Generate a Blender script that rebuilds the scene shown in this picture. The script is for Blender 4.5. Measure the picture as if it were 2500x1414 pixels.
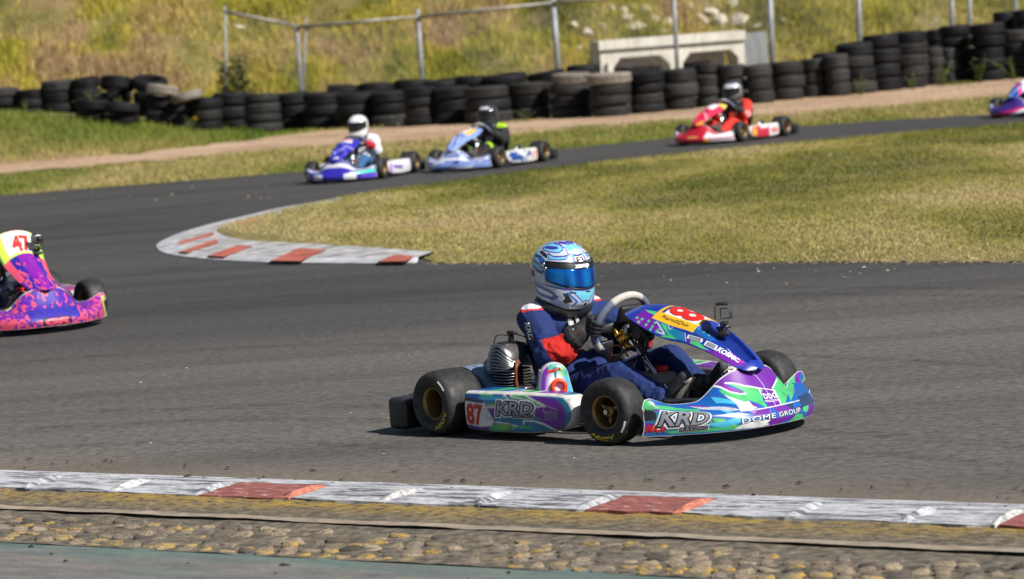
import bpy, bmesh, math, random
import numpy as np
from mathutils import Vector, Matrix

for o in list(bpy.data.objects):
    bpy.data.objects.remove(o, do_unlink=True)
SC = bpy.context.scene
COL = SC.collection
RNG = np.random.default_rng(7)
random.seed(7)

# ------------------------------------------------------------------ camera
CAM_H = 1.75          # eye height of a standing photographer
FPX = 7800.0          # 112 mm lens on a 36 mm sensor, in photo pixels (2500 wide)
PITCH = math.atan(682 / FPX)     # camera looks a little down
ROLL = math.radians(4.2)         # and is held slightly crooked (the fence posts lean in the picture)
cam_d = bpy.data.cameras.new('camera')
cam = bpy.data.objects.new('camera', cam_d)
COL.objects.link(cam)
cam_d.sensor_width = 36.0
cam_d.lens = FPX / 2500.0 * 36.0
cam.location = (0, 0, CAM_H)
cam.rotation_euler = (Matrix.Rotation(math.pi / 2 - PITCH, 3, 'X') @ Matrix.Rotation(-ROLL, 3, 'Z')).to_euler()
cam_d.clip_start = 0.5
cam_d.clip_end = 2000
cam_d.dof.use_dof = True
cam_d.dof.focus_distance = 13.3
cam_d.dof.aperture_fstop = 4.5
SC.camera = cam

# ------------------------------------------------------------------ light
SUN_AZ = math.radians(-40)     # direction to the sun: right of frame, a little towards the camera
SUN_EL = math.radians(43)
sun_dir = Vector((math.cos(SUN_EL) * math.cos(SUN_AZ), math.cos(SUN_EL) * math.sin(SUN_AZ), math.sin(SUN_EL)))
W = bpy.data.worlds.new('World')
SC.world = W
W.use_nodes = True
wn = W.node_tree.nodes
wn.clear()
w_out = wn.new('ShaderNodeOutputWorld')
w_bg = wn.new('ShaderNodeBackground')
w_sky = wn.new('ShaderNodeTexSky')
w_sky.sky_type = 'NISHITA'
w_sky.sun_disc = False
w_sky.sun_elevation = SUN_EL
w_sky.sun_rotation = math.pi / 2 - SUN_AZ
w_bg.inputs['Strength'].default_value = 0.05
W.node_tree.links.new(w_sky.outputs['Color'], w_bg.inputs['Color'])
W.node_tree.links.new(w_bg.outputs['Background'], w_out.inputs['Surface'])
sun_d = bpy.data.lights.new('sun', 'SUN')
sun_d.energy = 5.0
sun_d.angle = math.radians(0.53)
sun_d.color = (1.0, 0.945, 0.87)
sun = bpy.data.objects.new('sun', sun_d)
COL.objects.link(sun)
sun.location = (30, -20, 40)
sun.rotation_euler = (-sun_dir).to_track_quat('-Z', 'Y').to_euler()
SC.view_settings.view_transform = 'Standard'
SC.view_settings.look = 'None'
SC.view_settings.exposure = 0.26
SC.view_settings.gamma = 1.0
SC.view_settings.use_curve_mapping = False
SC.render.engine = 'CYCLES'
SC.cycles.max_bounces = 6
SC.cycles.transparent_max_bounces = 12
SC.cycles.caustics_reflective = False
SC.cycles.caustics_refractive = False
try:
    SC.cycles.use_denoising = True
except Exception:
    pass

# ------------------------------------------------------------------ helpers
CP, SP_, CR, SR = math.cos(PITCH), math.sin(PITCH), math.cos(ROLL), math.sin(ROLL)
def ray(px, py):
    u0, v0 = px - 1250.0, py - 707.0
    u = u0 * CR - v0 * SR; v = u0 * SR + v0 * CR
    return u, FPX * CP - v * SP_, -FPX * SP_ - v * CP
def ground(px, py, z=0.0):
    """photo pixel -> point of the ground plane"""
    dx, dy, dz = ray(px, py)
    t = (z - CAM_H) / dz
    return np.array((dx * t, dy * t, z))
def at(px, py, d):
    """photo pixel -> point at the distance d from the camera"""
    dx, dy, dz = ray(px, py)
    t = d / dy
    return np.array((dx * t, d, CAM_H + dz * t))
def px_of(X, Y, Z=0.0):
    """world -> photo pixel"""
    dz = Z - CAM_H
    dep = Y * CP - dz * SP_
    u = X * FPX / dep; v = -(Y * SP_ + dz * CP) * FPX / dep
    return 1250 + u * CR + v * SR, 707 - u * SR + v * CR

def new_obj(name, mesh, parent=None, mat=None, label=None, cat=None, group=None, kind=None):
    o = bpy.data.objects.new(name, mesh)
    COL.objects.link(o)
    if parent is not None:
        o.parent = parent
    if mat is not None and mesh is not None:
        for m in (mat if isinstance(mat, (list, tuple)) else [mat]):
            mesh.materials.append(m)
    tag(o, label, cat, group, kind)
    return o

def tag(o, label=None, cat=None, group=None, kind=None):
    if label: o['label'] = label
    if cat: o['category'] = cat
    if group: o['group'] = group
    if kind: o['kind'] = kind

def mesh_vf(name, v, f, smooth=True, col=None, mi=None):
    me = bpy.data.meshes.new(name)
    me.from_pydata([tuple(map(float, p)) for p in v], [], [tuple(map(int, q)) for q in f])
    if smooth:
        me.polygons.foreach_set('use_smooth', np.ones(len(me.polygons), dtype=bool))
    if col is not None:
        a = me.color_attributes.new('Col', 'FLOAT_COLOR', 'POINT')
        c = np.ones((len(v), 4), dtype=np.float32)
        c[:, :3] = col
        a.data.foreach_set('color', c.ravel())
    if mi is not None:
        me.polygons.foreach_set('material_index', np.asarray(mi, dtype=np.int32))
    me.update()
    return me

def mesh_fast(name, V, F, col=None, smooth=False):
    """numpy triangles/quads of one size"""
    me = bpy.data.meshes.new(name)
    n = F.shape[1]
    me.vertices.add(len(V)); me.vertices.foreach_set('co', V.astype(np.float32).ravel())
    me.loops.add(F.size); me.loops.foreach_set('vertex_index', F.astype(np.int32).ravel())
    me.polygons.add(len(F))
    me.polygons.foreach_set('loop_start', (np.arange(len(F)) * n).astype(np.int32))
    me.polygons.foreach_set('loop_total', np.full(len(F), n, dtype=np.int32))
    if smooth:
        me.polygons.foreach_set('use_smooth', np.ones(len(F), dtype=bool))
    if col is not None:
        a = me.color_attributes.new('Col', 'FLOAT_COLOR', 'POINT')
        c = np.ones((len(V), 4), dtype=np.float32); c[:, :3] = col
        a.data.foreach_set('color', c.ravel())
    me.update(calc_edges=True)
    me.validate()
    return me

class G:
    """collects vertices and faces"""
    def __init__(s): s.v = []; s.f = []; s.c = []
    def add(s, vf, col=None):
        v, f = vf
        b = len(s.v)
        s.v += [tuple(p) for p in v]
        s.f += [tuple(i + b for i in q) for q in f]
        if col is not None: s.c += [tuple(col)] * len(v)
        return s
    def mesh(s, name, smooth=True):
        return mesh_vf(name, s.v, s.f, smooth, np.array(s.c) if len(s.c) == len(s.v) and s.c else None)

def box(c, d, rz=0.0):
    x, y, z = np.array(d) / 2.0
    v = [(sx * x, sy * y, sz * z) for sz in (-1, 1) for sx, sy in ((-1, -1), (1, -1), (1, 1), (-1, 1))]
    ca, sa = math.cos(rz), math.sin(rz)
    v = [(c[0] + p[0] * ca - p[1] * sa, c[1] + p[0] * sa + p[1] * ca, c[2] + p[2]) for p in v]
    return v, [(3, 2, 1, 0), (4, 5, 6, 7), (0, 1, 5, 4), (1, 2, 6, 5), (2, 3, 7, 6), (3, 0, 4, 7)]

def rbox(c, d, r=0.01, seg=2, mat=None):
    bm = bmesh.new()
    bmesh.ops.create_cube(bm, size=1.0)
    for v in bm.verts: v.co = Vector((v.co.x * d[0], v.co.y * d[1], v.co.z * d[2]))
    bmesh.ops.bevel(bm, geom=list(bm.edges), offset=r, segments=seg, profile=0.5, affect='EDGES')
    M = mat if mat is not None else Matrix.Identity(4)
    bm.verts.ensure_lookup_table()
    v = [tuple(M @ v.co + Vector(c)) for v in bm.verts]
    idx = {v: i for i, v in enumerate(bm.verts)}
    f = [tuple(idx[q] for q in fa.verts) for fa in bm.faces]
    bm.free()
    return v, f

def tube(pts, r, n=10, closed=False, caps=True):
    P = np.array(pts, float)
    m = len(P)
    R = np.full(m, r) if np.isscalar(r) else np.array(r, float)
    T = np.zeros_like(P)
    for i in range(m):
        a = P[(i - 1) % m] if (closed or i > 0) else P[i]
        b = P[(i + 1) % m] if (closed or i < m - 1) else P[i]
        T[i] = (b - a) / (np.linalg.norm(b - a) + 1e-12)
    ref = np.array((0, 0, 1.0)) if abs(T[0][2]) < 0.9 else np.array((1.0, 0, 0))
    N = np.cross(T[0], ref); N /= np.linalg.norm(N)
    v, f = [], []
    for i in range(m):
        N = N - T[i] * N.dot(T[i]); N /= np.linalg.norm(N) + 1e-12
        B = np.cross(T[i], N)
        for k in range(n):
            a = 2 * math.pi * k / n
            v.append(tuple(P[i] + R[i] * (math.cos(a) * N + math.sin(a) * B)))
    L = m if closed else m - 1
    for i in range(L):
        j = (i + 1) % m
        for k in range(n):
            k2 = (k + 1) % n
            f.append((i * n + k, i * n + k2, j * n + k2, j * n + k))
    if caps and not closed:
        f.append(tuple(range(n - 1, -1, -1)))
        f.append(tuple((m - 1) * n + k for k in range(n)))
    return v, f

def smooth_path(pts, k=6, closed=False):
    P = np.array(pts, float); m = len(P); out = []
    L = m if closed else m - 1
    for i in range(L):
        p1, p2 = P[i], P[(i + 1) % m]
        p0 = P[(i - 1) % m] if (closed or i > 0) else p1 - (p2 - p1)
        p3 = P[(i + 2) % m] if (closed or i < m - 2) else p2 + (p2 - p1)
        for j in range(k):
            t = j / k
            out.append(0.5 * (2 * p1 + (p2 - p0) * t + (2 * p0 - 5 * p1 + 4 * p2 - p3) * t * t + (3 * p1 - p0 - 3 * p2 + p3) * t ** 3))
    if not closed: out.append(P[-1])
    return np.array(out)

def lathe(prof, n=32, axis='y', centre=(0, 0, 0), closed=True):
    """prof: list of (radius, along); revolve round the axis"""
    v, f = [], []
    m = len(prof)
    for i in range(n):
        a = 2 * math.pi * i / n
        for r, h in prof:
            c, s = r * math.cos(a), r * math.sin(a)
            p = {'y': (c, h, s), 'z': (c, s, h), 'x': (h, c, s)}[axis]
            v.append((p[0] + centre[0], p[1] + centre[1], p[2] + centre[2]))
    L = m if closed else m - 1
    for i in range(n):
        j = (i + 1) % n
        for k in range(L):
            k2 = (k + 1) % m
            q = (i * m + k, i * m + k2, j * m + k2, j * m + k)
            f.append(q if axis != 'y' else q[::-1])
    return v, f

def prism(poly, y0, y1, axis='y'):
    """polygon in (a, b) extruded; axis y: (x, z) polygon; axis z: (x, y) polygon; axis x: (y, z)"""
    def P(a, b, t): return {'y': (a, t, b), 'z': (a, b, t), 'x': (t, a, b)}[axis]
    n = len(poly)
    v = [P(a, b, y0) for a, b in poly] + [P(a, b, y1) for a, b in poly]
    f = [tuple(range(n)), tuple(range(2 * n - 1, n - 1, -1))]
    for i in range(n):
        j = (i + 1) % n
        f.append((i, i + n, j + n, j))
    return v, f

def fix_normals(me):
    bm = bmesh.new(); bm.from_mesh(me)
    bmesh.ops.recalc_face_normals(bm, faces=bm.faces)
    bm.to_mesh(me); bm.free(); me.update()
    return me

def grid_faces(nu, nv, flip=False):
    f = []
    for i in range(nu - 1):
        for j in range(nv - 1):
            q = (i * nv + j, (i + 1) * nv + j, (i + 1) * nv + j + 1, i * nv + j + 1)
            f.append(q[::-1] if flip else q)
    return f

def inpoly(X, Y, poly):
    P = np.array(poly, float); n = len(P)
    ins = np.zeros(X.shape, bool)
    j = n - 1
    for i in range(n):
        xi, yi = P[i]; xj, yj = P[j]
        c = ((yi > Y) != (yj > Y)) & (X < (xj - xi) * (Y - yi) / (yj - yi + 1e-12) + xi)
        ins ^= c
        j = i
    return ins

def vnoise(x, y, seed=0):
    """smooth value noise in [0,1], vectorised"""
    xi = np.floor(x).astype(np.int64); yi = np.floor(y).astype(np.int64)
    xf = x - xi; yf = y - yi
    u = xf * xf * (3 - 2 * xf); w = yf * yf * (3 - 2 * yf)
    def h(a, b):
        n = (a * 374761393 + b * 668265263 + seed * 974634777) & 0xFFFFFFFF
        n = ((n ^ (n >> 13)) * 1274126177) & 0xFFFFFFFF
        return ((n ^ (n >> 16)) & 0xFFFF) / 65535.0
    return (h(xi, yi) * (1 - u) + h(xi + 1, yi) * u) * (1 - w) + (h(xi, yi + 1) * (1 - u) + h(xi + 1, yi + 1) * u) * w

def fbm(x, y, seed=0, oct=4):
    t = 0; a = 0.5; s = 0
    for k in range(oct):
        t = t + a * vnoise(x * 2 ** k, y * 2 ** k, seed + k); s += a; a *= 0.5
    return t / s

# ------------------------------------------------------------------ materials
def mat_new(name):
    m = bpy.data.materials.new(name); m.use_nodes = True
    nt = m.node_tree
    b = nt.nodes['Principled BSDF']
    return m, nt, b

def N(nt, t, **k):
    n = nt.nodes.new(t)
    for a, b in k.items():
        if a.startswith('_'): setattr(n, a[1:], b)
        else: n.inputs[a].default_value = b
    return n

def noise(nt, vec, scale, detail=4, rough=0.55, dist=0.0):
    n = N(nt, 'ShaderNodeTexNoise', Scale=scale, Detail=detail, Roughness=rough, Distortion=dist)
    if vec is not None: nt.links.new(vec, n.inputs['Vector'])
    return n.outputs['Fac']

def ramp(nt, fac, stops, interp='LINEAR'):
    r = nt.nodes.new('ShaderNodeValToRGB')
    r.color_ramp.interpolation = interp
    e = r.color_ramp.elements
    while len(e) < len(stops): e.new(0.5)
    for q, (p, c) in zip(e, stops):
        q.position = p
        q.color = (c[0], c[1], c[2], 1) if not np.isscalar(c) else (c, c, c, 1)
    nt.links.new(fac, r.inputs['Fac'])
    return r.outputs['Color']

def mixc(nt, fac, a, b, mode='MIX'):
    m = nt.nodes.new('ShaderNodeMix'); m.data_type = 'RGBA'; m.blend_type = mode
    if np.isscalar(fac): m.inputs[0].default_value = fac
    else: nt.links.new(fac, m.inputs[0])
    for s, q in ((6, a), (7, b)):
        if isinstance(q, tuple): m.inputs[s].default_value = (*q[:3], 1)
        else: nt.links.new(q, m.inputs[s])
    return m.outputs[2]

def coords(nt, out='Object', scale=None):
    t = nt.nodes.new('ShaderNodeTexCoord').outputs[out]
    if scale is not None:
        mp = nt.nodes.new('ShaderNodeMapping'); mp.inputs['Scale'].default_value = scale
        nt.links.new(t, mp.inputs['Vector']); t = mp.outputs['Vector']
    return t

def bump(nt, b, h, strength=0.3, dist=0.01):
    n = N(nt, 'ShaderNodeBump', Strength=strength, Distance=dist)
    nt.links.new(h, n.inputs['Height']); nt.links.new(n.outputs['Normal'], b.inputs['Normal'])

def pm(name, c, rough=0.5, metal=0.0, var=0.15, scale=30.0, bmp=0.0, coat=0.0, spec=0.5):
    m, nt, b = mat_new(name)
    v = coords(nt)
    n = noise(nt, v, scale, 5)
    lo = tuple(max(0, q * (1 - var)) for q in c); hi = tuple(min(1, q * (1 + var)) for q in c)
    nt.links.new(ramp(nt, n, ((0.3, lo), (0.7, hi))), b.inputs['Base Color'])
    nt.links.new(ramp(nt, noise(nt, v, scale * 0.37, 3), ((0.3, max(0.02, rough * 0.8)), (0.7, min(1, rough * 1.2)))), b.inputs['Roughness'])
    b.inputs['Metallic'].default_value = metal
    b.inputs['Coat Weight'].default_value = coat
    b.inputs['Specular IOR Level'].default_value = spec
    if bmp: bump(nt, b, n, bmp, 0.004)
    return m

def attr_mat(name, rough=0.35, coat=0.4, dirt=0.25, dirtc=(0.12, 0.10, 0.08), scale=14.0, bmp=0.0):
    m, nt, b = mat_new(name)
    a = N(nt, 'ShaderNodeVertexColor', _layer_name='Col')
    v = coords(nt)
    n = ramp(nt, noise(nt, v, scale, 6, 0.65), ((0.48, 0.0), (0.75, 1.0)))
    mm = nt.nodes.new('ShaderNodeMath'); mm.operation = 'MULTIPLY'; mm.inputs[1].default_value = dirt
    nt.links.new(n, mm.inputs[0])
    nt.links.new(mixc(nt, mm.outputs[0], a.outputs['Color'], dirtc), b.inputs['Base Color'])
    b.inputs['Roughness'].default_value = rough
    b.inputs['Coat Weight'].default_value = coat
    b.inputs['Coat Roughness'].default_value = 0.12
    if bmp: bump(nt, b, noise(nt, v, scale * 6, 4), bmp, 0.003)
    return m

def leaf_mat(name, rough=0.75, trans=0.25):
    m, nt, b = mat_new(name)
    a = N(nt, 'ShaderNodeVertexColor', _layer_name='Col')
    nt.links.new(a.outputs['Color'], b.inputs['Base Color'])
    b.inputs['Roughness'].default_value = rough
    b.inputs['Specular IOR Level'].default_value = 0.2
    if trans:
        tr = nt.nodes.new('ShaderNodeBsdfTranslucent')
        nt.links.new(a.outputs['Color'], tr.inputs['Color'])
        mx = nt.nodes.new('ShaderNodeMixShader'); mx.inputs[0].default_value = trans
        nt.links.new(b.outputs[0], mx.inputs[1]); nt.links.new(tr.outputs[0], mx.inputs[2])
        nt.links.new(mx.outputs[0], nt.nodes['Material Output'].inputs['Surface'])
    return m

ORD = ['', 'first', 'second', 'third', 'fourth', 'fifth', 'sixth', 'seventh', 'eighth', 'ninth', 'tenth', 'eleventh', 'twelfth', 'thirteenth',
       'fourteenth', 'fifteenth', 'sixteenth', 'seventeenth', 'eighteenth', 'nineteenth', 'twentieth']
def ordinal(n):
    if n <= 20: return ORD[n]
    t = {2: 'twenty', 3: 'thirty', 4: 'forty'}[n // 10]
    return ('twentieth', 'thirtieth', 'fortieth')[n // 10 - 2] if n % 10 == 0 else t + '-' + ORD[n % 10]
# ================================================================== SETTING
def interp_curve(pts):
    P = np.array(pts, float)
    return lambda x: np.interp(x, P[:, 0], P[:, 1])

far_edge = interp_curve([(-3000, 800), (-1200, 600), (-400, 515), (0, 478), (200, 461), (500, 438), (743, 418), (1040, 393), (1330, 368), (1620, 339), (1960, 308),
                         (2210, 291), (2420, 279), (2500, 272), (3200, 240), (4500, 205)])
in_top = interp_curve([(383, 603), (430, 575), (500, 553), (600, 529), (700, 507), (830, 488), (938, 469), (1100, 447), (1360, 412), (1694, 376), (1960, 352), (2300, 320),
                       (2500, 304), (3200, 262), (4500, 225)])
in_bot = interp_curve([(383, 603), (400, 618), (450, 628), (550, 637), (700, 643), (900, 644.5), (1000, 643), (1500, 641), (2000, 640), (2500, 640), (4500, 640)])

def strip_sheet(name, xs, top, bot, z, mat, rows=2, kind='structure'):
    v = []
    for x in xs:
        a, b = ground(x, top(x), z), ground(x, bot(x), z)
        for t in np.linspace(0, 1, rows):
            v.append(a + (b - a) * t)
    me = mesh_vf(name, v, grid_faces(len(xs), rows, True), False)
    fix_up(me)
    return new_obj(name, me, None, mat, kind=kind)

def fix_up(me):
    me.update()
    if len(me.polygons) and sum(p.normal.z for p in me.polygons) < 0:
        me.flip_normals()

# ---- asphalt
m_asph, nt, b = mat_new('asphalt')
v = coords(nt)
big = noise(nt, coords(nt, 'Object', (0.10, 0.28, 1)), 1.0, 4, 0.6, 0.6)
fine = noise(nt, v, 46.0, 4, 0.8)
grit = noise(nt, v, 22.0, 2, 0.55)
lane = noise(nt, coords(nt, 'Object', (0.07, 1.5, 1)), 1.0, 4, 0.62, 0.15)
c = ramp(nt, grit, ((0.34, (0.072, 0.066, 0.060)), (0.5, (0.128, 0.121, 0.112)), (0.66, (0.184, 0.174, 0.160))))
c = mixc(nt, 0.5, c, ramp(nt, fine, ((0.3, (0.070, 0.065, 0.059)), (0.7, (0.180, 0.167, 0.152)))))
c = mixc(nt, 1.0, c, ramp(nt, big, ((0.34, (0.74, 0.75, 0.77)), (0.6, (1.05, 1.04, 1.02)))), 'MULTIPLY')
c = mixc(nt, 1.0, c, ramp(nt, lane, ((0.36, (0.76, 0.76, 0.78)), (0.54, (0.98, 0.98, 0.98)), (0.72, (1.08, 1.075, 1.06)))), 'MULTIPLY')
# older, rubbered-in surface along the racing line beyond the apex: distance from the camera side kerb
sep = N(nt, 'ShaderNodeSeparateXYZ'); nt.links.new(v, sep.inputs[0])
mr = N(nt, 'ShaderNodeMapRange'); mr.inputs['From Min'].default_value = 15.5; mr.inputs['From Max'].default_value = 20.5
nt.links.new(sep.outputs['Y'], mr.inputs['Value'])
ad = nt.nodes.new('ShaderNodeMath'); ad.operation = 'MULTIPLY_ADD'; ad.inputs[1].default_value = 0.5; ad.inputs[2].default_value = -0.22
nt.links.new(big, ad.inputs[0])
ad2 = nt.nodes.new('ShaderNodeMath'); ad2.operation = 'ADD'; ad2.use_clamp = True
nt.links.new(mr.outputs[0], ad2.inputs[0]); nt.links.new(ad.outputs[0], ad2.inputs[1])
c = mixc(nt, ad2.outputs[0], c, mixc(nt, 1.0, c, (0.52, 0.54, 0.58), 'MULTIPLY'))
# dust swept along the near kerb
_k0, _k1 = ground(0, 1149), ground(2500, 1234); _kt = (_k1 - _k0) / np.linalg.norm(_k1 - _k0); _kn = (_kt[1], -_kt[0], 0.0)
dp = nt.nodes.new('ShaderNodeVectorMath'); dp.operation = 'DOT_PRODUCT'; dp.inputs[1].default_value = _kn
nt.links.new(v, dp.inputs[0])
mk = N(nt, 'ShaderNodeMapRange'); w_k = float(np.dot(_k0, _kn)); mk.inputs['From Min'].default_value = w_k - 0.55; mk.inputs['From Max'].default_value = w_k - 0.02
nt.links.new(dp.outputs['Value'], mk.inputs['Value'])
md = nt.nodes.new('ShaderNodeMath'); md.operation = 'MULTIPLY'; nt.links.new(mk.outputs[0], md.inputs[0]); nt.links.new(ramp(nt, fine, ((0.35, 0.1), (0.65, 0.75))), md.inputs[1])
c = mixc(nt, md.outputs[0], c, (0.22, 0.175, 0.125))
# darker patched bitumen beside the apex
pp = ground(430, 655)
vm = nt.nodes.new('ShaderNodeVectorMath'); vm.operation = 'SUBTRACT'; vm.inputs[1].default_value = tuple(pp); nt.links.new(v, vm.inputs[0])
vs = nt.nodes.new('ShaderNodeVectorMath'); vs.operation = 'MULTIPLY'; vs.inputs[1].default_value = (0.75, 0.55, 0); nt.links.new(vm.outputs[0], vs.inputs[0])
vl = nt.nodes.new('ShaderNodeVectorMath'); vl.operation = 'LENGTH'; nt.links.new(vs.outputs[0], vl.inputs[0])
ma = nt.nodes.new('ShaderNodeMath'); ma.operation = 'MULTIPLY_ADD'; ma.inputs[1].default_value = 1.6; nt.links.new(big, ma.inputs[0]); nt.links.new(vl.outputs['Value'], ma.inputs[2])
c = mixc(nt, ramp(nt, ma.outputs[0], ((0.0, 0.75), (1.0, 0.75))), c, c) if False else mixc(nt, ramp(nt, ma.outputs[0], ((0.88, 0.6), (0.98, 0.0))), c, mixc(nt, 1.0, c, (0.55, 0.58, 0.66), 'MULTIPLY'))
nt.links.new(c, b.inputs['Base Color'])
nt.links.new(ramp(nt, grit, ((0.3, 0.72), (0.7, 0.92))), b.inputs['Roughness'])
b.inputs['Specular IOR Level'].default_value = 0.35
bump(nt, b, grit, 0.35, 0.010)

xs = np.concatenate([np.linspace(-3000, 0, 30), np.linspace(20, 2500, 125), np.linspace(2550, 4500, 30)])
kerb_line = lambda x: 1149.0 + x * (1234.0 - 1149.0) / 2500.0
track = strip_sheet('race_track', xs, far_edge, lambda x: kerb_line(x) + 12, 0.0, m_asph, 2)

# ---- earth under everything
def ground_mat(name, stops, scale=2.2, sc2=30, bmpd=0.02):
    m, nt, b = mat_new(name)
    v = coords(nt)
    a = noise(nt, v, scale, 5, 0.62)
    f = noise(nt, v, sc2, 4, 0.7)
    c = ramp(nt, a, stops)
    c = mixc(nt, 1.0, c, ramp(nt, f, ((0.3, 0.6), (0.7, 1.25))), 'MULTIPLY')
    nt.links.new(c, b.inputs['Base Color'])
    b.inputs['Roughness'].default_value = 0.95
    b.inputs['Specular IOR Level'].default_value = 0.15
    bump(nt, b, f, 0.5, bmpd)
    return m

m_verge = ground_mat('verge_earth', ((0.3, (0.10, 0.105, 0.035)), (0.5, (0.20, 0.17, 0.075)), (0.7, (0.28, 0.21, 0.12))), 0.7)
m_infield = ground_mat('infield_earth', ((0.3, (0.12, 0.125, 0.04)), (0.5, (0.25, 0.21, 0.09)), (0.72, (0.33, 0.26, 0.14))), 0.6)
m_hillearth = ground_mat('hill_earth', ((0.3, (0.09, 0.10, 0.025)), (0.5, (0.20, 0.165, 0.06)), (0.7, (0.27, 0.18, 0.10))), 0.8)
m_dirt = ground_mat('bare_dirt', ((0.3, (0.36, 0.24, 0.155)), (0.5, (0.47, 0.325, 0.22)), (0.7, (0.55, 0.40, 0.285))), 0.5, 14)
m_sky = None
gv = [(-500, -120, -0.03), (500, -120, -0.03), (500, 600, -0.03), (-500, 600, -0.03)]
new_obj('ground', mesh_vf('ground', gv, [(0, 1, 2, 3)], False), None, m_verge, kind='structure')

# ---- infield island
in_top2 = interp_curve([(529, 571), (545, 558), (575, 549), (625, 537), (712, 515), (834, 491)])
in_bot2 = interp_curve([(529, 571), (540, 582), (565, 592), (620, 600), (700, 604), (900, 616), (1010, 625), (1060, 641)])
xs_in = np.concatenate([[529.5, 533, 540, 550], np.linspace(560, 2500, 101), np.linspace(2600, 4500, 20)])
v = []
R_IN = 9
for x in xs_in:
    a = ground(x, in_top2(x) if x < 834 else in_top(x)); bb = ground(x, in_bot2(x) if x < 1060 else in_bot(x))
    for t in np.linspace(0, 1, R_IN):
        p = a + (bb - a) * t
        p[2] = 0.006 + 0.028 * min(1.0, min(t, 1 - t) * 6.0)
        v.append(p)
me = mesh_vf('infield', v, grid_faces(len(xs_in), R_IN, True)); fix_up(me)
new_obj('infield', me, None, m_infield, kind='structure')

# ---- dirt strip along the tyre wall
d_top = interp_curve([(-3000, 640), (0, 405), (400, 368), (720, 322), (1040, 303), (1300, 293), (1400, 281), (1700, 260), (1900, 240), (2200, 213), (2500, 188), (4500, 120)])
d_bot = interp_curve([(-3000, 670), (0, 424), (400, 392), (720, 362), (1000, 345), (1300, 325), (1400, 313), (1700, 291), (1900, 281), (2200, 257), (2500, 230), (4500, 165)])
xs_d = np.concatenate([np.linspace(-1500, 0, 16), np.linspace(20, 2500, 125), np.linspace(2550, 4500, 20)])
rag = lambda s, k: (lambda x: k * (fbm(np.array(x / 55.0), np.array(s * 7.7), s, 3) - 0.5))
r1, r2 = rag(3, 14), rag(5, 22)
DIRT = (xs_d, lambda x: d_top(x) + r1(x), lambda x: d_bot(x) + r2(x))

# ---- grassy bank at the left, hill behind the tyre wall
def sstep(x): x = np.clip(x, 0, 1); return x * x * (3 - 2 * x)
def verge_z(X, Y):
    return 0.60 * sstep((-4.3 - X) / 3.6) * sstep((Y - 45.5) / 8.0)
vx = np.linspace(-30, -4.2, 70); vy = np.linspace(41.5, 70, 60)
VX, VY = np.meshgrid(vx, vy, indexing='ij')
me = mesh_vf('verge_bank', np.stack([VX, VY, verge_z(VX, VY) - 0.028 + 0.012 * sstep((-4.2 - VX) * 4)], -1).reshape(-1, 3), grid_faces(len(vx), len(vy))); fix_up(me)
new_obj('verge_bank', me, None, m_verge, kind='structure')
def bank_hit(px, py):
    p = ground(px, py)
    for _ in range(12):
        p = ground(px, py, float(verge_z(p[0], p[1])))
    return p
v = []
for x in DIRT[0]:
    for t in np.linspace(0, 1, 7):
        p = bank_hit(x, DIRT[1](x) * (1 - t) + DIRT[2](x) * t)
        v.append((p[0], p[1], float(verge_z(p[0], p[1])) - 0.012 + (0.016 if p[0] < -4.2 else 0)))
me = mesh_vf('dirt_strip', v, grid_faces(len(DIRT[0]), 7)); fix_up(me)
new_obj('dirt_strip', me, None, m_dirt, kind='structure')
HL = np.array([(-60, 57.0), (-9, 57.5), (0, 57.8), (9, 60.5), (60, 70.0)])
def hill_z(X, Y):
    d = Y - np.interp(X, HL[:, 0], HL[:, 1])
    base = np.where(d > 0, 0.5 * d * d / (d + 1.6), 0.0)
    base = np.minimum(base, 9.0 + 0.05 * d)
    lump = (fbm(X * 0.55, Y * 0.45, 11, 4) - 0.5) * 0.8 + (fbm(X * 1.9, Y * 1.6, 17, 3) - 0.5) * 0.28
    return base + lump * np.clip(d / 2.5, 0, 1) - 0.02 + np.where(X < -4.2, verge_z(X, Y), 0) * np.clip(d, 0, 1)
hx = np.concatenate([np.linspace(-60, -12, 40), np.linspace(-11.5, 16, 220), np.linspace(17, 60, 40)])
ht = np.concatenate([np.linspace(-0.5, 12, 90), np.linspace(13, 60, 30)])
HX, HT = np.meshgrid(hx, ht, indexing='ij')
HY = np.interp(HX, HL[:, 0], HL[:, 1]) + HT
HZ = hill_z(HX, HY)
me = mesh_vf('hill', np.stack([HX, HY, HZ], -1).reshape(-1, 3), grid_faces(len(hx), len(ht)))
fix_up(me)
new_obj('hill', me, None, m_hillearth, kind='structure')

def hill_hit(px, py):
    """where the view ray of a photo pixel meets the hill"""
    D = np.linspace(56, 95, 2600)
    dx, dy, dz = ray(px, py)
    X = D * dx / dy; Z = CAM_H + D * dz / dy
    k = np.argmax(hill_z(X, D) > Z)
    return np.array((X[k], D[k], Z[k]))

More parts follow.
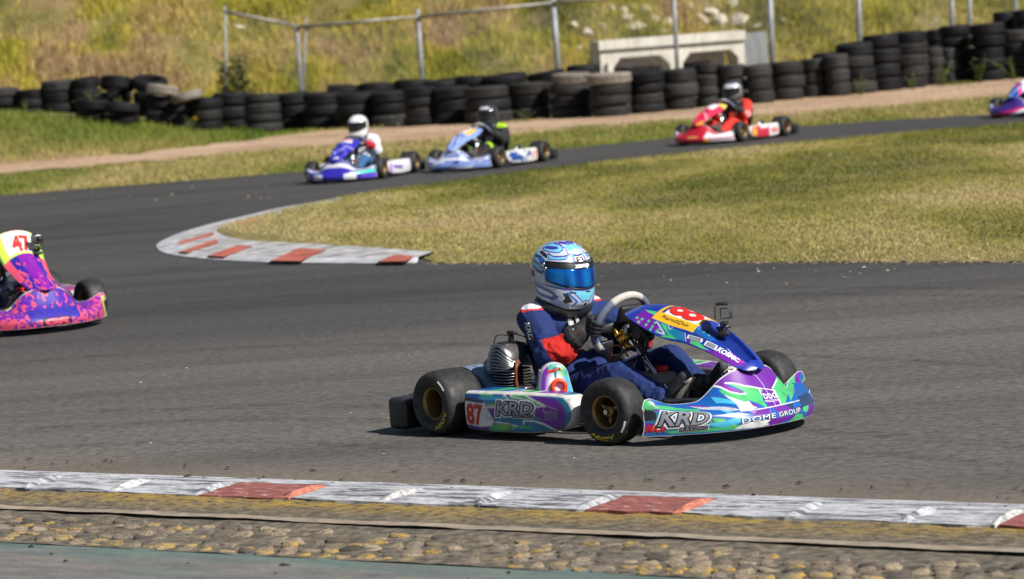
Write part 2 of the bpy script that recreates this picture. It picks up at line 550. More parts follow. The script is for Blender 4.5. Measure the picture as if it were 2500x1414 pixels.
# ---- grass (one mass per place)
m_grass = leaf_mat('grass_blades', 0.8, 0.2)
def blades(name, P, H, Wd, C, lean=0.45, label=None, seed=1, cat='grass'):
    n = len(P)
    r = np.random.default_rng(seed)
    a = r.uniform(0, 2 * np.pi, n); la = r.uniform(0, 2 * np.pi, n)
    ln = np.abs(r.normal(0, lean, n))
    dx = np.stack([np.cos(a), np.sin(a), np.zeros(n)], 1) * (Wd / 2)[:, None]
    tip = np.stack([np.cos(la) * ln * H, np.sin(la) * ln * H, H * np.clip(1 - 0.25 * ln, 0.3, 1)], 1)
    V = np.empty((n, 4, 3)); V[:, 0] = P - dx; V[:, 1] = P + dx; V[:, 2] = P + tip * 0.6 + dx * 0.75; V[:, 3] = P + tip
    F = np.empty((n, 2, 3), np.int64); base = (np.arange(n) * 4)[:, None]
    F[:, 0] = base + np.array([0, 1, 2]); F[:, 1] = base + np.array([0, 2, 3])
    CC = np.repeat(C[:, None, :], 4, 1)
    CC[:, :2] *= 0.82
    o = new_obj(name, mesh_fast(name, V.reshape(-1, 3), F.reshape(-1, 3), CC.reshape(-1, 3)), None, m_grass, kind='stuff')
    tag(o, label, cat)
    return o

def pick(w, cols, jit, r):
    """blend a list of colours by w in [0,1]"""
    cols = np.array(cols); k = len(cols) - 1
    f = np.clip(w, 0, 0.9999) * k; i = f.astype(int); t = (f - i)[:, None]
    c = cols[i] * (1 - t) + cols[i + 1] * t
    return np.clip(c * (1 + r.normal(0, jit, (len(w), 1))), 0.005, 1)

r = np.random.default_rng(21)
# infield
n = 420000
Y = r.uniform(19.5, 41, n)
X = r.uniform(-0.15, 0.30, n) * Y
px, py = px_of(X, Y)
wob = (fbm(px / 26.0, py / 9.0, 3, 4) - 0.5) * 9
lower_in = np.interp(px, [525, 535, 560, 620, 700, 800, 900, 1010, 1050, 1060], [570, 577, 590, 599, 603, 609, 615, 625, 633, 640])
lower_in = np.where(px > 1055, in_bot(px) + 1.8 + wob * 0.9, lower_in + wob * 0.5)
upper_in = np.interp(px, [525, 540, 600, 700, 820], [570, 560, 543, 518, 494])
upper_in = np.where(px < 820, upper_in, in_top(px) + 1.0)
k = (px > 527) & (py > upper_in) & (py < lower_in)
edge_d = np.minimum(lower_in[k] - py[k], 40) / 40.0
X, Y = X[k], Y[k]
ZI = 0.002 + 0.031 * np.clip(edge_d * 2.0, 0, 1)
w = fbm(X * 0.8, Y * 0.32, 31, 5) * 2.3 - 0.62 + r.normal(0, 0.1, len(X))
w += 0.22 * np.clip((28 - Y) / 6, -1, 0.4) + 0.15 * (Y > 34) - 0.10
C = pick(w, [(0.12, 0.145, 0.024), (0.23, 0.235, 0.040), (0.38, 0.345, 0.090), (0.50, 0.42, 0.16), (0.56, 0.46, 0.23)], 0.11, r)
H = 0.013 * r.uniform(0.5, 1.6, len(X)) * (0.8 + 0.8 * fbm(X * 1.5, Y * 0.8, 5, 2)); Wd = r.uniform(0.006, 0.016, len(X)) * (Y / 28)
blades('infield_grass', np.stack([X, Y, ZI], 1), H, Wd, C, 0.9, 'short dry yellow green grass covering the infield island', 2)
# far verge, between the far track edge and the dirt strip, and up to the tyres
n = 400000
Y = r.uniform(36.5, 58, n); X = r.uniform(-0.25, 0.25, n) * Y
ZV = verge_z(X, Y)
px, py = px_of(X, Y, ZV)
dens = fbm(px / 70.0, py / 12.0, 9, 3)
t = d_top(px); bt = d_bot(px); fe = far_edge(px)
low = (py < fe - 0.5) & (py > bt - 4 + 8 * (dens - 0.5))
tyre_line = np.interp(px, [-600, 0, 300, 500, 700, 1300, 2000, 2500, 3200], [300, 282, 300, 318, 314, 288, 236, 188, 130])
high = (py < t + 8 * (dens - 0.4)) & (py > tyre_line - 6)
stray = (py >= t) & (py <= bt) & (r.uniform(0, 1, n) < 0.03)
k = low | high | stray
X, Y, px, py, hi, ZV = X[k], Y[k], px[k], py[k], high[k], ZV[k]
lush = hi & (px < 640)
w = fbm(X * 0.8, Y * 0.3, 41, 4) * 1.1 - 0.05 + r.normal(0, 0.12, len(X))
w = np.where(lush, w * 0.5 - 0.12 + 0.5 * np.clip((py - 335) / 60, 0, 1), w)
C = pick(w, [(0.085, 0.155, 0.020), (0.19, 0.235, 0.040), (0.34, 0.315, 0.09), (0.46, 0.38, 0.16), (0.52, 0.41, 0.21)], 0.2, r)
H = np.where(lush, 0.11, 0.045) * r.uniform(0.4, 1.6, len(X)); Wd = r.uniform(0.008, 0.02, len(X)) * (Y / 45)
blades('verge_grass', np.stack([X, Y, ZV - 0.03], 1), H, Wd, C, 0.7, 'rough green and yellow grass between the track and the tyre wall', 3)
# hill grass
n = 360000
X = r.uniform(-17, 21, n); d = r.uniform(0.05, 1, n) ** 1.2 * 8.0
Y = np.interp(X, HL[:, 0], HL[:, 1]) + d
px, py = px_of(X, Y, hill_z(X, Y))
k = (px > -900) & (px < 3400)
X, Y, px = X[k], Y[k], px[k]
Z = hill_z(X, Y) - 0.03
dens = fbm(X * 0.9, Y * 0.6, 77, 4)
k = dens + r.normal(0, 0.12, len(X)) > np.where(px < 700, 0.46, 0.33)
X, Y, Z, px, dens = X[k], Y[k], Z[k], px[k], dens[k]
brown = np.clip((760 - px) / 500, 0, 1)
w = fbm(X * 1.1, Y * 0.7, 51, 4) * 2.0 - 0.50 + r.normal(0, 0.12, len(X)) + 0.34 * brown - 0.10 * (px > 1850)
C = pick(w, [(0.13, 0.145, 0.018), (0.30, 0.295, 0.030), (0.49, 0.44, 0.060), (0.56, 0.45, 0.11), (0.48, 0.34, 0.18)], 0.22, r)
H = 0.17 * r.uniform(0.3, 1.7, len(X)) * (0.45 + dens); Wd = r.uniform(0.012, 0.035, len(X))
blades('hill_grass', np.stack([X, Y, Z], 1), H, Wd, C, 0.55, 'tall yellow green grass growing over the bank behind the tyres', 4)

# ================================================================== KERBS
m_white, nt, b = mat_new('worn_white_paint')
v = coords(nt)
nn = noise(nt, coords(nt, 'Object', (0.7, 1.3, 1)), 18.0, 8, 0.78)
rub = noise(nt, coords(nt, 'Object', (0.5, 3.0, 1)), 7.0, 7, 0.78, 0.5)
c = ramp(nt, nn, ((0.30, (0.17, 0.175, 0.19)), (0.47, (0.46, 0.475, 0.51)), (0.66, (0.66, 0.67, 0.70))))
c = mixc(nt, 1.0, c, ramp(nt, rub, ((0.42, (0.20, 0.20, 0.22)), (0.51, (1, 1, 1)))), 'MULTIPLY')
nt.links.new(c, b.inputs['Base Color']); b.inputs['Roughness'].default_value = 0.8
bump(nt, b, nn, 0.6, 0.012)
m_red, nt, b = mat_new('worn_red_paint')
v = coords(nt)
nn = noise(nt, coords(nt, 'Object', (0.7, 1.6, 1)), 22.0, 8, 0.78)
c = ramp(nt, nn, ((0.33, (0.07, 0.03, 0.03)), (0.47, (0.27, 0.085, 0.072)), (0.57, (0.36, 0.13, 0.11)), (0.64, (0.50, 0.42, 0.41))))
nt.links.new(c, b.inputs['Base Color']); b.inputs['Roughness'].default_value = 0.8
bump(nt, b, nn, 0.6, 0.012)
m_salmon = pm('sunlit_red_paint', (0.50, 0.17, 0.115), 0.7, 0, 0.45, 40, 0.3)  # lighter red for the ridges' right faces, sunlight painted into the colour
m_cream = pm('sunlit_white_paint', (0.50, 0.495, 0.49), 0.7, 0, 0.6, 40, 0.4)  # white for some ridges' right faces, sunlight painted into the colour

# frame of the near kerb: s along the kerb (to the right), w across (towards the camera)
K0, K1 = ground(0, 1149), ground(2500, 1234)
KT = (K1 - K0) / np.linalg.norm(K1 - K0); KN = np.array((KT[1], -KT[0], 0.0))
K_ROT = math.atan2(KT[1], KT[0])
def kobj(name, me, mat, parent=None, **k):
    o = new_obj(name, me, parent, mat, **k)
    if parent is None:
        o.location = K0; o.rotation_euler = (0, 0, K_ROT)
    return o
# local axes: x = s, y = -w
S0, S1 = -7.0, 13.0
def slab(s0, s1, w0, w1, z0, z1, zb=-0.02, n=1, jag=0.0, seed=0):
    """sloping slab from w0 (height z0) to w1 (height z1), subdivided along s with ragged edges"""
    v, f = [], []
    ss = np.linspace(s0, s1, n + 1)
    for i, s in enumerate(ss):
        j = jag * (fbm(np.array(s * 4.0), np.array(seed * 3.1), seed, 3) - 0.5) * 2
        j2 = jag * (fbm(np.array(s * 5.0 + 50), np.array(seed * 3.1), seed + 9, 3) - 0.5) * 2
        v += [(s, -(w0 + j * 0.3), zb), (s, -(w0 + j * 0.3), z0), (s, -(w1 + j2), z1), (s, -(w1 + j2), zb)]
    for i in range(n):
        a = 4 * i
        for q in range(3):
            f.append((a + q, a + q + 1, a + 5 + q, a + 4 + q))
    f.append((0, 3, 2, 1)); e = 4 * n; f.append((e, e + 1, e + 2, e + 3))
    return v, f
g = G(); g.add(slab(S0, S1, 0.0, 0.122, 0.004, 0.010, n=160, jag=0.008, seed=1))
kerb = kobj('near_kerb', fix_normals(g.mesh('near_kerb', False)), m_white, kind='structure')
SLEN = np.linalg.norm(K1 - K0)
def s_of(px): return ground(px, kerb_line(px) + 22)
def s_px(px):
    p = ground(px, kerb_line(px) + 24) - K0
    return float(p.dot(KT))
ridge_px = [130, 350, 555, 775, 1010, 1240, 1500, 1733, 2010, 2290, 2500]
rs = [s_px(p) for p in ridge_px]
rs = [rs[0] - 0.42 * k for k in range(13, 0, -1)] + rs + [rs[-1] + 0.42 * k for k in range(1, 14)]
SKEW = 0.0   # the blocks lie diagonally across the kerb
red_idx = {13 + 3, 13 + 7, 13 - 1, 13 + 11, 13 - 5, 13 + 15, 13 + 19}
W0, W1 = 0.124, 0.372
for i in range(len(rs) - 1):
    a, bq = rs[i], rs[i + 1]
    red = (i + 1) in red_idx
    # a block rises slowly from the left and drops off at the lit face on its right
    nseg = 6
    v, f = [], []
    zz = [0.012, 0.018, 0.02, 0.024, 0.03, 0.05, 0.05]
    tt = [0.0, 0.25, 0.45, 0.66, 0.84, 0.93, 0.998]
    zz = [0.010, 0.011, 0.011, 0.012, 0.013, 0.026, 0.010]
    for s_, z_ in zip(tt, zz):
        s = a + (bq - a) * s_
        for wq in np.linspace(W0, W1, 5):
            sk = SKEW * (1 - (wq - W0) / (W1 - W0))
            e = math.sin(math.pi * np.clip((wq - W0) / (W1 - W0) * 1.1 - 0.03, 0, 1)) ** 0.5
            wj = wq + (0.010 * random.uniform(-1, 1) if wq == W1 else 0)
            v.append((s + sk + random.uniform(-0.006, 0.006), -wj, 0.010 - 0.008 * (wq - W0) / (W1 - W0) + (z_ - 0.010) * e + random.uniform(-0.002, 0.002)))
    f = grid_faces(len(tt), 5)
    nb = len(v)
    v += [(p[0], p[1], -0.02) for p in v]
    for j in range(len(tt) - 1):
        f.append((j * 5 + 4, (j + 1) * 5 + 4, nb + (j + 1) * 5 + 4, nb + j * 5 + 4))
    for j in range(4):
        f.append((j, j + 1, nb + j + 1, nb + j)); q = (len(tt) - 1) * 5
        f.append((q + j, q + j + 1, nb + q + j + 1, nb + q + j))
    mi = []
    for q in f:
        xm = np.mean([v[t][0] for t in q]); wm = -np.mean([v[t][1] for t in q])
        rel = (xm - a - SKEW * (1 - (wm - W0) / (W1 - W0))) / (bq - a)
        mi.append(1 if 0.93 < rel < 1.0 else 0)  # right-hand ridge face takes the colour with sun painted in
    me = mesh_vf('kerb_block', v, f, False, mi=mi); fix_up(me)
    o = kobj('kerb_block', me, [m_red if red else m_white, m_salmon if red else (m_cream if i % 3 == 1 else m_white)], kerb)

# concrete shoulder with lichen, the pale lip, and the corrugated cobbles
m_moss, nt, b = mat_new('lichen_concrete')
v = coords(nt)
nn = noise(nt, coords(nt, 'Object', (0.8, 1.3, 1)), 24.0, 8, 0.78)
ye = noise(nt, coords(nt, 'Object', (0.45, 1.0, 1)), 4.0, 8, 0.8, 0.3)
spk = noise(nt, coords(nt, 'Object', (0.8, 1.4, 1)), 55.0, 4, 0.7)
sep = N(nt, 'ShaderNodeSeparateXYZ'); nt.links.new(v, sep.inputs[0])
c = ramp(nt, nn, ((0.34, (0.035, 0.031, 0.026)), (0.50, (0.15, 0.127, 0.092)), (0.64, (0.33, 0.275, 0.205))))
c = mixc(nt, ramp(nt, spk, ((0.60, 0.0), (0.68, 0.8))), c, (0.42, 0.36, 0.29))
mr = N(nt, 'ShaderNodeMapRange'); mr.inputs['From Min'].default_value = -0.66; mr.inputs['From Max'].default_value = -0.40
nt.links.new(sep.outputs['Y'], mr.inputs['Value'])
mu = nt.nodes.new('ShaderNodeMath'); mu.operation = 'MULTIPLY'
nt.links.new(mr.outputs[0], mu.inputs[0]); nt.links.new(ramp(nt, ye, ((0.40, 0.0), (0.52, 1.0))), mu.inputs[1])
mu2 = nt.nodes.new('ShaderNodeMath'); mu2.operation = 'MULTIPLY'
nt.links.new(mu.outputs[0], mu2.inputs[0]); nt.links.new(ramp(nt, nn, ((0.40, 0.0), (0.56, 0.9))), mu2.inputs[1])
c = mixc(nt, mu2.outputs[0], c, (0.50, 0.32, 0.035))
nt.links.new(c, b.inputs['Base Color']); b.inputs['Roughness'].default_value = 0.92
bump(nt, b, nn, 0.9, 0.02)
m_lip = pm('pale_concrete', (0.30, 0.25, 0.19), 0.9, 0, 0.35, 9, 0.6)
m_bed = pm('cobble_bed', (0.13, 0.11, 0.082), 0.95, 0, 0.75, 22, 1.0)
def sheet(name, s0, s1, w0, w1, z, mat, amp, ns, nw, seed, z2=None):
    S, Wq = np.meshgrid(np.linspace(s0, s1, ns), np.linspace(w0, w1, nw), indexing='ij')
    Z = z + ((z2 if z2 is not None else z) - z) * (Wq - w0) / (w1 - w0) + amp * (fbm(S * 6, Wq * 9, seed, 4) - 0.5)
    me = mesh_vf(name, np.stack([S, -Wq, Z], -1).reshape(-1, 3), grid_faces(ns, nw)); fix_up(me)
    return kobj(name, me, mat, kind='structure')
sheet('concrete_shoulder', S0, S1, 0.36, 0.755, -0.006, m_moss, 0.022, 700, 22, 5)
sheet('concrete_lip', S0, S1, 0.735, 0.80, 0.003, m_lip, 0.010, 500, 7, 8)
bed = sheet('cobble_bed', S0, S1, 0.765, 1.36, -0.006, m_bed, 0.014, 500, 20, 9)
def cob_mat(name, c0, yel):
    m, nt, b = mat_new(name)
    v = nt.nodes.new('ShaderNodeTexCoord').outputs['Object']
    oi = nt.nodes.new('ShaderNodeObjectInfo')
    va = nt.nodes.new('ShaderNodeVectorMath'); va.operation = 'ADD'; nt.links.new(v, va.inputs[0]); nt.links.new(oi.outputs['Location'], va.inputs[1])
    v = va.outputs[0]
    n1 = noise(nt, v, 2.2, 6, 0.75); n2 = noise(nt, v, 1.1, 5, 0.7)
    c = ramp(nt, n1, ((0.32, tuple(q * 0.28 for q in c0)), (0.5, c0), (0.7, tuple(q * 1.35 for q in c0))))
    c = mixc(nt, 1.0, c, ramp(nt, oi.outputs['Random'], ((0, 0.6), (1, 1.25))), 'MULTIPLY')
    if yel: c = mixc(nt, ramp(nt, n2, ((0.46, 0.0), (0.58, yel))), c, (0.50, 0.32, 0.06))
    nt.links.new(c, b.inputs['Base Color']); b.inputs['Roughness'].default_value = 0.93
    bump(nt, b, n1, 0.5, 0.06)
    return m
m_cob = [cob_mat('cobble_tan', (0.31, 0.25, 0.175), 0.0), cob_mat('cobble_grey', (0.215, 0.182, 0.142), 0.0),
         cob_mat('cobble_yellow', (0.29, 0.235, 0.165), 0.9), cob_mat('cobble_dark', (0.115, 0.10, 0.082), 0.0)]
def cobble_mesh(seed):
    rr = np.random.default_rng(seed); n = 9; v, f = [], []
    rings = [(1.0, 0.0), (1.0, 0.55), (0.86, 0.92), (0.40, 1.0)]
    jit = rr.uniform(0.80, 1.12, n)
    for q, (rad, h) in enumerate(rings):
        for k in range(n):
            a = 2 * math.pi * k / n
            ca, sa = math.cos(a), math.sin(a)
            sx = math.copysign(abs(ca) ** 0.75, ca); sy = math.copysign(abs(sa) ** 0.75, sa)
            v.append((rad * jit[k] * sx, rad * jit[k] * sy, h + rr.uniform(-0.16, 0.12) * (q > 0)))
    v.append((0, 0, 1.02))
    for q in range(3):
        for k in range(n):
            k2 = (k + 1) % n; f.append((q * n + k, q * n + k2, (q + 1) * n + k2, (q + 1) * n + k))
    for k in range(n): f.append((3 * n + k, 3 * n + (k + 1) % n, 4 * n))
    return v, f
cob_v = [cobble_mesh(s) for s in range(6)]
cob_me = {}
for mi_ in range(4):
    for s in range(6):
        me = mesh_vf('cobble', *cob_v[s]); me.materials.append(m_cob[mi_]); cob_me[mi_, s] = me
extra = G(); rr = random.Random(5)
ROWS = 9
SHOWN = 0
for row in range(ROWS - 1, -1, -1):
    wc = 0.815 + row * 0.0625
    for k in range(-84, 155):
        s = k * 0.086 + row * 0.037 + rr.uniform(-0.011, 0.011)
        if s < S0 + 0.1 or s > S1 - 0.1: continue
        if rr.random() < 0.06: continue
        late = row >= 7
        mi_ = 2 if rr.random() < (0.55 if late else 0.12) else (0 if rr.random() < 0.5 else (1 if rr.random() < 0.62 else 3))
        sc = (0.036 * rr.uniform(0.7, 1.15), 0.030 * rr.uniform(0.8, 1.12), 0.016 * rr.uniform(0.5, 1.2))
        rz = 0.35 + rr.uniform(-0.15, 0.15)
        ww = wc + rr.uniform(-0.012, 0.012)
        p = K0 + KT * s + KN * ww
        ppx, ppy = px_of(p[0], p[1])
        if -10 < ppx < 2510 and ppy < 1420 and SHOWN < 300:
            SHOWN += 1
            o = bpy.data.objects.new('cobble', cob_me[mi_, rr.randrange(6)]); COL.objects.link(o)
            o.parent = bed; o.location = (s, -ww, -0.013); o.scale = sc; o.rotation_euler = (rr.uniform(-0.25, 0.25), rr.uniform(-0.25, 0.25), rz)
        else:
            cv, cf = cob_v[rr.randrange(6)]
            ca, sa = math.cos(rz), math.sin(rz)
            extra.add(([(s + p_[0] * sc[0] * ca - p_[1] * sc[1] * sa, -ww + p_[0] * sc[0] * sa + p_[1] * sc[1] * ca, -0.03 + p_[2] * sc[2]) for p_ in cv], cf))
o = new_obj('cobbles', extra.mesh('cobbles'), bed, m_cob[1], kind='stuff')

# run-off surface nearest the camera, teal paint worn along its edge
m_run, nt, b = mat_new('worn_teal_asphalt')
v = coords(nt)
nn = noise(nt, coords(nt, 'Object', (0.5, 1.6, 1)), 7.0, 7, 0.7)
gr = noise(nt, v, 60.0, 4, 0.7)
pt = noise(nt, coords(nt, 'Object', (0.35, 1.2, 1)), 3.0, 5, 0.65, 0.5)
sep = N(nt, 'ShaderNodeSeparateXYZ'); nt.links.new(v, sep.inputs[0])
c = ramp(nt, nn, ((0.3, (0.10, 0.10, 0.10)), (0.5, (0.165, 0.158, 0.15)), (0.7, (0.235, 0.208, 0.178))))
c = mixc(nt, 0.5, c, mixc(nt, 1.0, c, ramp(nt, gr, ((0.3, 0.55), (0.7, 1.35))), 'MULTIPLY'))
mr = N(nt, 'ShaderNodeMapRange'); mr.inputs['From Min'].default_value = -1.56; mr.inputs['From Max'].default_value = -1.34
nt.links.new(sep.outputs['Y'], mr.inputs['Value'])
ad = nt.nodes.new('ShaderNodeMath'); ad.operation = 'MULTIPLY_ADD'; ad.inputs[1].default_value = 2.6; ad.inputs[2].default_value = -1.25
nt.links.new(pt, ad.inputs[0])
ad2 = nt.nodes.new('ShaderNodeMath'); ad2.operation = 'ADD'; ad2.use_clamp = True
nt.links.new(mr.outputs[0], ad2.inputs[0]); nt.links.new(ad.outputs[0], ad2.inputs[1])
mu = nt.nodes.new('ShaderNodeMath'); mu.operation = 'MULTIPLY'; mu.inputs[1].default_value = 0.55
nt.links.new(ad2.outputs[0], mu.inputs[0])
c = mixc(nt, mu.outputs[0], c, mixc(nt, nn, (0.03, 0.12, 0.11), (0.075, 0.21, 0.18)))
nt.links.new(c, b.inputs['Base Color']); b.inputs['Roughness'].default_value = 0.85
bump(nt, b, gr, 0.5, 0.008)
sheet('runoff_pavement', S0, S1, 1.30, 9.0, -0.008, m_run, 0.006, 60, 30, 12)

# crumbs of rubber, leaves and grit lying about
m_crumb = pm('rubber_crumb', (0.03, 0.03, 0.03), 0.9)
m_leaf = pm('dry_leaf', (0.50, 0.43, 0.30), 0.9)
def crumbs(name, pts, size, mat, label, seed):
    rr = random.Random(seed); g = G()
    for p in pts:
        s = size * rr.uniform(0.5, 1.6); a = rr.uniform(0, 6.28)
        l = s * rr.uniform(1.0, 2.6); h = s * rr.uniform(0.25, 0.5)
        q = [(p[0] + x * math.cos(a) - y * math.sin(a), p[1] + x * math.sin(a) + y * math.cos(a), p[2] + z) for x, y, z in
             ((-l / 2, 0, 0), (0, -s / 2, 0), (l / 2, 0, 0), (0, s / 2, 0), (-l * 0.1, 0, h))]
        g.add((q, [(0, 1, 4), (1, 2, 4), (2, 3, 4), (3, 0, 4)]))
    o = new_obj(name, g.mesh(name, False), None, mat, kind='stuff'); tag(o, label, 'debris')
rr = random.Random(9)
pts = [K0 + KT * rr.uniform(0.4, 6) + KN * rr.uniform(1.4, 2.4) + np.array((0, 0, -0.006)) for _ in range(70)]
pts += [K0 + KT * rr.uniform(-0.2, 5.2) + KN * rr.uniform(-0.3, 0.1) + np.array((0, 0, 0.006)) for _ in range(60)]
crumbs('rubber_crumbs', pts, 0.014, m_crumb, 'black crumbs of tyre rubber scattered beside the near kerb', 3)
pts = [ground(rr.uniform(1450, 2450), rr.uniform(645, 700), 0.002) for _ in range(26)] + [ground(rr.uniform(0, 700), far_edge(300) + rr.uniform(0, 40), 0.002) for _ in range(26)] \
    + [ground(rr.uniform(300, 1500), rr.uniform(800, 1130), 0.002) for _ in range(16)]
crumbs('dry_leaves', pts, 0.010, m_leaf, 'pale dry leaves blown onto the asphalt', 4)

# ---- hairpin kerb round the tip of the island
outer = [(1020, 640), (1000, 643), (900, 645), (700, 643.5), (550, 637.5), (450, 628.5), (400, 618.5), (384, 608), (383, 601), (392, 592), (430, 574.5), (500, 552.5), (600, 528.5), (700, 506.5), (830, 487.5)]
line = [(1022, 637), (1000, 638), (900, 639.5), (700, 637.5), (560, 631), (480, 622), (435, 612), (424, 605), (422, 599), (432, 590), (465, 577), (530, 556), (612, 535), (706, 512), (832, 490)]
inner = [(1060, 627), (1010, 624.5), (900, 616), (700, 604), (620, 600), (565, 592), (540, 582), (530, 575), (529, 570), (534, 564), (545, 558), (575, 549), (625, 537), (712, 515), (834, 492)]
def resamp(c, m=8): return smooth_path(np.array(c, float), m)
Oc, Lc, Ic = resamp(outer), resamp(line), resamp(inner)
def kerb_ring(A, B, za, zb, name, mat, parent=None, sink=-0.02):
    v, f = [], []
    for a, bq in zip(A, B):
        pa, pb = ground(a[0], a[1]), ground(bq[0], bq[1])
        v += [(pa[0], pa[1], sink), (pa[0], pa[1], za), (pb[0], pb[1], zb), (pb[0], pb[1], sink)]
    for i in range(len(A) - 1):
        for q in range(3):
            k = 4 * i + q; f.append((k, k + 1, k + 5, k + 4))
    me = fix_normals(mesh_vf(name, v, f, False))
    return new_obj(name, me, parent, mat)
m_white2 = pm('kerb_white', (0.44, 0.45, 0.475), 0.8, 0, 0.35, 5, 0.4)
m_white3 = pm('kerb_worn_white', (0.36, 0.355, 0.36), 0.85, 0, 0.6, 7, 0.5)
m_red2 = pm('kerb_red', (0.42, 0.11, 0.075), 0.75, 0, 0.35, 5, 0.4)
hk = kerb_ring(Oc, Lc, 0.008, 0.030, 'hairpin_kerb', m_white2)
tag(hk, kind='structure')
o = kerb_ring(Lc, Ic, 0.028, 0.040, 'kerb_top', m_white3, hk)
def zig(poly, z):
    return [ground(x, y, z) for x, y in poly]
reds = [[(433, 592), (521, 566.5), (523, 573.5), (440, 597)], [(438, 614.5), (527, 584), (534, 592), (458, 616.5)], [(508, 624), (581, 597.5), (616, 601.5), (548, 626.5)],
        [(660, 636.3), (731, 605.3), (796, 609.5), (732, 637.5)], [(922, 639), (966, 621.0), (1010, 624.8), (990, 638.2)], [(556, 551.5), (632, 534.6), (642, 535.4), (577, 553)]]
for q in reds:
    top = [ground(x, y, z_) for (x, y), z_ in zip(q, (0.0305, 0.0418, 0.0418, 0.0305))]; bot = zig(q, 0.005)
    me = fix_normals(mesh_vf('kerb_block', top + bot, [(0, 1, 2, 3), (4, 5, 6, 7), (0, 1, 5, 4), (1, 2, 6, 5), (2, 3, 7, 6), (3, 0, 4, 7)], False))
    new_obj('kerb_block', me, hk, m_red2)
# tufts of weeds on the kerb side

m_soil = pm('edge_soil', (0.20, 0.15, 0.095), 0.95, 0, 0.5, 30)
rr = random.Random(31)
pts = []
for _ in range(420):
    x = rr.uniform(1030, 2520); pts.append(ground(x, in_bot(x) + abs(rr.gauss(0, 2.2)) - 1.0, 0.003))
crumbs('soil_crumbs', pts, 0.016, m_soil, 'crumbs of soil and dead grass along the infield edge', 8)

# faint rubber laid down by the karts
m_skid, nt, b = mat_new('rubber_marks')
b.inputs['Base Color'].default_value = (0.02, 0.02, 0.021, 1); b.inputs['Roughness'].default_value = 0.7
nt.links.new(ramp(nt, noise(nt, coords(nt, 'Object', (0.5, 2.5, 1)), 9.0, 5, 0.7), ((0.46, 0.0), (0.72, 0.42))), b.inputs['Alpha'])
for i, (line_, w_) in enumerate([([(-200, 1030), (300, 1000), (800, 990), (1300, 1010), (2000, 1050), (2700, 1105)], 0.13), ([(-200, 1062), (350, 1030), (900, 1024), (1500, 1055), (2700, 1150)], 0.12), ([(-200, 905), (350, 860), (900, 840), (1600, 850), (2700, 905)], 0.12),
                           ([(380, 745), (700, 722), (1200, 706), (1900, 700), (2700, 706)], 0.13), ([(420, 770), (760, 742), (1300, 724), (1900, 716), (2700, 724)], 0.12), ([(-200, 1112), (200, 1085), (600, 1076), (1000, 1090)], 0.10), ([(100, 560), (300, 520), (700, 470), (1300, 400), (2000, 325)], 0.16)]):
    P = smooth_path([ground(x, y, 0.004 + 0.0006 * i) for x, y in line_], 12)
    T = np.gradient(P, axis=0); T /= np.linalg.norm(T, axis=1, keepdims=True); Nn = np.stack([-T[:, 1], T[:, 0], 0 * T[:, 0]], 1)
    v = np.stack([P - Nn * w_ / 2, P + Nn * w_ / 2], 1).reshape(-1, 3)
    me = mesh_vf('skid_mark', v, grid_faces(len(P), 2), False); fix_up(me)
    new_obj('skid_mark', me, track, m_skid)
# ================================================================== TYRE WALL
m_rub = []
for nm, c0, d0 in (('tyre_black', (0.009, 0.009, 0.0105), 0.10), ('tyre_dusty', (0.020, 0.0195, 0.019), 0.35), ('tyre_grey', (0.12, 0.105, 0.088), 0.7)):
    m, nt, b = mat_new(nm)
    v = coords(nt)
    oi = nt.nodes.new('ShaderNodeObjectInfo')
    n1 = noise(nt, v, 5.0, 6, 0.7)
    c = ramp(nt, n1, ((0.35, c0), (0.75, tuple(q * (1 + 2.2 * d0) + 0.05 * d0 for q in c0))))
    c = mixc(nt, 1.0, c, ramp(nt, oi.outputs['Random'], ((0, 0.7), (1, 1.35))), 'MULTIPLY')
    nt.links.new(c, b.inputs['Base Color']); b.inputs['Roughness'].default_value = 0.62
    b.inputs['Specular IOR Level'].default_value = 0.18
    bump(nt, b, noise(nt, v, 40, 3), 0.25, 0.01)
    m_rub.append(m)
def tyre_prof(gr):
    # unit tyre: outer radius 1, half width 0.5 (z), bead radius 0.56
    p = [(0.57, -0.36), (0.60, -0.46), (0.76, -0.5), (0.90, -0.46), (0.965, -0.38), (0.99, -0.28)]
    if gr:
        for z in (-0.18, 0.0, 0.18):
            p += [(0.997, z - 0.045), (0.965, z - 0.03), (0.965, z + 0.03), (0.997, z + 0.045)]
    else:
        p += [(1.0, -0.12), (1.0, 0.12)]
    p += [(0.99, 0.28), (0.965, 0.38), (0.90, 0.46), (0.76, 0.5), (0.60, 0.46), (0.57, 0.36), (0.62, 0.0)]
    return p
tyre_me = {}
for gi in (0, 1):
    for mi_ in range(3):
        me = fix_normals(mesh_vf('tyre', *lathe(tyre_prof(gi), 36, 'z')))
        me.materials.append(m_rub[mi_]); tyre_me[gi, mi_] = me
rt = random.Random(12)
TYRES_GROUP = 'old tyres of the barrier behind the track'
def put_tyre(loc, r, h, tilt=(0, 0), mi_=None, label='', gi=None):
    if mi_ is None: mi_ = rt.choice((0, 0, 0, 0, 1))
    o = bpy.data.objects.new('tyre', tyre_me[rt.randrange(2) if gi is None else gi, mi_]); COL.objects.link(o)
    o.location = loc; o.scale = (r, r, h); o.rotation_euler = (tilt[0] + rt.uniform(-0.03, 0.03), tilt[1] + rt.uniform(-0.03, 0.03), rt.uniform(0, 6.28))
    tag(o, label, 'tyre', TYRES_GROUP)
    return o
LEVEL = {1: 'bottom', 2: 'second', 3: 'third', 4: 'fourth', 5: 'fifth', 6: 'sixth'}
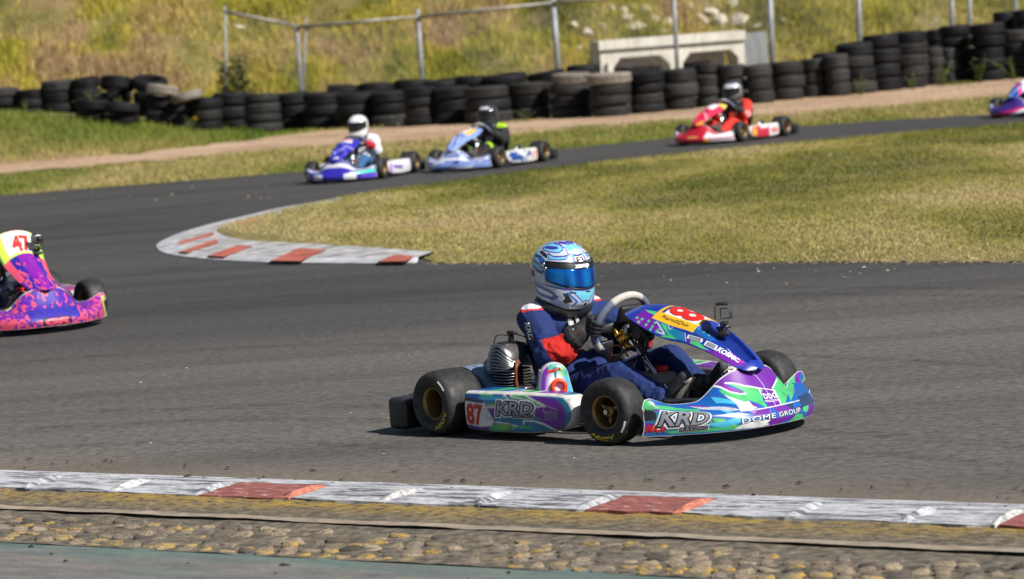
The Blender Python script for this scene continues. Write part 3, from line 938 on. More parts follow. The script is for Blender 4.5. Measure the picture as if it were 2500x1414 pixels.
def stack(x0, x1, yt, yb, n, where, mats=None, deep=0.0, top_tilt=0.0, y_hide=None):
    """a stack given by its photo outline; deep sets it further back (its foot is hidden)"""
    xm = (x0 + x1) / 2
    if xm < 560: d0 = 54.0 + (560 - xm) * 0.0015; zb = at(xm, yb, d0)[2]
    else: d0 = float(ground(xm, yb)[1]) + deep; zb = 0.0
    k = d0 / FPX
    r = (x1 - x0) * k / 2 * 1.15
    D = d0 + r
    X = at(xm, yb, D)[0]
    top = at(xm, yt, d0)[2]
    if deep: X = at(xm, yt, D)[0]
    h = (top - zb + 0.02) / n
    for i in range(n):
        last = i == n - 1
        lev = 'top' if last and n > 1 else LEVEL[i + 1]
        word = 'tyre at the %s of' % lev if lev in ('top', 'bottom') else '%s tyre up in' % lev
        tone = None if mats is None else mats[i] if isinstance(mats, (list, tuple)) else mats
        put_tyre((X + rt.uniform(-0.05, 0.05) * r, D + rt.uniform(-0.05, 0.05) * r, zb - 0.02 + h * (i + 0.5)), r * rt.uniform(0.90, 1.04), h * rt.uniform(0.985, 1.03),
                 (rt.uniform(-0.02, 0.02), top_tilt if last else 0), tone, 'black %s the %s' % (word, where))
front = [(-38, 50, 214, 286, 3), (48, 113, 218, 284, 3), (106, 188, 196, 277, 3), (400, 480, 236, 316, 4), (470, 541, 240, 320, 3), (530, 616, 226, 321, 3), (605, 684, 229, 322, 4),
         (680, 760, 226, 314, 3), (750, 840, 226, 312, 3), (830, 927, 226, 310, 3), (913, 992, 223, 306, 3), (991, 1067, 213, 306, 4), (1066, 1148, 212, 301, 3), (1142, 1246, 212, 299, 3),
         (1250, 1339, 202, 291, 3), (1354, 1443, 179, 286, 4), (1446, 1540, 179, 283, 4), (1539, 1621, 177, 275, 4), (1622, 1701, 169, 267, 3), (1700, 1765, 155, 259, 4), (1764, 1824, 158, 255, 3),
         (1825, 1888, 158, 251, 3), (1887, 1962, 151, 243, 3), (1960, 2021, 143, 236, 3), (2020, 2074, 133, 233, 3), (2050, 2138, 105, 228, 4), (2118, 2199, 84, 221, 4), (2183, 2265, 77, 214, 5),
         (2262, 2306, 116, 206, 4), (2304, 2341, 118, 201, 3), (2300, 2376, 62, 199, 5), (2377, 2455, 57, 196, 5), (2452, 2530, 73, 190, 4), (2535, 2612, 60, 186, 5)]
grey = {15: [1, 1, 1, 2], 16: [1, 1, 1, 2], 5: [0, 0, 0], 6: [1, 1, 1, 1], 25: [1, 0, 1, 0], 27: [1, 1, 1, 1, 0], 28: 1, 29: 1, 23: 1, 22: 1, 24: 1, 20: 1, 21: 1, 19: 1, 18: 1}
for i, (x0, x1, yt, yb, n) in enumerate(front):
    stack(x0, x1, yt, yb, n, 'front row stack %s from the left' % ordinal(i + 1), grey.get(i), top_tilt=rt.uniform(-0.04, 0.04))
back = [(183, 250, 190, 268, 3, 0), (800, 877, 209, 300, 3, 0.75), (873, 962, 204, 298, 3, 0.75), (966, 1046, 195, 295, 3, 0.8), (1040, 1120, 195, 292, 3, 0.8), (1118, 1200, 186, 290, 4, 0.8),
        (1183, 1283, 182, 286, 4, 0.8), (1292, 1374, 175, 281, 4, 0.8), (1384, 1458, 159, 275, 4, 0.8), (1985, 2042, 129, 226, 4, 0.8), (2262, 2310, 74, 199, 4, 0.7), (2424, 2478, 29, 188, 5, 1.8), (2476, 2540, 25, 186, 5, 1.8)]
for i, (x0, x1, yt, yb, n, dp) in enumerate(back):
    stack(x0, x1, yt, yb, n, 'rear row stack %s from the left' % ordinal(i + 1), 0, dp, rt.uniform(-0.12, 0.12))
# loose heap at the left
def heap(px, py, wpx, d, tilt, label, mi_=0, h=0.2):
    k = d / FPX
    p = at(px, py, d)
    put_tyre(p, wpx * k / 2, h, tilt, mi_, label)
heap(286, 205, 84, 55.2, (-0.1, 0.20), 'black tyre leaning on top of the heap, highest tyre at the left', 0, 0.24)
heap(282, 238, 80, 55.6, (0, 0.05), 'black tyre under the highest tyre of the left heap', 0, 0.22)
heap(284, 268, 82, 55.7, (0, 0), 'black tyre at the foot of the left heap under the highest', 0, 0.22)
heap(366, 204, 88, 55.0, (-0.12, -0.24), 'black tyre lying tilted beside the highest tyre of the heap', 0, 0.2)
heap(368, 236, 86, 55.3, (0, -0.05), 'black tyre below the tilted one in the left heap', 0, 0.22)
heap(366, 268, 86, 55.3, (0, 0), 'black tyre on the ground in the middle of the left heap', 0, 0.22)
heap(397, 222, 82, 54.3, (-0.16, 0.12), 'sunlit grey tyre lying tilted on the left heap', 2, 0.17)
heap(396, 252, 80, 54.4, (0, 0.1), 'black tyre right under the tilted grey tyre', 0, 0.2)
heap(394, 284, 82, 54.4, (0, 0), 'black tyre at the ground under the tilted grey tyre', 0, 0.21)
heap(457, 236, 80, 54.0, (-0.16, 0.12), 'second grey tyre, lying tilted at the right of the heap', 2, 0.16)
heap(225, 255, 82, 52.6, (-0.10, 0.06), 'black tyre lying low in the grass with weeds in it', 0, 0.17)
heap(224, 282, 78, 52.7, (0, 0.0), 'black tyre half sunk in grass below the leftmost low tyre', 0, 0.16)
heap(299, 264, 82, 52.3, (-0.10, 0.08), 'black tyre with weeds in its hole, right of the low pair', 0, 0.17)
heap(300, 290, 80, 52.4, (0, 0.0), 'black tyre at ground level, right low pair in grass', 0, 0.16)

# ================================================================== FENCE
m_galv = pm('galvanised_steel', (0.27, 0.285, 0.30), 0.55, 0.3, 0.25, 6)
m_rust = pm('rusty_rail', (0.30, 0.27, 0.24), 0.6, 0.3, 0.5, 3)
fence = bpy.data.objects.new('chain_link_fence', None); COL.objects.link(fence)
tag(fence, 'galvanised chain link fence with leaning posts behind the tyre wall', 'fence')
fence.location = (0, 56, 0)
def fobj(name, me, mat):
    for vv in me.vertices: vv.co.y -= 56
    me.update()
    return new_obj(name, me, fence, mat)
FD = interp_curve([(500, 56.2), (1350, 56.0), (2000, 56.6), (2500, 58.0)])
posts = [(549, 14, 552, 0.03), (724, 60, 735, 0.045), (748, 42, 741, 0.026), (1019, 22, 1032, 0.058), (1349, -10, 1366, 0.075), (1642, -60, 1656, 0.05), (1877, -70, 1888, 0.075), (2094, -80, 2102, 0.06), (2322, -80, 2327, 0.06), (2366, -80, 2371, 0.05), (2478, -80, 2484, 0.045)]
tops = {}
for (xt, yt, xb, r_) in posts:
    d = float(FD(xt)); a = at(xt, yt, d); q = at(xb, 215, d)
    dirv = (q - a) / (q[2] - a[2])
    foot = a + dirv * (-0.1 - a[2])
    fobj('post', mesh_vf('post', *tube([foot, a], r_ * 0.75, 12)), m_galv)
    tops[xt] = (a, foot)
def rail(p0, p1, r_=0.03):
    fobj('top_rail', mesh_vf('top_rail', *tube([at(*p0), at(*p1)], r_, 10)), m_rust)
rail((549, 28, float(FD(549))), (736, 66, float(FD(730)))); rail((728, 66, float(FD(730)) - .05), (1024, 41, float(FD(1019)) - .06)); rail((1024, 41, float(FD(1019)) - .06), (1349, 7, float(FD(1349)) - .08)); rail((1349, 7, float(FD(1349)) - .08), (1644, -18, float(FD(1642)) - .05))
# woven wire: two families of diagonal wires
g = G()
line_px = [549, 730, 1019, 1349, 1642, 1877, 2094, 2322, 2560]
rail_y = [28, 66, 41, 7, -18, -40, -60, -70, -80]
for a_, b_, ya, yb_ in zip(line_px[:-1], line_px[1:], rail_y[:-1], rail_y[1:]):
    A = at(a_, ya, float(FD(a_)) - .04); B = at(b_, yb_, float(FD(b_)) - .04)
    L = math.hypot(B[0] - A[0], B[1] - A[1]); hgt = 0.5 * (A[2] + B[2]); ux = (B - A) / L
    step = 0.10
    for sgn in (1, -1):
        for k in range(int((L + hgt) / step)):
            t0 = k * step - (hgt if sgn > 0 else 0)
            pts = []
            for z in (0.02, hgt):
                t = t0 + (z if sgn > 0 else hgt - z)
                pts.append((t, z))
            (ta, za), (tb, zb_) = pts
            def clip(t_, lo, hi): return max(lo, min(hi, t_))
            if max(ta, tb) < 0 or min(ta, tb) > L: continue
            def zat(t): return za + (zb_ - za) * (t - ta) / (tb - ta)
            t1, t2 = clip(ta, 0, L), clip(tb, 0, L)
            if abs(t1 - t2) < 0.02: continue
            P0 = np.array((A[0] + ux[0] * t1, A[1] + ux[1] * t1 + sgn * 0.003, zat(t1))); P1 = np.array((A[0] + ux[0] * t2, A[1] + ux[1] * t2 + sgn * 0.003, zat(t2)))
            g.add(tube([P0, P1], 0.0026, 3, caps=False))
o = fobj('wire_mesh', g.mesh('wire_mesh'), m_galv)
o['kind'] = 'stuff'

# ================================================================== CULVERT
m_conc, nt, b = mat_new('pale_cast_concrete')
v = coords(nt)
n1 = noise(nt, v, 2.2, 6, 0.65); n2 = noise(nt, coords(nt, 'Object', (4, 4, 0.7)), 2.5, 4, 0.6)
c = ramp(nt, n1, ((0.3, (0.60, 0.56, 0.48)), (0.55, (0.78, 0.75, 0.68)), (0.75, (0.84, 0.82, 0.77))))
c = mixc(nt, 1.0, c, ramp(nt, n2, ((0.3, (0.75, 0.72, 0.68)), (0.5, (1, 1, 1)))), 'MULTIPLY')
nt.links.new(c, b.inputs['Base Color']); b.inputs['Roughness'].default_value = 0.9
m_conc_side = pm('grey_concrete', (0.20, 0.215, 0.225), 0.9, 0, 0.35, 3, 0.3)  # wing wall is a darker grey than the culvert front
m_recess = pm('shaded_soil', (0.055, 0.042, 0.028), 0.95, 0, 0.6, 6, 0.5)  # soil colour darkened to paint in the shade inside the openings
cul = bpy.data.objects.new('concrete_culvert', None); COL.objects.link(cul)
tag(cul, 'pale concrete culvert unit with two arched openings below the rocks', 'culvert')
DC = 57.3
pc = at(1460, 105, DC); KC = DC / FPX
cul.location = (pc[0], pc[1], 0)
cul.rotation_euler = (0, 0, math.radians(10))
def cx(px): return (px - 1460) * KC
TOPZ = float(at(1640, 88, DC)[2])
def cz(d): return TOPZ - d * KC
# front frame (x, z): outer width 368 px
Wc = cx(1828)
def colpoly(pts): return [(cx(a), cz(b)) for a, b in pts]
FOOT = 170
pieces = [[(1460, 0), (1828, 0), (1828, 22), (1460, 22)]]
frame_ = [[(1463, 24), (1825, 24), (1825, 44), (1463, 44)],
          [(1463, 44), (1512, 44), (1494, 68), (1490, FOOT), (1463, FOOT)],
          [(1612, 44), (1688, 44), (1668, 68), (1664, FOOT), (1640, FOOT), (1636, 68)],
          [(1790, 44), (1825, 44), (1825, FOOT), (1812, FOOT), (1808, 62)]]
g = G(); g.add(prism(colpoly(pieces[0]), -0.06, 0.8)); new_obj('top_beam', fix_normals(g.mesh('top_beam', False)), cul, m_conc)
for q in frame_:
    g = G(); g.add(prism(colpoly(q), 0, 0.75)); new_obj('leg' if len(q) > 4 else 'spandrel', fix_normals(g.mesh('leg', False)), cul, m_conc)
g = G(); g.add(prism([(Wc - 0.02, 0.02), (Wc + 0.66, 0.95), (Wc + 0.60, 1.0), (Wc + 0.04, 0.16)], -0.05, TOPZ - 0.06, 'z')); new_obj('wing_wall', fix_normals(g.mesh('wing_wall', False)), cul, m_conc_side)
g = G(); g.add(prism([(0.05, 0), (Wc - 0.05, 0), (Wc - 0.05, 0.3), (0.05, 0.3)], 1.24, 1.3, 'y')); 
new_obj('back_wall', fix_normals(mesh_vf('back_wall', *box((Wc / 2, 1.26, 0.45), (Wc - 0.2, 0.06, 1.0)), False)), cul, m_recess)  # closes the openings; interior shade is painted into its dark colour

# ================================================================== BOULDERS
m_rock = [pm('sandstone_pale', (0.56, 0.49, 0.40), 0.9, 0, 0.3, 4, 0.6), pm('sandstone_brown', (0.45, 0.36, 0.27), 0.9, 0, 0.3, 4, 0.6)]
def boulder_mesh(seed):
    rr = np.random.default_rng(seed)
    bm = bmesh.new(); bmesh.ops.create_icosphere(bm, subdivisions=3, radius=1.0)
    planes = [(Vector(rr.normal(size=3)).normalized(), rr.uniform(0.45, 0.85)) for _ in range(11)]
    for v in bm.verts:
        for n_, d_ in planes:
            e = v.co.dot(n_) - d_
            if e > 0: v.co -= n_ * e * 0.9
        v.co *= 1 + 0.02 * rr.normal()
    me = bpy.data.meshes.new('boulder'); bm.to_mesh(me); bm.free()
    return me
rocks = [(1493, 22, 22, 12, 0, 'first'), (1520, 30, 26, 18, 0.5, ''), (1575, 28, 26, 18, 0, ''), (1532, 48, 30, 20, 0.3, ''), (1553, 68, 46, 20, 0.35, ''), (1628, 58, 26, 20, 0.3, ''), (1618, 80, 18, 16, 0, ''),
         (1431, 83, 28, 18, 0.5, ''), (1719, 58, 18, 38, -0.55, ''), (1762, 56, 36, 28, 0.3, ''), (1808, 53, 40, 28, 0.2, ''), (1738, 31, 34, 12, -0.4, ''), (1851, 68, 20, 12, 0, ''), (1597, 50, 24, 20, 0, ''),
         (1681, 14, 20, 12, 0, ''), (1793, 12, 24, 16, 0.2, ''), (1414, 122, 18, 18, 0, ''), (1544, 22, 14, 14, 0, ''), (1911, 55, 18, 14, 0, ''), (1468, 64, 24, 14, 0.2, ''), (585, 67, 30, 10, 0.1, ''), (1402, 62, 18, 14, 0.3, '')]
rock_lab = ['white boulder high on the bank, left of the top pair', 'long pale boulder slanting beside the leftmost white boulder', 'round white boulder high on the bank left of the pole',
            'grey boulder between the long pale boulder and the flat one', 'wide flat pale boulder on the bank above the culvert', 'pale boulder touching the thin pole above the culvert',
            'small pale stone just above the culvert roof, left of the pole', 'pale boulder on the bank left of the culvert', 'narrow white slab of rock leaning on the bank, right of the pole',
            'wide grey and tan boulder right of the leaning white slab', 'broad pale boulder above the right end of the culvert', 'thin pale rock lying above the leaning white slab',
            'small pale rock beyond the culvert top right corner', 'brown boulder between the flat boulder and the pole', 'small pale stone at the top edge right of the pole',
            'pale stone at the top edge above the broad boulder', 'small pale stone low on the bank left of the culvert corner', 'small brown stone near the top of the bank between white boulders',
            'small grey stone right of the culvert wing wall', 'tan stone on the bank below the leftmost white boulder', 'flat pale stone alone behind the fence at left', 'small pale stone right of the double fence post']
for i, ((px, py, w_, h_, rot, _), lb) in enumerate(zip(rocks, rock_lab)):
    p = hill_hit(px, py)
    k = p[1] / FPX
    me = boulder_mesh(100 + i); me.materials.append(m_rock[1 if i in (3, 13, 17, 19) else 0])
    o = new_obj('boulder', me, None, None, lb, 'boulder', 'sandstone boulders on the bank')
    o.location = p; o.scale = (w_ * k * 0.72, w_ * k * 0.66, h_ * k * 0.80); o.location.z += h_ * k * 0.12; o.rotation_euler = (0.2, rot, i * 1.3)
    if i == 8: o.rotation_euler = (0, rot, 0)

# ================================================================== WEEDS
m_weed = leaf_mat('weed_leaves', 0.7, 0.25)
m_flower = pm('yellow_petal', (0.80, 0.52, 0.02), 0.6)
m_stem = pm('weed_stem', (0.12, 0.15, 0.04), 0.8)
def weed(px, py, d, h, w_, n, col, label, flowers=0, seed=0, stems=6):
    rr = np.random.default_rng(seed + 400)
    base = at(px, py, d) if d else ground(px, py)
    if not d or px > 500: base[2] = -0.02
    root = bpy.data.objects.new('weed_plant', None); COL.objects.link(root)
    root.location = base
    tag(root, label, 'plant', 'weeds growing along the tyre wall')
    g = G(); V, F, C = [], [], []
    tips = []
    for s in range(stems):
        a = rr.uniform(0, 6.28); rad = w_ * rr.uniform(0.1, 0.5); hh = h * rr.uniform(0.6, 1.0)
        path = [np.array((0.02 * math.cos(a), 0.02 * math.sin(a), 0)), np.array((rad * 0.4 * math.cos(a), rad * 0.4 * math.sin(a), hh * 0.55)), np.array((rad * math.cos(a), rad * math.sin(a), hh))]
        path = smooth_path(path, 4); tips.append(path[-1])
        g.add(tube(path, np.linspace(0.006, 0.003, len(path)), 5))
        for q in range(n // stems):
            t = rr.uniform(0.08, 1.0); i = min(int(t * (len(path) - 1)), len(path) - 2)
            p = path[i] + (path[i + 1] - path[i]) * rr.uniform()
            la = rr.uniform(0, 6.28); l = h * rr.uniform(0.10, 0.2) * (1.25 - 0.6 * t); wd = l * 0.42
            dr = np.array((math.cos(la), math.sin(la), rr.uniform(-0.1, 0.6))); sd = np.array((-math.sin(la), math.cos(la), 0))
            b0 = len(V)
            V += [p, p + dr * l * 0.5 + sd * wd / 2, p + dr * l, p + dr * l * 0.5 - sd * wd / 2]
            F.append((b0, b0 + 1, b0 + 2, b0 + 3))
            cc = np.array(col) * rr.uniform(0.65, 1.35); C += [cc] * 4
    new_obj('stem', g.mesh('stem'), root, m_stem)
    lo = new_obj('leaves', mesh_vf('leaves', V, F, False, np.array(C)), root, m_weed)
    lo['kind'] = 'stuff'
    for q in range(flowers):
        t = tips[q % len(tips)] + rr.normal(0, 0.03, 3)
        v, f = [], []
        for k in range(7):
            a = 2 * math.pi * k / 7
            c0 = len(v)
            v += [tuple(t), tuple(t + np.array((math.cos(a - .3) * .03, math.sin(a - .3) * .03, .012))), tuple(t + np.array((math.cos(a) * .045, math.sin(a) * .045, .01))), tuple(t + np.array((math.cos(a + .3) * .03, math.sin(a + .3) * .03, .012)))]
            f.append((c0, c0 + 1, c0 + 2, c0 + 3))
        v2, f2 = lathe([(0.0, 0.02), (0.014, 0.016), (0.014, 0.0), (0.0, 0.0)], 8, 'z', t)
        c0 = len(v); v += v2; f += [tuple(i + c0 for i in q_) for q_ in f2]
        new_obj('flower', mesh_vf('flower', v, f, False), root, m_flower)
    return root
GRN = (0.10, 0.16, 0.03); YG = (0.20, 0.24, 0.045); DG = (0.13, 0.18, 0.055)
weed(592, 330, 56.3, 1.45, 0.9, 560, DG, 'tall dark green weed standing behind the tyres by the fence', 0, 1, 10)
weed(562, 330, 56.3, 1.05, 0.4, 320, DG, 'smaller dark weed at the leftmost fence post', 0, 2)
weed(765, 312, None, 0.48, 0.35, 120, YG, 'weed with yellow flowers between two front tyre stacks', 9, 3, 8)
weed(470, 312, 53.0, 0.22, 0.4, 90, GRN, 'low weed with two yellow flowers below the tyre heap', 2, 4)
weed(552, 318, None, 0.22, 0.5, 110, GRN, 'low bright green weed at the foot of the left tyre stacks', 0, 5)
weed(2100, 232, None, 0.35, 0.5, 130, YG, 'yellow green weed before the tall stacks at right', 0, 6)
weed(2228, 217, None, 0.30, 0.45, 120, YG, 'low weed at the foot of the tall five tyre stack', 0, 7)
weed(2302, 209, None, 0.42, 0.5, 150, YG, 'bushy weed in front of the small tyre stacks', 0, 8)
weed(2392, 201, None, 0.5, 0.45, 130, GRN, 'upright weed between the two rightmost tall stacks', 0, 9)
weed(2476, 194, None, 0.4, 0.9, 180, GRN, 'green weed clump at the far right end of the tyres', 0, 10)
weed(225, 247, 52.5, 0.18, 0.5, 90, GRN, 'weeds sprouting from the hole of the leftmost low tyre', 0, 11)
weed(300, 257, 52.2, 0.16, 0.45, 80, GRN, 'weeds sprouting from the hole of the right low tyre', 0, 12)
weed(60, 280, 53.6, 0.3, 0.25, 70, YG, 'small weed between the two leftmost tyre stacks', 0, 13)
weed(360, 366, None, 0.16, 0.5, 100, GRN, 'low green clump growing at the edge of the dirt strip', 0, 14)
weed(455, 361, None, 0.15, 0.4, 80, GRN, 'small green clump right of the low clump on dirt', 0, 15)
weed(1285, 293, None, 0.2, 0.5, 80, YG, 'small weed at the foot of the middle tyre stacks', 0, 16)
weed(2280, 70, 57.5, 0.0001 + 1.3, 0.25, 30, (0.5, 0.45, 0.35), 'dry pale stalk hanging on the fence at right', 0, 17, 2)
# ================================================================== KART SURFACES (x forward, y left, z up; origin under the rear axle)
def table(rows):
    A = np.array(rows, float)
    def f(t):
        return np.stack([np.interp(t, A[:, 0], A[:, k]) for k in range(1, A.shape[1])], -1)
    return f

def cat_table(rows):
    """smooth (Catmull-Rom like) interpolation of a table"""
    A = np.array(rows, float)
    x = A[:, 0]
    Mm = np.gradient(A[:, 1:], x, axis=0)
    def f(t):
        t = np.clip(np.asarray(t, float), x[0], x[-1])
        i = np.clip(np.searchsorted(x, t, side='right') - 1, 0, len(x) - 2)
        h = x[i + 1] - x[i]; s = ((t - x[i]) / h)[..., None]; h = h[..., None]
        p0, p1, m0, m1 = A[i, 1:], A[i + 1, 1:], Mm[i], Mm[i + 1]
        return (2 * s**3 - 3 * s**2 + 1) * p0 + (s**3 - 2 * s**2 + s) * h * m0 + (-2 * s**3 + 3 * s**2) * p1 + (s**3 - s**2) * h * m1
    return f

_nose_top = cat_table([(0, 1.298, 0.272), (0.13, 1.296, 0.270), (0.26, 1.282, 0.252), (0.35, 1.268, 0.226), (0.42, 1.250, 0.192), (0.49, 1.230, 0.162), (0.60, 1.198, 0.152), (0.72, 1.168, 0.156), (0.84, 1.154, 0.176), (0.93, 1.150, 0.188), (0.98, 1.150, 0.176), (1.0, 1.150, 0.150)])
def nose_pt(u, v):
    """u -1 (right end) .. 1 (left end), v 0 (bottom lip) .. 1 (top edge)"""
    u, v = np.broadcast_arrays(np.asarray(u, float), np.asarray(v, float))
    au = np.abs(u)
    y = 0.458 * u
    plan = 1 - au ** 2.5
    T = _nose_top(au)
    Bx = 1.135 + 0.313 * plan; Bz = 0.041 + 0.004 * (1 - au ** 2)
    Cx = 1.136 + 0.292 * plan; Cz = 0.113 + 0.012 * au
    Mx = Bx + 0.007; Mz = 0.5 * (Bz + Cz)
    Qx = Cx * 0.52 + T[..., 0] * 0.48; Qz = Cz * 0.60 + T[..., 1] * 0.40
    P = [np.stack([Bx, Bz], -1), np.stack([Mx, Mz], -1), np.stack([Cx, Cz], -1), np.stack([Qx, Qz], -1), T]
    ks = [0.0, 0.22, 0.42, 0.68, 1.0]
    out = np.zeros(u.shape + (2,))
    for i in range(4):
        a, b_ = ks[i], ks[i + 1]
        m = (v >= a) & ((v < b_) if i < 3 else (v <= b_ + 1e-9))
        if not m.any(): continue
        s = ((v - a) / (b_ - a))[..., None]
        p0 = P[max(i - 1, 0)]; p1 = P[i]; p2 = P[i + 1]; p3 = P[min(i + 2, 4)]
        q = 0.5 * (2 * p1 + (p2 - p0) * s + (2 * p0 - 5 * p1 + 4 * p2 - p3) * s**2 + (3 * p1 - p0 - 3 * p2 + p3) * s**3)
        out[m] = q[m]
    yy = y * (1 - 0.03 * np.sin(np.pi * np.clip(v, 0, 1)) * (au > 0.8) * (au - 0.8) * 5)
    return np.stack([out[..., 0], yy, out[..., 1]], -1)

_pan_c = cat_table([(0.0, 0.718, 0.504, 0.110, 0.478), (0.06, 0.765, 0.504, 0.142, 0.466), (0.18, 0.862, 0.501, 0.150, 0.424), (0.34, 0.960, 0.482, 0.140, 0.388), (0.50, 1.064, 0.453, 0.126, 0.370),
                    (0.64, 1.150, 0.412, 0.114, 0.346), (0.80, 1.242, 0.350, 0.095, 0.306), (0.92, 1.305, 0.304, 0.070, 0.271), (0.98, 1.336, 0.278, 0.040, 0.258), (1.0, 1.348, 0.266, 0.012, 0.256)])
def panel_pt(u, v):
    """number panel: u -1 right .. 1 left, v 0 top (by the wheel) .. 1 tip"""
    u, v = np.broadcast_arrays(np.asarray(u, float), np.asarray(v, float))
    R = _pan_c(v)
    x, zc, w, ze = R[..., 0], R[..., 1], R[..., 2], R[..., 3]
    au = np.abs(u)
    z = zc - (zc - ze) * au ** 1.9
    ch = np.clip((v - 0.515) / 0.02, 0, 1) * np.clip((0.95 - v) / 0.08, 0, 1)
    ch = ch * ch * (3 - 2 * ch)
    e = np.clip((0.52 - au) / 0.14, 0, 1); e = e * e * (3 - 2 * e)
    z = z - 0.032 * ch * e
    x = x - 0.02 * au ** 2 * (v < 0.1) * (0.1 - v) * 10
    return np.stack([x, w * u, z], -1)

_pod_t = cat_table([(0.0, 0.038, 0.196, -0.572), (0.1, 0.034, 0.197, -0.569), (0.4, 0.030, 0.199, -0.552), (0.7, 0.036, 0.197, -0.524), (0.85, 0.046, 0.193, -0.506), (0.93, 0.060, 0.184, -0.497), (0.975, 0.080, 0.165, -0.488), (1.0, 0.108, 0.140, -0.474)])
POD_X0, POD_X1 = 0.19, 0.778
def pod_face(a, b_):
    """outer face of the right pod: a 0 rear .. 1 front, b 0 bottom .. 1 top"""
    a, b_ = np.broadcast_arrays(np.asarray(a, float), np.asarray(b_, float))
    R = _pod_t(a)
    z = R[..., 0] + (R[..., 1] - R[..., 0]) * b_
    x = POD_X0 + (POD_X1 - POD_X0) * a
    y = R[..., 2] + 0.012 * (2 * b_ - 1) ** 2
    return np.stack([x, y, z], -1)

_hel = cat_table([(-0.135, 0.122, 0.088, 0.097), (-0.115, 0.140, 0.102, 0.108), (-0.085, 0.148, 0.113, 0.114), (-0.05, 0.146, 0.124, 0.119), (-0.01, 0.140, 0.133, 0.1225), (0.03, 0.131, 0.136, 0.122),
                  (0.07, 0.114, 0.126, 0.113), (0.10, 0.091, 0.105, 0.094), (0.122, 0.064, 0.075, 0.068), (0.135, 0.034, 0.040, 0.037), (0.140, 0.004, 0.004, 0.004)])
def helmet_pt(th, z, off=0.0):
    """th 0 forward, positive towards the left; z unit height -0.135..0.14"""
    th, z = np.broadcast_arrays(np.asarray(th, float), np.asarray(z, float))
    R = _hel(z)
    c, s = np.cos(th), np.sin(th)
    xr = np.where(c > 0, R[..., 0], R[..., 1])
    e = 2.25
    rad = 1.0 / ((np.abs(c) / (xr + off)) ** e + (np.abs(s) / (R[..., 2] + off)) ** e) ** (1 / e)
    zz = np.where(z < 0, z * (0.66 + 0.34 * (0.5 + 0.5 * c)) * 1.03, z + off * np.clip(z / 0.14, 0, 1))
    return np.stack([rad * c, rad * s, zz], -1)
HELMET_AT = np.array((0.262, -0.05, 0.631))
HELMET_TILT = math.radians(4)      # chin slightly down
def helmet_kart(P):
    """helmet coordinates -> kart coordinates (chin nod)"""
    c, s = math.cos(HELMET_TILT), math.sin(HELMET_TILT)
    x, y, z = P[..., 0], P[..., 1], P[..., 2]
    return np.stack([x * c + z * s, y, -x * s + z * c], -1) + HELMET_AT
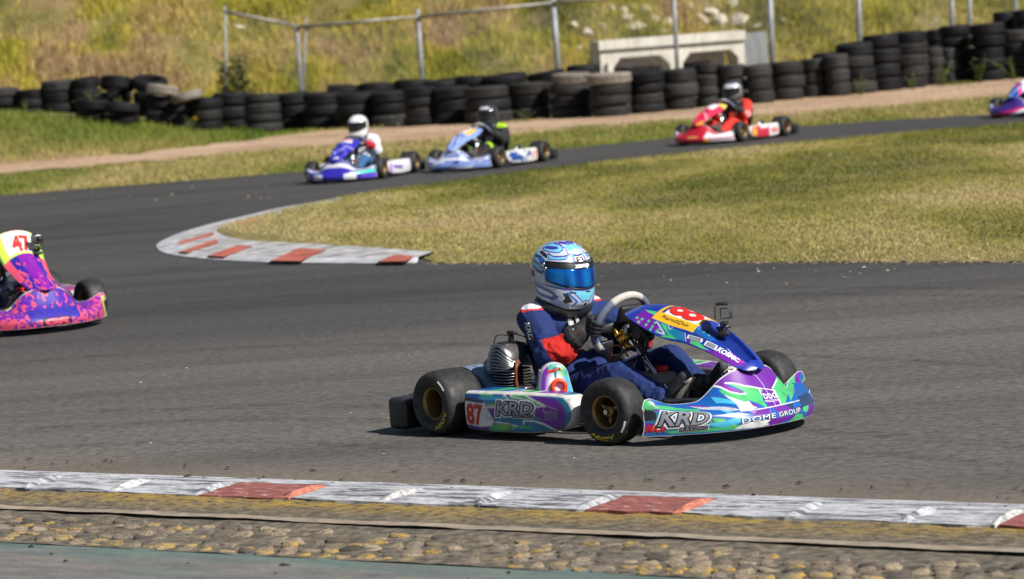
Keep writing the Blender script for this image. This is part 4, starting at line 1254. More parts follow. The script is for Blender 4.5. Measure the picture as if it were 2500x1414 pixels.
NOSE_PAINT = [
    ('T', [(-0.94, 0.788), (-0.775, 0.812), (-0.63, 0.562), (-0.68, 0.281), (-0.625, 0.306), (-0.415, 0.163), (-0.42, 0.075), (-0.765, 0.119), (-0.99, 0.069), (-0.995, 0.856)]),
    ('B', [(-0.405, 1.0), (-0.345, 0.831), (-0.325, 0.562), (-0.415, 0.194), (-0.62, 0.319), (-0.585, 0.638), (-0.64, 0.831), (-0.515, 0.906)]),
    ('P', [(-0.385, 1.0), (-0.345, 1.0), (-0.315, 1.0), (-0.175, 1.0), (0.135, 1.0), (0.28, 1.0), (0.335, 0.969), (0.81, 1.0), (0.79, 1.0), (0.36, 0.8), (0.345, 0.875), (0.27, 0.8), (0.115, 0.681), (0.095, 0.65), (-0.035, 0.719), (-0.165, 0.769), (-0.305, 0.881), (-0.28, 0.8), (-0.2, 0.7), (-0.245, 0.694), (-0.31, 0.763), (-0.345, 0.856)]),
    ('M', [(-0.33, 0.888), (-0.295, 0.825), (-0.255, 0.738), (-0.285, 0.769)]),
    ('G', [(-0.305, 0.881), (-0.17, 0.763), (-0.04, 0.706), (-0.02, 0.675), (-0.08, 0.556), (-0.09, 0.4), (-0.15, 0.513), (-0.22, 0.594), (-0.27, 0.562), (-0.335, 0.706), (-0.37, 0.806), (-0.37, 0.869), (-0.305, 0.769), (-0.25, 0.688), (-0.2, 0.681), (-0.205, 0.725)]),
    ('W', [(-0.365, 0.781), (-0.335, 0.7), (-0.265, 0.575), (-0.22, 0.581), (-0.19, 0.45), (-0.295, 0.413), (-0.37, 0.419), (-0.35, 0.537), (-0.345, 0.638)]),
    ('P', [(-0.22, 0.588), (-0.17, 0.469), (-0.19, 0.444), (-0.22, 0.494)]),
    ('P', [(-0.02, 0.675), (-0.055, 0.744), (0.11, 0.675), (0.11, 0.506), (0.065, 0.419), (-0.055, 0.425), (-0.07, 0.513), (-0.055, 0.594)]),
    ('G', [(0.115, 0.681), (0.345, 0.881), (0.36, 0.812), (0.625, 0.938), (0.705, 0.931), (0.79, 1.0), (0.735, 0.806), (0.36, 0.575), (0.215, 0.45), (0.27, 0.581), (0.175, 0.488), (0.065, 0.35), (0.065, 0.406), (0.095, 0.513), (0.1, 0.65)]),
    ('C', [(-0.435, 0.869), (-0.345, 0.638), (-0.335, 0.544), (-0.445, 0.731)]),
    ('S', [(-0.62, 0.888), (-0.47, 0.663), (-0.36, 0.45), (-0.45, 0.438), (-0.58, 0.656)]),
    ('P', [(-0.615, 0.925), (-0.525, 0.806), (-0.5, 0.7), (-0.615, 0.844)]),
    ('C', [(-0.525, 0.638), (-0.47, 0.456), (-0.4, 0.344), (-0.49, 0.394)]),
    ('P', [(-0.985, 1.0), (-0.97, 1.0), (-0.93, 0.956), (-0.89, 0.894), (-0.87, 0.788), (-0.905, 0.55), (-0.955, 0.656), (-0.99, 1.0)]),
    ('D', [(-0.995, 0.919), (-0.925, 0.519), (-0.935, 0.325), (-0.995, 0.3)]),
    ('G', [(-0.875, 0.788), (-0.77, 0.831), (-0.595, 0.681), (-0.63, 0.562), (-0.75, 0.663), (-0.89, 0.669)]),
    ('P', [(-0.99, 0.275), (-0.925, 0.256), (-0.765, 0.144), (-0.88, 0.138), (-0.995, 0.081)]),
    ('G', [(-0.89, 0.113), (-0.765, 0.131), (-0.64, 0.131), (-0.42, 0.119), (-0.42, 0.044), (-0.635, 0.056), (-0.86, 0.056)]),
    ('G', [(-0.605, 0.319), (-0.535, 0.294), (-0.42, 0.119), (-0.49, 0.094), (-0.62, 0.156), (-0.635, 0.256)]),
    ('P', [(-0.615, 0.306), (-0.6, 0.225), (-0.625, 0.238)]),
    ('L', [(-0.59, 0.275), (-0.525, 0.263), (-0.45, 0.144), (-0.52, 0.163)]),
    ('V', [(-0.3, 0.406), (-0.08, 0.406), (-0.095, 0.294), (-0.235, 0.288)]),
    ('P', [(-0.175, 0.169), (-0.1, 0.175), (0.21, 0.169), (0.2, 0.113), (0.005, 0.05), (-0.115, 0.038)]),
    ('W', [(-0.41, 0.163), (-0.175, 0.181), (-0.13, 0.044), (-0.31, 0.05)]),
    ('C', [(-0.25, 0.163), (-0.17, 0.169), (-0.15, 0.081), (-0.23, 0.081)]),
    ('N', [(0.13, 0.425), (0.385, 0.438), (0.595, 0.444), (0.455, 0.288), (0.28, 0.238), (0.11, 0.319)]),
    ('B', [(0.225, 0.413), (0.38, 0.431), (0.32, 0.319), (0.195, 0.312)]),
    ('G', [(0.345, 0.338), (0.4, 0.338), (0.455, 0.225), (0.38, 0.138), (0.31, 0.194)]),
    ('P', [(0.835, 0.925), (0.955, 0.981), (0.98, 1.0), (1.0, 1.0), (0.84, 0.681), (0.78, 0.844)]),
    ('G', [(0.775, 1.0), (0.87, 0.969), (0.78, 0.806), (0.75, 0.906)]),
    ('W', 0.012, [(-0.385, 1.0), (-0.34, 0.844), (-0.31, 0.763), (-0.245, 0.694), (-0.2, 0.681)]),
    ('W', 0.01, [(-0.305, 0.888), (-0.165, 0.769), (-0.035, 0.713), (-0.02, 0.675)]),
    ('W', 0.008, [(0.27, 0.8), (0.115, 0.681), (0.095, 0.513), (0.055, 0.369)]),
    ('W', 0.008, [(0.345, 0.881), (0.36, 0.812), (0.375, 0.75), (0.705, 0.931), (0.79, 1.0)]),
    ('S', 0.006, [(0.0, 0.894), (0.035, 0.75), (0.025, 0.531), (-0.02, 0.194)]),
    ('W', 0.008, [(-0.37, 0.419), (-0.19, 0.419), (0.06, 0.431), (0.355, 0.419)]),
    ('G', 'dots', 0.035, [(-0.965, 0.806), (-0.925, 0.85), (-0.905, 0.719), (-0.975, 0.944), (-0.945, 0.7)]),
    ('G', 'dots', 0.03, [(0.985, 1.0), (0.99, 0.963), (0.985, 0.725), (1.0, 1.0)]),
]
PANEL_PAINT = [
    ('T', [(-0.733, 0.225), (-0.717, 0.308), (-0.775, 0.467), (-0.958, 0.504), (-0.958, 0.433), (-0.975, 0.35), (-0.933, 0.275)]),
    ('P', [(-0.967, 0.083), (-0.483, 0.087), (-0.525, 0.154), (-0.458, 0.167), (-0.617, 0.171), (-0.708, 0.183), (-0.733, 0.225), (-0.908, 0.325), (-0.933, 0.275), (-0.975, 0.183), (-1.0, 0.125)]),
    ('G', [(-0.483, 0.087), (-0.458, 0.167), (-0.583, 0.175), (-0.567, 0.129)]),
    ('G', [(-0.717, 0.258), (-0.717, 0.308), (-0.85, 0.346), (-0.958, 0.433), (-0.967, 0.408), (-0.975, 0.35), (-0.992, 0.308), (-0.933, 0.338), (-0.925, 0.375), (-0.842, 0.321)]),
    ('N', [(-0.683, 0.475), (-0.625, 0.512), (-0.633, 0.654), (-0.725, 0.642), (-0.708, 0.504)]),
    ('B', [(-0.392, 0.483), (-0.192, 0.621), (-0.617, 0.838), (-0.375, 0.725), (-0.683, 0.658), (-0.675, 0.483)]),
    ('P', [(-0.817, 0.479), (-0.883, 0.525), (-0.933, 0.696), (-0.833, 0.746), (-0.775, 0.9), (-0.575, 0.954), (-0.808, 0.942), (-1.0, 0.887), (-1.0, 0.796), (-0.992, 0.662), (-0.967, 0.504)]),
    ('G', [(-0.9, 0.529), (-0.858, 0.596), (-0.925, 0.65), (-0.933, 0.696), (-0.983, 0.637), (-0.967, 0.542)]),
    ('M', [(-0.183, 0.625), (-0.558, 0.829), (-0.55, 0.942), (-0.75, 0.9), (-0.392, 0.754)]),
    ('S', 0.03, [(-0.733, 0.225), (-0.917, 0.329), (-0.933, 0.275)]),
    ('S', 0.03, [(-0.383, 0.487), (-0.192, 0.621), (-0.617, 0.838)]),
    ('S', 0.02, [(-0.775, 0.467), (-0.95, 0.504)]),
    ('S', 0.02, [(-0.7, 0.317), (-0.792, 0.35), (-0.725, 0.362)]),
    ('G', 'dots', 0.036, [(-0.858, 0.1), (-0.825, 0.129), (-0.8, 0.171), (-0.767, 0.217), (-0.933, 0.125), (-0.908, 0.171), (-0.875, 0.217), (-0.858, 0.275), (-0.95, 0.217), (-0.925, 0.263)]),
    ('G', 'dots', 0.03, [(-0.483, 0.483), (-0.508, 0.537), (-0.525, 0.583), (-0.533, 0.625)]),
]
POD_PAINT = [
    ('B', [(0.0, 0.967), (0.129, 0.95), (0.383, 0.967), (0.429, 0.825), (0.304, 0.775), (0.196, 0.767), (0.133, 0.783), (0.0, 0.833)]),
    ('G', [(0.133, 0.942), (0.279, 0.942), (0.275, 0.875), (0.167, 0.892)]),
    ('C', [(0.138, 0.875), (0.379, 0.9), (0.404, 0.85), (0.296, 0.792), (0.154, 0.8)]),
    ('L', [(0.217, 0.7), (0.317, 0.708), (0.317, 0.658), (0.229, 0.65)]),
    ('P', [(0.233, 0.625), (0.325, 0.617), (0.317, 0.342), (0.287, 0.292)]),
    ('P', [(0.375, 0.967), (0.438, 0.958), (0.454, 0.9), (0.412, 0.875)]),
    ('G', [(0.446, 0.942), (0.571, 0.942), (0.733, 0.767), (0.742, 0.717), (0.683, 0.725), (0.621, 0.808), (0.529, 0.833), (0.438, 0.85)]),
    ('P', [(0.575, 0.95), (0.838, 0.9), (0.904, 0.733), (0.933, 0.525), (0.925, 0.258), (0.883, 0.108), (0.825, 0.025), (0.738, 0.192), (0.658, 0.292), (0.567, 0.3), (0.554, 0.242), (0.554, 0.325), (0.667, 0.333), (0.742, 0.308), (0.675, 0.433), (0.675, 0.7), (0.75, 0.675), (0.729, 0.767)]),
    ('G', [(0.292, 0.25), (0.425, 0.233), (0.483, 0.175), (0.479, 0.117), (0.329, 0.025), (0.212, 0.025), (0.242, 0.142)]),
    ('L', [(0.317, 0.192), (0.421, 0.192), (0.462, 0.142), (0.367, 0.125)]),
    ('G', [(0.508, 0.2), (0.621, 0.175), (0.625, 0.125), (0.508, 0.133)]),
    ('M', [(0.279, 0.2), (0.321, 0.208), (0.275, 0.158)]),
    ('D', [(0.0, 0.842), (0.188, 0.775), (0.183, 0.717), (0.0, 0.742)]),
    ('W', [(0.004, 0.75), (0.188, 0.708), (0.196, 0.75), (0.283, 0.292), (0.25, 0.158), (0.138, 0.108), (0.0, 0.133)]),
    ('P', [(0.0, 0.117), (0.229, 0.1), (0.212, 0.042), (0.0, 0.025)]),
    ('W', 0.012, [(0.375, 0.958), (0.429, 0.825)]),
    ('W', 0.012, [(0.575, 0.95), (0.75, 0.7)]),
    ('W', 0.012, [(0.554, 0.242), (0.562, 0.325), (0.658, 0.308), (0.742, 0.217), (0.825, 0.025)]),
    ('W', 0.01, [(0.225, 0.625), (0.442, 0.642), (0.754, 0.683)]),
    ('W', 0.01, [(0.438, 0.95), (0.458, 0.892), (0.621, 0.817)]),
    ('W', 0.01, [(0.292, 0.267), (0.425, 0.233), (0.492, 0.175)]),
]
HELMET_PAINT = [
    ('C', [(-2.025, 0.115), (-2.094, 0.129), (-1.501, 0.135), (-0.698, 0.127), (-0.646, 0.111), (-0.855, 0.1), (-1.222, 0.102), (-1.641, 0.105)]),
    ('P', [(-1.937, 0.115), (-1.798, 0.123), (-0.977, 0.123), (-0.873, 0.115), (-1.152, 0.111), (-1.623, 0.113)]),
    ('C', [(-1.344, 0.096), (-0.977, 0.084), (-0.506, 0.086), (-0.471, 0.076), (-0.803, 0.072), (-1.222, 0.074)]),
    ('D', [(-1.99, 0.1), (-1.798, 0.105), (-1.379, 0.094), (-1.274, 0.076), (-1.466, 0.082)]),
    ('C', [(0.052, 0.121), (0.419, 0.113), (0.244, 0.098), (0.07, 0.102)]),
    ('C', [(-1.222, 0.137), (0.611, 0.133), (-0.14, 0.129), (-0.925, 0.135)]),
    ('W', [(-0.209, 0.086), (0.332, 0.08), (0.209, 0.056), (-0.262, 0.062)]),
    ('C', [(-2.269, 0.06), (-1.623, 0.052), (-1.449, 0.033), (-1.449, 0.019), (-1.745, 0.033), (-2.147, 0.05)]),
    ('P', [(-2.251, 0.048), (-1.868, 0.044), (-1.676, 0.027), (-1.414, 0.017), (-1.414, 0.009), (-1.763, 0.019), (-2.042, 0.033)]),
    ('B', [(-1.902, 0.084), (-1.553, 0.08), (-1.309, 0.066), (-1.326, 0.036), (-1.344, 0.013), (-1.449, 0.023), (-1.553, 0.052)]),
    ('N', [(-2.321, 0.088), (-1.693, 0.086), (-1.553, 0.08), (-1.99, 0.076)]),
    ('N', [(-2.269, 0.025), (-1.902, 0.023), (-1.85, -0.007), (-2.164, -0.005)]),
    ('C', [(-1.326, -0.019), (-0.611, -0.036), (-0.559, -0.05), (-0.96, -0.042), (-1.292, -0.034)]),
    ('S', [(-2.321, -0.011), (-1.466, -0.013), (-1.326, -0.021), (-0.96, -0.042), (-1.292, -0.036), (-2.304, -0.032)]),
    ('T', [(-2.321, -0.029), (-1.902, -0.038), (-1.134, -0.06), (-0.89, -0.084), (-1.065, -0.1), (-1.571, -0.098), (-2.217, -0.09)]),
    ('W', [(-1.937, -0.054), (-1.257, -0.066), (-1.012, -0.078), (-1.117, -0.092), (-1.78, -0.082)]),
    ('D', [(-0.733, -0.066), (-0.576, -0.066), (-0.419, -0.103), (-0.646, -0.111), (-0.733, -0.1), (-0.646, -0.088)]),
    ('C', [(-0.576, -0.05), (0.367, -0.064), (0.297, -0.078), (-0.105, -0.105), (-0.401, -0.064)]),
    ('V', 0.03, [(-0.977, 0.133), (-0.524, 0.117), (-0.454, 0.096), (-0.384, 0.088)]),
    ('V', 0.03, [(-1.344, 0.098), (-1.065, 0.086), (-0.681, 0.086), (-0.454, 0.09)]),
    ('V', 0.03, [(-1.885, -0.031), (-0.96, -0.044), (-0.593, -0.054)]),
    ('B', 0.06, [(-0.576, -0.064), (-0.297, -0.101), (-0.401, -0.119)]),
    ('V', 0.03, [(-0.314, 0.078), (-0.262, 0.062)]),
    ('B', 0.05, [(-1.571, -0.098), (-1.065, -0.1), (-0.89, -0.086)]),
    ('D', 0.03, [(-0.209, 0.088), (0.332, 0.08)]),
]
# ================================================================== KART PARTS
PAL87 = {'P': (0.15, 0.012, 0.33), 'G': (0.07, 0.50, 0.17), 'B': (0.008, 0.11, 0.43), 'T': (0.012, 0.20, 0.36), 'C': (0.06, 0.46, 0.72), 'W': (0.80, 0.80, 0.80), 'S': (0.52, 0.56, 0.66),
         'D': (0.012, 0.02, 0.03), 'M': (0.42, 0.02, 0.42), 'L': (0.30, 0.55, 0.10), 'Y': (0.85, 0.48, 0.02), 'N': (0.02, 0.045, 0.12), 'V': (0.40, 0.20, 0.62)}
def paint(U, V, base, items, pal, asp=1.0):
    """printed livery: polygons, strokes and dots in surface coordinates, edges softened over one cell"""
    if U.ndim == 2 and U.shape[0] > 1:
        du = np.abs(np.gradient(U, axis=0)).mean() or 1e-3; dv = np.abs(np.gradient(V, axis=1)).mean() or 1e-3
    else:
        du, dv = 0.006, 0.024
    return sum(paint1(U + a * du, V + b_ * dv, base, items, pal, asp) for a, b_ in ((-.33, -.33), (.33, -.33), (-.33, .33), (.33, .33), (0, 0))) / 5.0
def paint1(U, V, base, items, pal, asp=1.0):
    C = np.empty(U.shape + (3,)); C[...] = base
    for it in items:
        if len(it) == 2:
            C[inpoly(U, V, it[1])] = pal[it[0]]
        elif it[1] == 'dots':
            for q in it[3]:
                C[((U - q[0]) ** 2 + ((V - q[1]) / asp) ** 2) < it[2] ** 2] = pal[it[0]]
        else:
            P = it[2]
            for a, b_ in zip(P[:-1], P[1:]):
                a = np.array(a) / (1, asp); b2 = np.array(b_) / (1, asp); d = b2 - a; L2 = d.dot(d) + 1e-12
                t = np.clip(((U - a[0]) * d[0] + (V / asp - a[1]) * d[1]) / L2, 0, 1)
                C[((U - a[0] - t * d[0]) ** 2 + (V / asp - a[1] - t * d[1]) ** 2) < (it[1] * 0.5) ** 2] = pal[it[0]]
    return C

def mat_group():
    d = {}
    d['gloss'] = attr_mat('printed_livery', 0.36, 0.25, 0.10, (0.2, 0.18, 0.16), 16)
    d['scuffed'] = attr_mat('scuffed_livery', 0.40, 0.25, 0.6, (0.07, 0.065, 0.06), 22)
    d['paint_attr'] = attr_mat('helmet_lacquer', 0.2, 0.8, 0.0)
    d['cloth'] = attr_mat('suit_cloth', 0.85, 0.0, 0.15, (0.03, 0.03, 0.03), 20, 0.25)
    d['black'] = pm('black_plastic', (0.02, 0.021, 0.024), 0.45, 0, 0.3, 20)
    d['rubber'] = pm('kart_tyre_rubber', (0.024, 0.024, 0.025), 0.6, 0, 0.55, 45, 0.35)
    d['gold'] = pm('gold_magnesium', (0.30, 0.19, 0.075), 0.4, 0.7, 0.25, 20)
    d['steel'] = pm('dark_steel', (0.20, 0.21, 0.23), 0.3, 0.9, 0.2, 20)
    d['chrome'] = pm('chromed_steel', (0.55, 0.57, 0.60), 0.18, 1.0, 0.1, 20)
    d['white'] = pm('white_plastic', (0.70, 0.69, 0.65), 0.45, 0, 0.12, 10)
    d['bluegrey'] = pm('blue_grey_plastic', (0.16, 0.22, 0.33), 0.4, 0, 0.15, 12)
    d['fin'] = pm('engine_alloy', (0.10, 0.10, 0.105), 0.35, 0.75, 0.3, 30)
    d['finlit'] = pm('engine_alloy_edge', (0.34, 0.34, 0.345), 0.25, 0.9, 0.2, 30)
    d['red'] = pm('red_rubber', (0.75, 0.07, 0.02), 0.4, 0, 0.1, 20)
    d['redprint'] = pm('red_print', (0.62, 0.02, 0.015), 0.45, 0, 0.1, 20)
    d['whiteprint'] = pm('white_print', (0.80, 0.80, 0.80), 0.45, 0, 0.08, 20)
    d['blackprint'] = pm('black_print', (0.012, 0.012, 0.016), 0.45, 0, 0.2, 20)
    d['silverprint'] = pm('silver_print', (0.28, 0.30, 0.35), 0.35, 0.2, 0.35, 12)
    d['yellowprint'] = pm('yellow_print', (0.50, 0.38, 0.02), 0.6, 0, 0.3, 20)
    d['orange'] = pm('orange_hose', (0.22, 0.045, 0.015), 0.5, 0, 0.2, 20)
    d['tank'] = pm('smoked_tank_plastic', (0.20, 0.15, 0.13), 0.35, 0, 0.3, 9)
    d['seat'] = pm('seat_shell', (0.03, 0.03, 0.032), 0.4, 0, 0.2, 20)
    d['brass'] = pm('gold_anodised', (0.52, 0.31, 0.05), 0.3, 0.8, 0.2, 30)
    d['glove'] = pm('black_glove', (0.018, 0.018, 0.02), 0.8, 0, 0.4, 60, 0.4)
    d['sole'] = pm('pale_sole', (0.42, 0.39, 0.32), 0.8, 0, 0.2, 30)
    d['shoe'] = pm('dark_shoe', (0.05, 0.05, 0.055), 0.8, 0, 0.3, 40)
    d['wheelgrip'] = attr_mat('wheel_grip_suede', 0.7, 0.0, 0.2, (0.1, 0.1, 0.1), 30, 0.2)
    m, nt, b = mat_new('mirror_visor')
    v = coords(nt)
    nt.links.new(ramp(nt, noise(nt, coords(nt, 'Object', (1, 9, 0.6)), 4.0, 3), ((0.35, (0.004, 0.07, 0.40)), (0.65, (0.015, 0.26, 0.85)))), b.inputs['Base Color'])
    b.inputs['Metallic'].default_value = 0.75; b.inputs['Roughness'].default_value = 0.13
    d['mirror'] = m
    m, nt, b = mat_new('dark_visor'); b.inputs['Base Color'].default_value = (0.015, 0.014, 0.014, 1); b.inputs['Roughness'].default_value = 0.12
    nt.links.new(ramp(nt, noise(nt, coords(nt), 9.0, 3), ((0.4, (0.01, 0.01, 0.012)), (0.7, (0.05, 0.035, 0.03)))), b.inputs['Base Color'])
    d['darkvisor'] = m
    m, nt, b = mat_new('clear_housing')
    b.inputs['Base Color'].default_value = (0.9, 0.93, 0.95, 1); b.inputs['Roughness'].default_value = 0.05
    b.inputs['Transmission Weight'].default_value = 1.0; b.inputs['IOR'].default_value = 1.02
    nt.links.new(ramp(nt, noise(nt, coords(nt), 40.0, 2), ((0.3, 0.03), (0.7, 0.10))), b.inputs['Roughness'])
    d['clear'] = m
    return d
MK = mat_group()

# ---- lettering: built-in font turned into flat meshes, then laid on a surface
_txt = {}
def text_mesh(s, bold=0.0, shear=0.0, space=1.0, sub=True):
    key = (s, bold, shear, space)
    if key in _txt: return _txt[key]
    cu = bpy.data.curves.new('lettering_curve', 'FONT')
    cu.body = s; cu.size = 1.0; cu.offset = bold; cu.shear = shear; cu.resolution_u = 3; cu.space_character = space
    ob = bpy.data.objects.new('lettering_curve', cu); COL.objects.link(ob)
    bpy.context.view_layer.update()
    me = bpy.data.meshes.new_from_object(ob.evaluated_get(bpy.context.evaluated_depsgraph_get()))
    bpy.data.objects.remove(ob); bpy.data.curves.remove(cu)
    bm = bmesh.new(); bm.from_mesh(me); bpy.data.meshes.remove(me)
    bmesh.ops.triangulate(bm, faces=bm.faces)
    for lim in (0.5, 0.25, 0.14):
        e = [q for q in bm.edges if q.calc_length() > lim]
        if e: bmesh.ops.subdivide_edges(bm, edges=e, cuts=1); bmesh.ops.triangulate(bm, faces=bm.faces)
    bm.verts.index_update()
    V = np.array([tuple(v.co)[:2] for v in bm.verts]); F = [tuple(v.index for v in f.verts) for f in bm.faces]
    bm.free()
    _txt[key] = (V, F)
    return V, F

def lay(name, s, quad, f, mat, parent, off=0.0012, bold=0.0, shear=0.0, space=1.0, ref=None, flip=1.0, cut=True):
    """lay lettering s on the surface f(u, v): quad = uv of bottom-left, bottom-right, top-right, top-left"""
    V, F = text_mesh(s, bold, shear, space)
    R = text_mesh(s, 0.0 if ref is None else ref, shear, space)[0]
    lo, hi = R.min(0), R.max(0)
    T = (V - lo) / (hi - lo)
    q = np.array(quad, float)
    a, b_ = T[:, :1], T[:, 1:]
    uv = q[0] * (1 - a) * (1 - b_) + q[1] * a * (1 - b_) + q[2] * a * b_ + q[3] * (1 - a) * b_
    def surf(w):
        e = 2e-3
        P = f(w[:, 0], w[:, 1]); Pu = f(w[:, 0] + e, w[:, 1]) - f(w[:, 0] - e, w[:, 1]); Pv = f(w[:, 0], np.clip(w[:, 1] + e, None, 1)) - f(w[:, 0], w[:, 1] - e)
        n = np.cross(Pu, Pv); n /= np.linalg.norm(n, axis=1, keepdims=True) + 1e-12
        return P + n * off * flip
    me = mesh_vf(name, surf(uv), F, False)
    return new_obj(name, me, parent, mat)

def lay_poly(name, uvpoly, f, mat, parent, off=0.001, flip=1.0, n=8):
    """a flat printed quad on the surface"""
    q = np.array(uvpoly, float)
    a = np.linspace(0, 1, n)
    A, B_ = np.meshgrid(a, a, indexing='ij')
    A, B_ = A.ravel()[:, None], B_.ravel()[:, None]
    uv = q[0] * (1 - A) * (1 - B_) + q[1] * A * (1 - B_) + q[2] * A * B_ + q[3] * (1 - A) * B_
    e = 2e-3
    P = f(uv[:, 0], uv[:, 1]); Pu = f(uv[:, 0] + e, uv[:, 1]) - f(uv[:, 0] - e, uv[:, 1]); Pv = f(uv[:, 0], uv[:, 1] + e) - f(uv[:, 0], uv[:, 1] - e)
    nn = np.cross(Pu, Pv); nn /= np.linalg.norm(nn, axis=1, keepdims=True) + 1e-12
    return new_obj(name, mesh_vf(name, P + nn * off * flip, grid_faces(n, n), False), parent, mat)

def solid(o, t=0.004, off=-1):
    m = o.modifiers.new('thickness', 'SOLIDIFY'); m.thickness = t; m.offset = off
    return o

# ---- shared meshes (all karts)
_cache = {}
def cached(key, fn):
    if key not in _cache: _cache[key] = fn()
    return _cache[key]

def tyre_mesh(front):
    if front: pr = [(0.066, 0.046), (0.070, 0.053), (0.084, 0.062), (0.102, 0.066), (0.117, 0.062), (0.127, 0.051), (0.132, 0.034), (0.1335, 0.0)]
    else: pr = [(0.066, 0.078), (0.070, 0.086), (0.084, 0.096), (0.102, 0.101), (0.118, 0.097), (0.130, 0.084), (0.1355, 0.062), (0.137, 0.0)]
    prof = [(r_, -h) for r_, h in pr] + [(r_, h) for r_, h in pr[::-1][1:]]
    prof += [(0.062, 0.0)]
    me = fix_normals(mesh_vf('tyre', *lathe(prof, 64, 'y')))
    me.materials.append(MK['rubber']); return me
def rim_mesh(front):
    hw = 0.050 if front else 0.084
    g = G()
    prof = [(0.069, -hw), (0.069, -hw + 0.006), (0.063, -hw + 0.010), (0.060, -hw * 0.3), (0.060, hw * 0.3), (0.063, hw - 0.010), (0.069, hw - 0.006), (0.069, hw), (0.065, hw), (0.058, hw * 0.8), (0.056, 0), (0.058, -hw * 0.8), (0.065, -hw)]
    g.add(lathe(prof, 40, 'y'))
    hy = -0.012 if front else 0.02
    g.add(lathe([(0.0, hy - 0.02), (0.022, hy - 0.02), (0.024, hy - 0.01), (0.024, hy + 0.03), (0.0, hy + 0.03)], 24, 'y', closed=False))
    for k in range(3):
        a = 2 * math.pi * k / 3 + 0.5
        c, s = math.cos(a), math.sin(a)
        pts = [(c * 0.018, hy, s * 0.018), (c * 0.04, hy - 0.004, s * 0.04), (c * 0.059, hy + 0.004, s * 0.059)]
        g.add(tube(pts, [0.012, 0.009, 0.011], 8))
    g.add(lathe([(0.0, hy + 0.031), (0.057, hy + 0.031), (0.057, hy + 0.036), (0.0, hy + 0.036)], 32, 'y', closed=False))
    me = fix_normals(mesh_vf('wheel', g.v, g.f)); me.materials.append(MK['gold']); return me
def nut_mesh(front):
    hy = -0.012 if front else 0.02
    g = G(); g.add(lathe([(0.0, hy - 0.036), (0.011, hy - 0.036), (0.013, hy - 0.02), (0.0, hy - 0.018)], 6, 'y', closed=False))
    me = fix_normals(mesh_vf('axle_nut', g.v, g.f, False)); me.materials.append(MK['chrome']); return me
def arc_text(s, r0, r1, a0, a1, y, bold=0.03):
    V, F = text_mesh(s, bold)
    lo, hi = V.min(0), V.max(0); T = (V - lo) / (hi - lo)
    a = a0 + (a1 - a0) * T[:, 0]; r_ = r0 + (r1 - r0) * T[:, 1]
    yy = y if np.isscalar(y) else np.interp(r_, *y)
    return np.stack([r_ * np.cos(a), yy, r_ * np.sin(a)], 1), F

def make_wheel(parent, x, y, front, side, steer=0.0, detail=True):
    """side -1 right, 1 left"""
    w = new_obj('wheel', cached(('rim', front), lambda: rim_mesh(front)), parent)
    w.location = (x, y, 0.1335 if front else 0.137)
    w.rotation_euler = (0, 0, (math.pi if side > 0 else 0) + steer)
    new_obj('tyre', cached(('tyre', front), lambda: tyre_mesh(front)), w)
    if detail:
        new_obj('axle_nut', cached(('nut', front), lambda: nut_mesh(front)), w)
        prof = ([0.07, 0.084, 0.102, 0.117, 0.127], [-0.0555, -0.0645, -0.0685, -0.0645, -0.0535]) if front else ([0.07, 0.084, 0.102, 0.118, 0.13], [-0.0885, -0.0985, -0.1035, -0.0995, -0.0865])
        a0 = math.radians(-130 if front else -78)
        V, F = arc_text('VEGA', 0.096, 0.112, a0, a0 + math.radians(72 if front else 66), prof, 0.045)
        new_obj('lettering', mesh_vf('lettering', V, F, False), w, MK['yellowprint'])
        aa = math.radians(-28 if front else 45)
        ring = []
        for k in range(7):
            t = aa + math.radians(26) * (k / 6 - 0.5)
            for r_ in (0.112, 0.119):
                ring.append((r_ * math.cos(t), float(np.interp(r_, *prof)) - 0.0008, r_ * math.sin(t)))
        new_obj('white_dash', mesh_vf('white_dash', ring, grid_faces(7, 2), False), w, MK['whiteprint'])
    return w

def frame_mesh():
    g = G()
    for s in (-1, 1):
        g.add(tube(smooth_path([(-0.14, 0.20 * s, 0.075), (0.05, 0.27 * s, 0.055), (0.45, 0.31 * s, 0.05), (0.78, 0.22 * s, 0.05), (1.02, 0.14 * s, 0.055), (1.14, 0.12 * s, 0.06)], 6), 0.015, 10))
        g.add(tube(smooth_path([(0.16, 0.27 * s, 0.06), (0.18, 0.45 * s, 0.07), (0.30, 0.475 * s, 0.075), (0.70, 0.455 * s, 0.075), (0.80, 0.40 * s, 0.07), (0.82, 0.24 * s, 0.055)], 5), 0.010, 8))
        g.add(tube([(0.90, 0.20 * s, 0.10), (0.95, 0.33 * s, 0.125)], 0.016, 8)); g.add(tube([(0.95, 0.34 * s, 0.1335), (0.95, 0.46 * s, 0.1335)], 0.011, 8))
        g.add(tube([(0.80, 0.03 * s, 0.145), (0.88, 0.36 * s, 0.12)], 0.006, 8))
    g.add(tube([(0.86, -0.2, 0.055), (0.86, 0.2, 0.055)], 0.014, 8)); g.add(tube([(0.30, -0.3, 0.05), (0.30, 0.3, 0.05)], 0.014, 8)); g.add(tube([(-0.12, -0.22, 0.075), (-0.12, 0.22, 0.075)], 0.014, 8))
    return fix_normals(g.mesh('frame'))
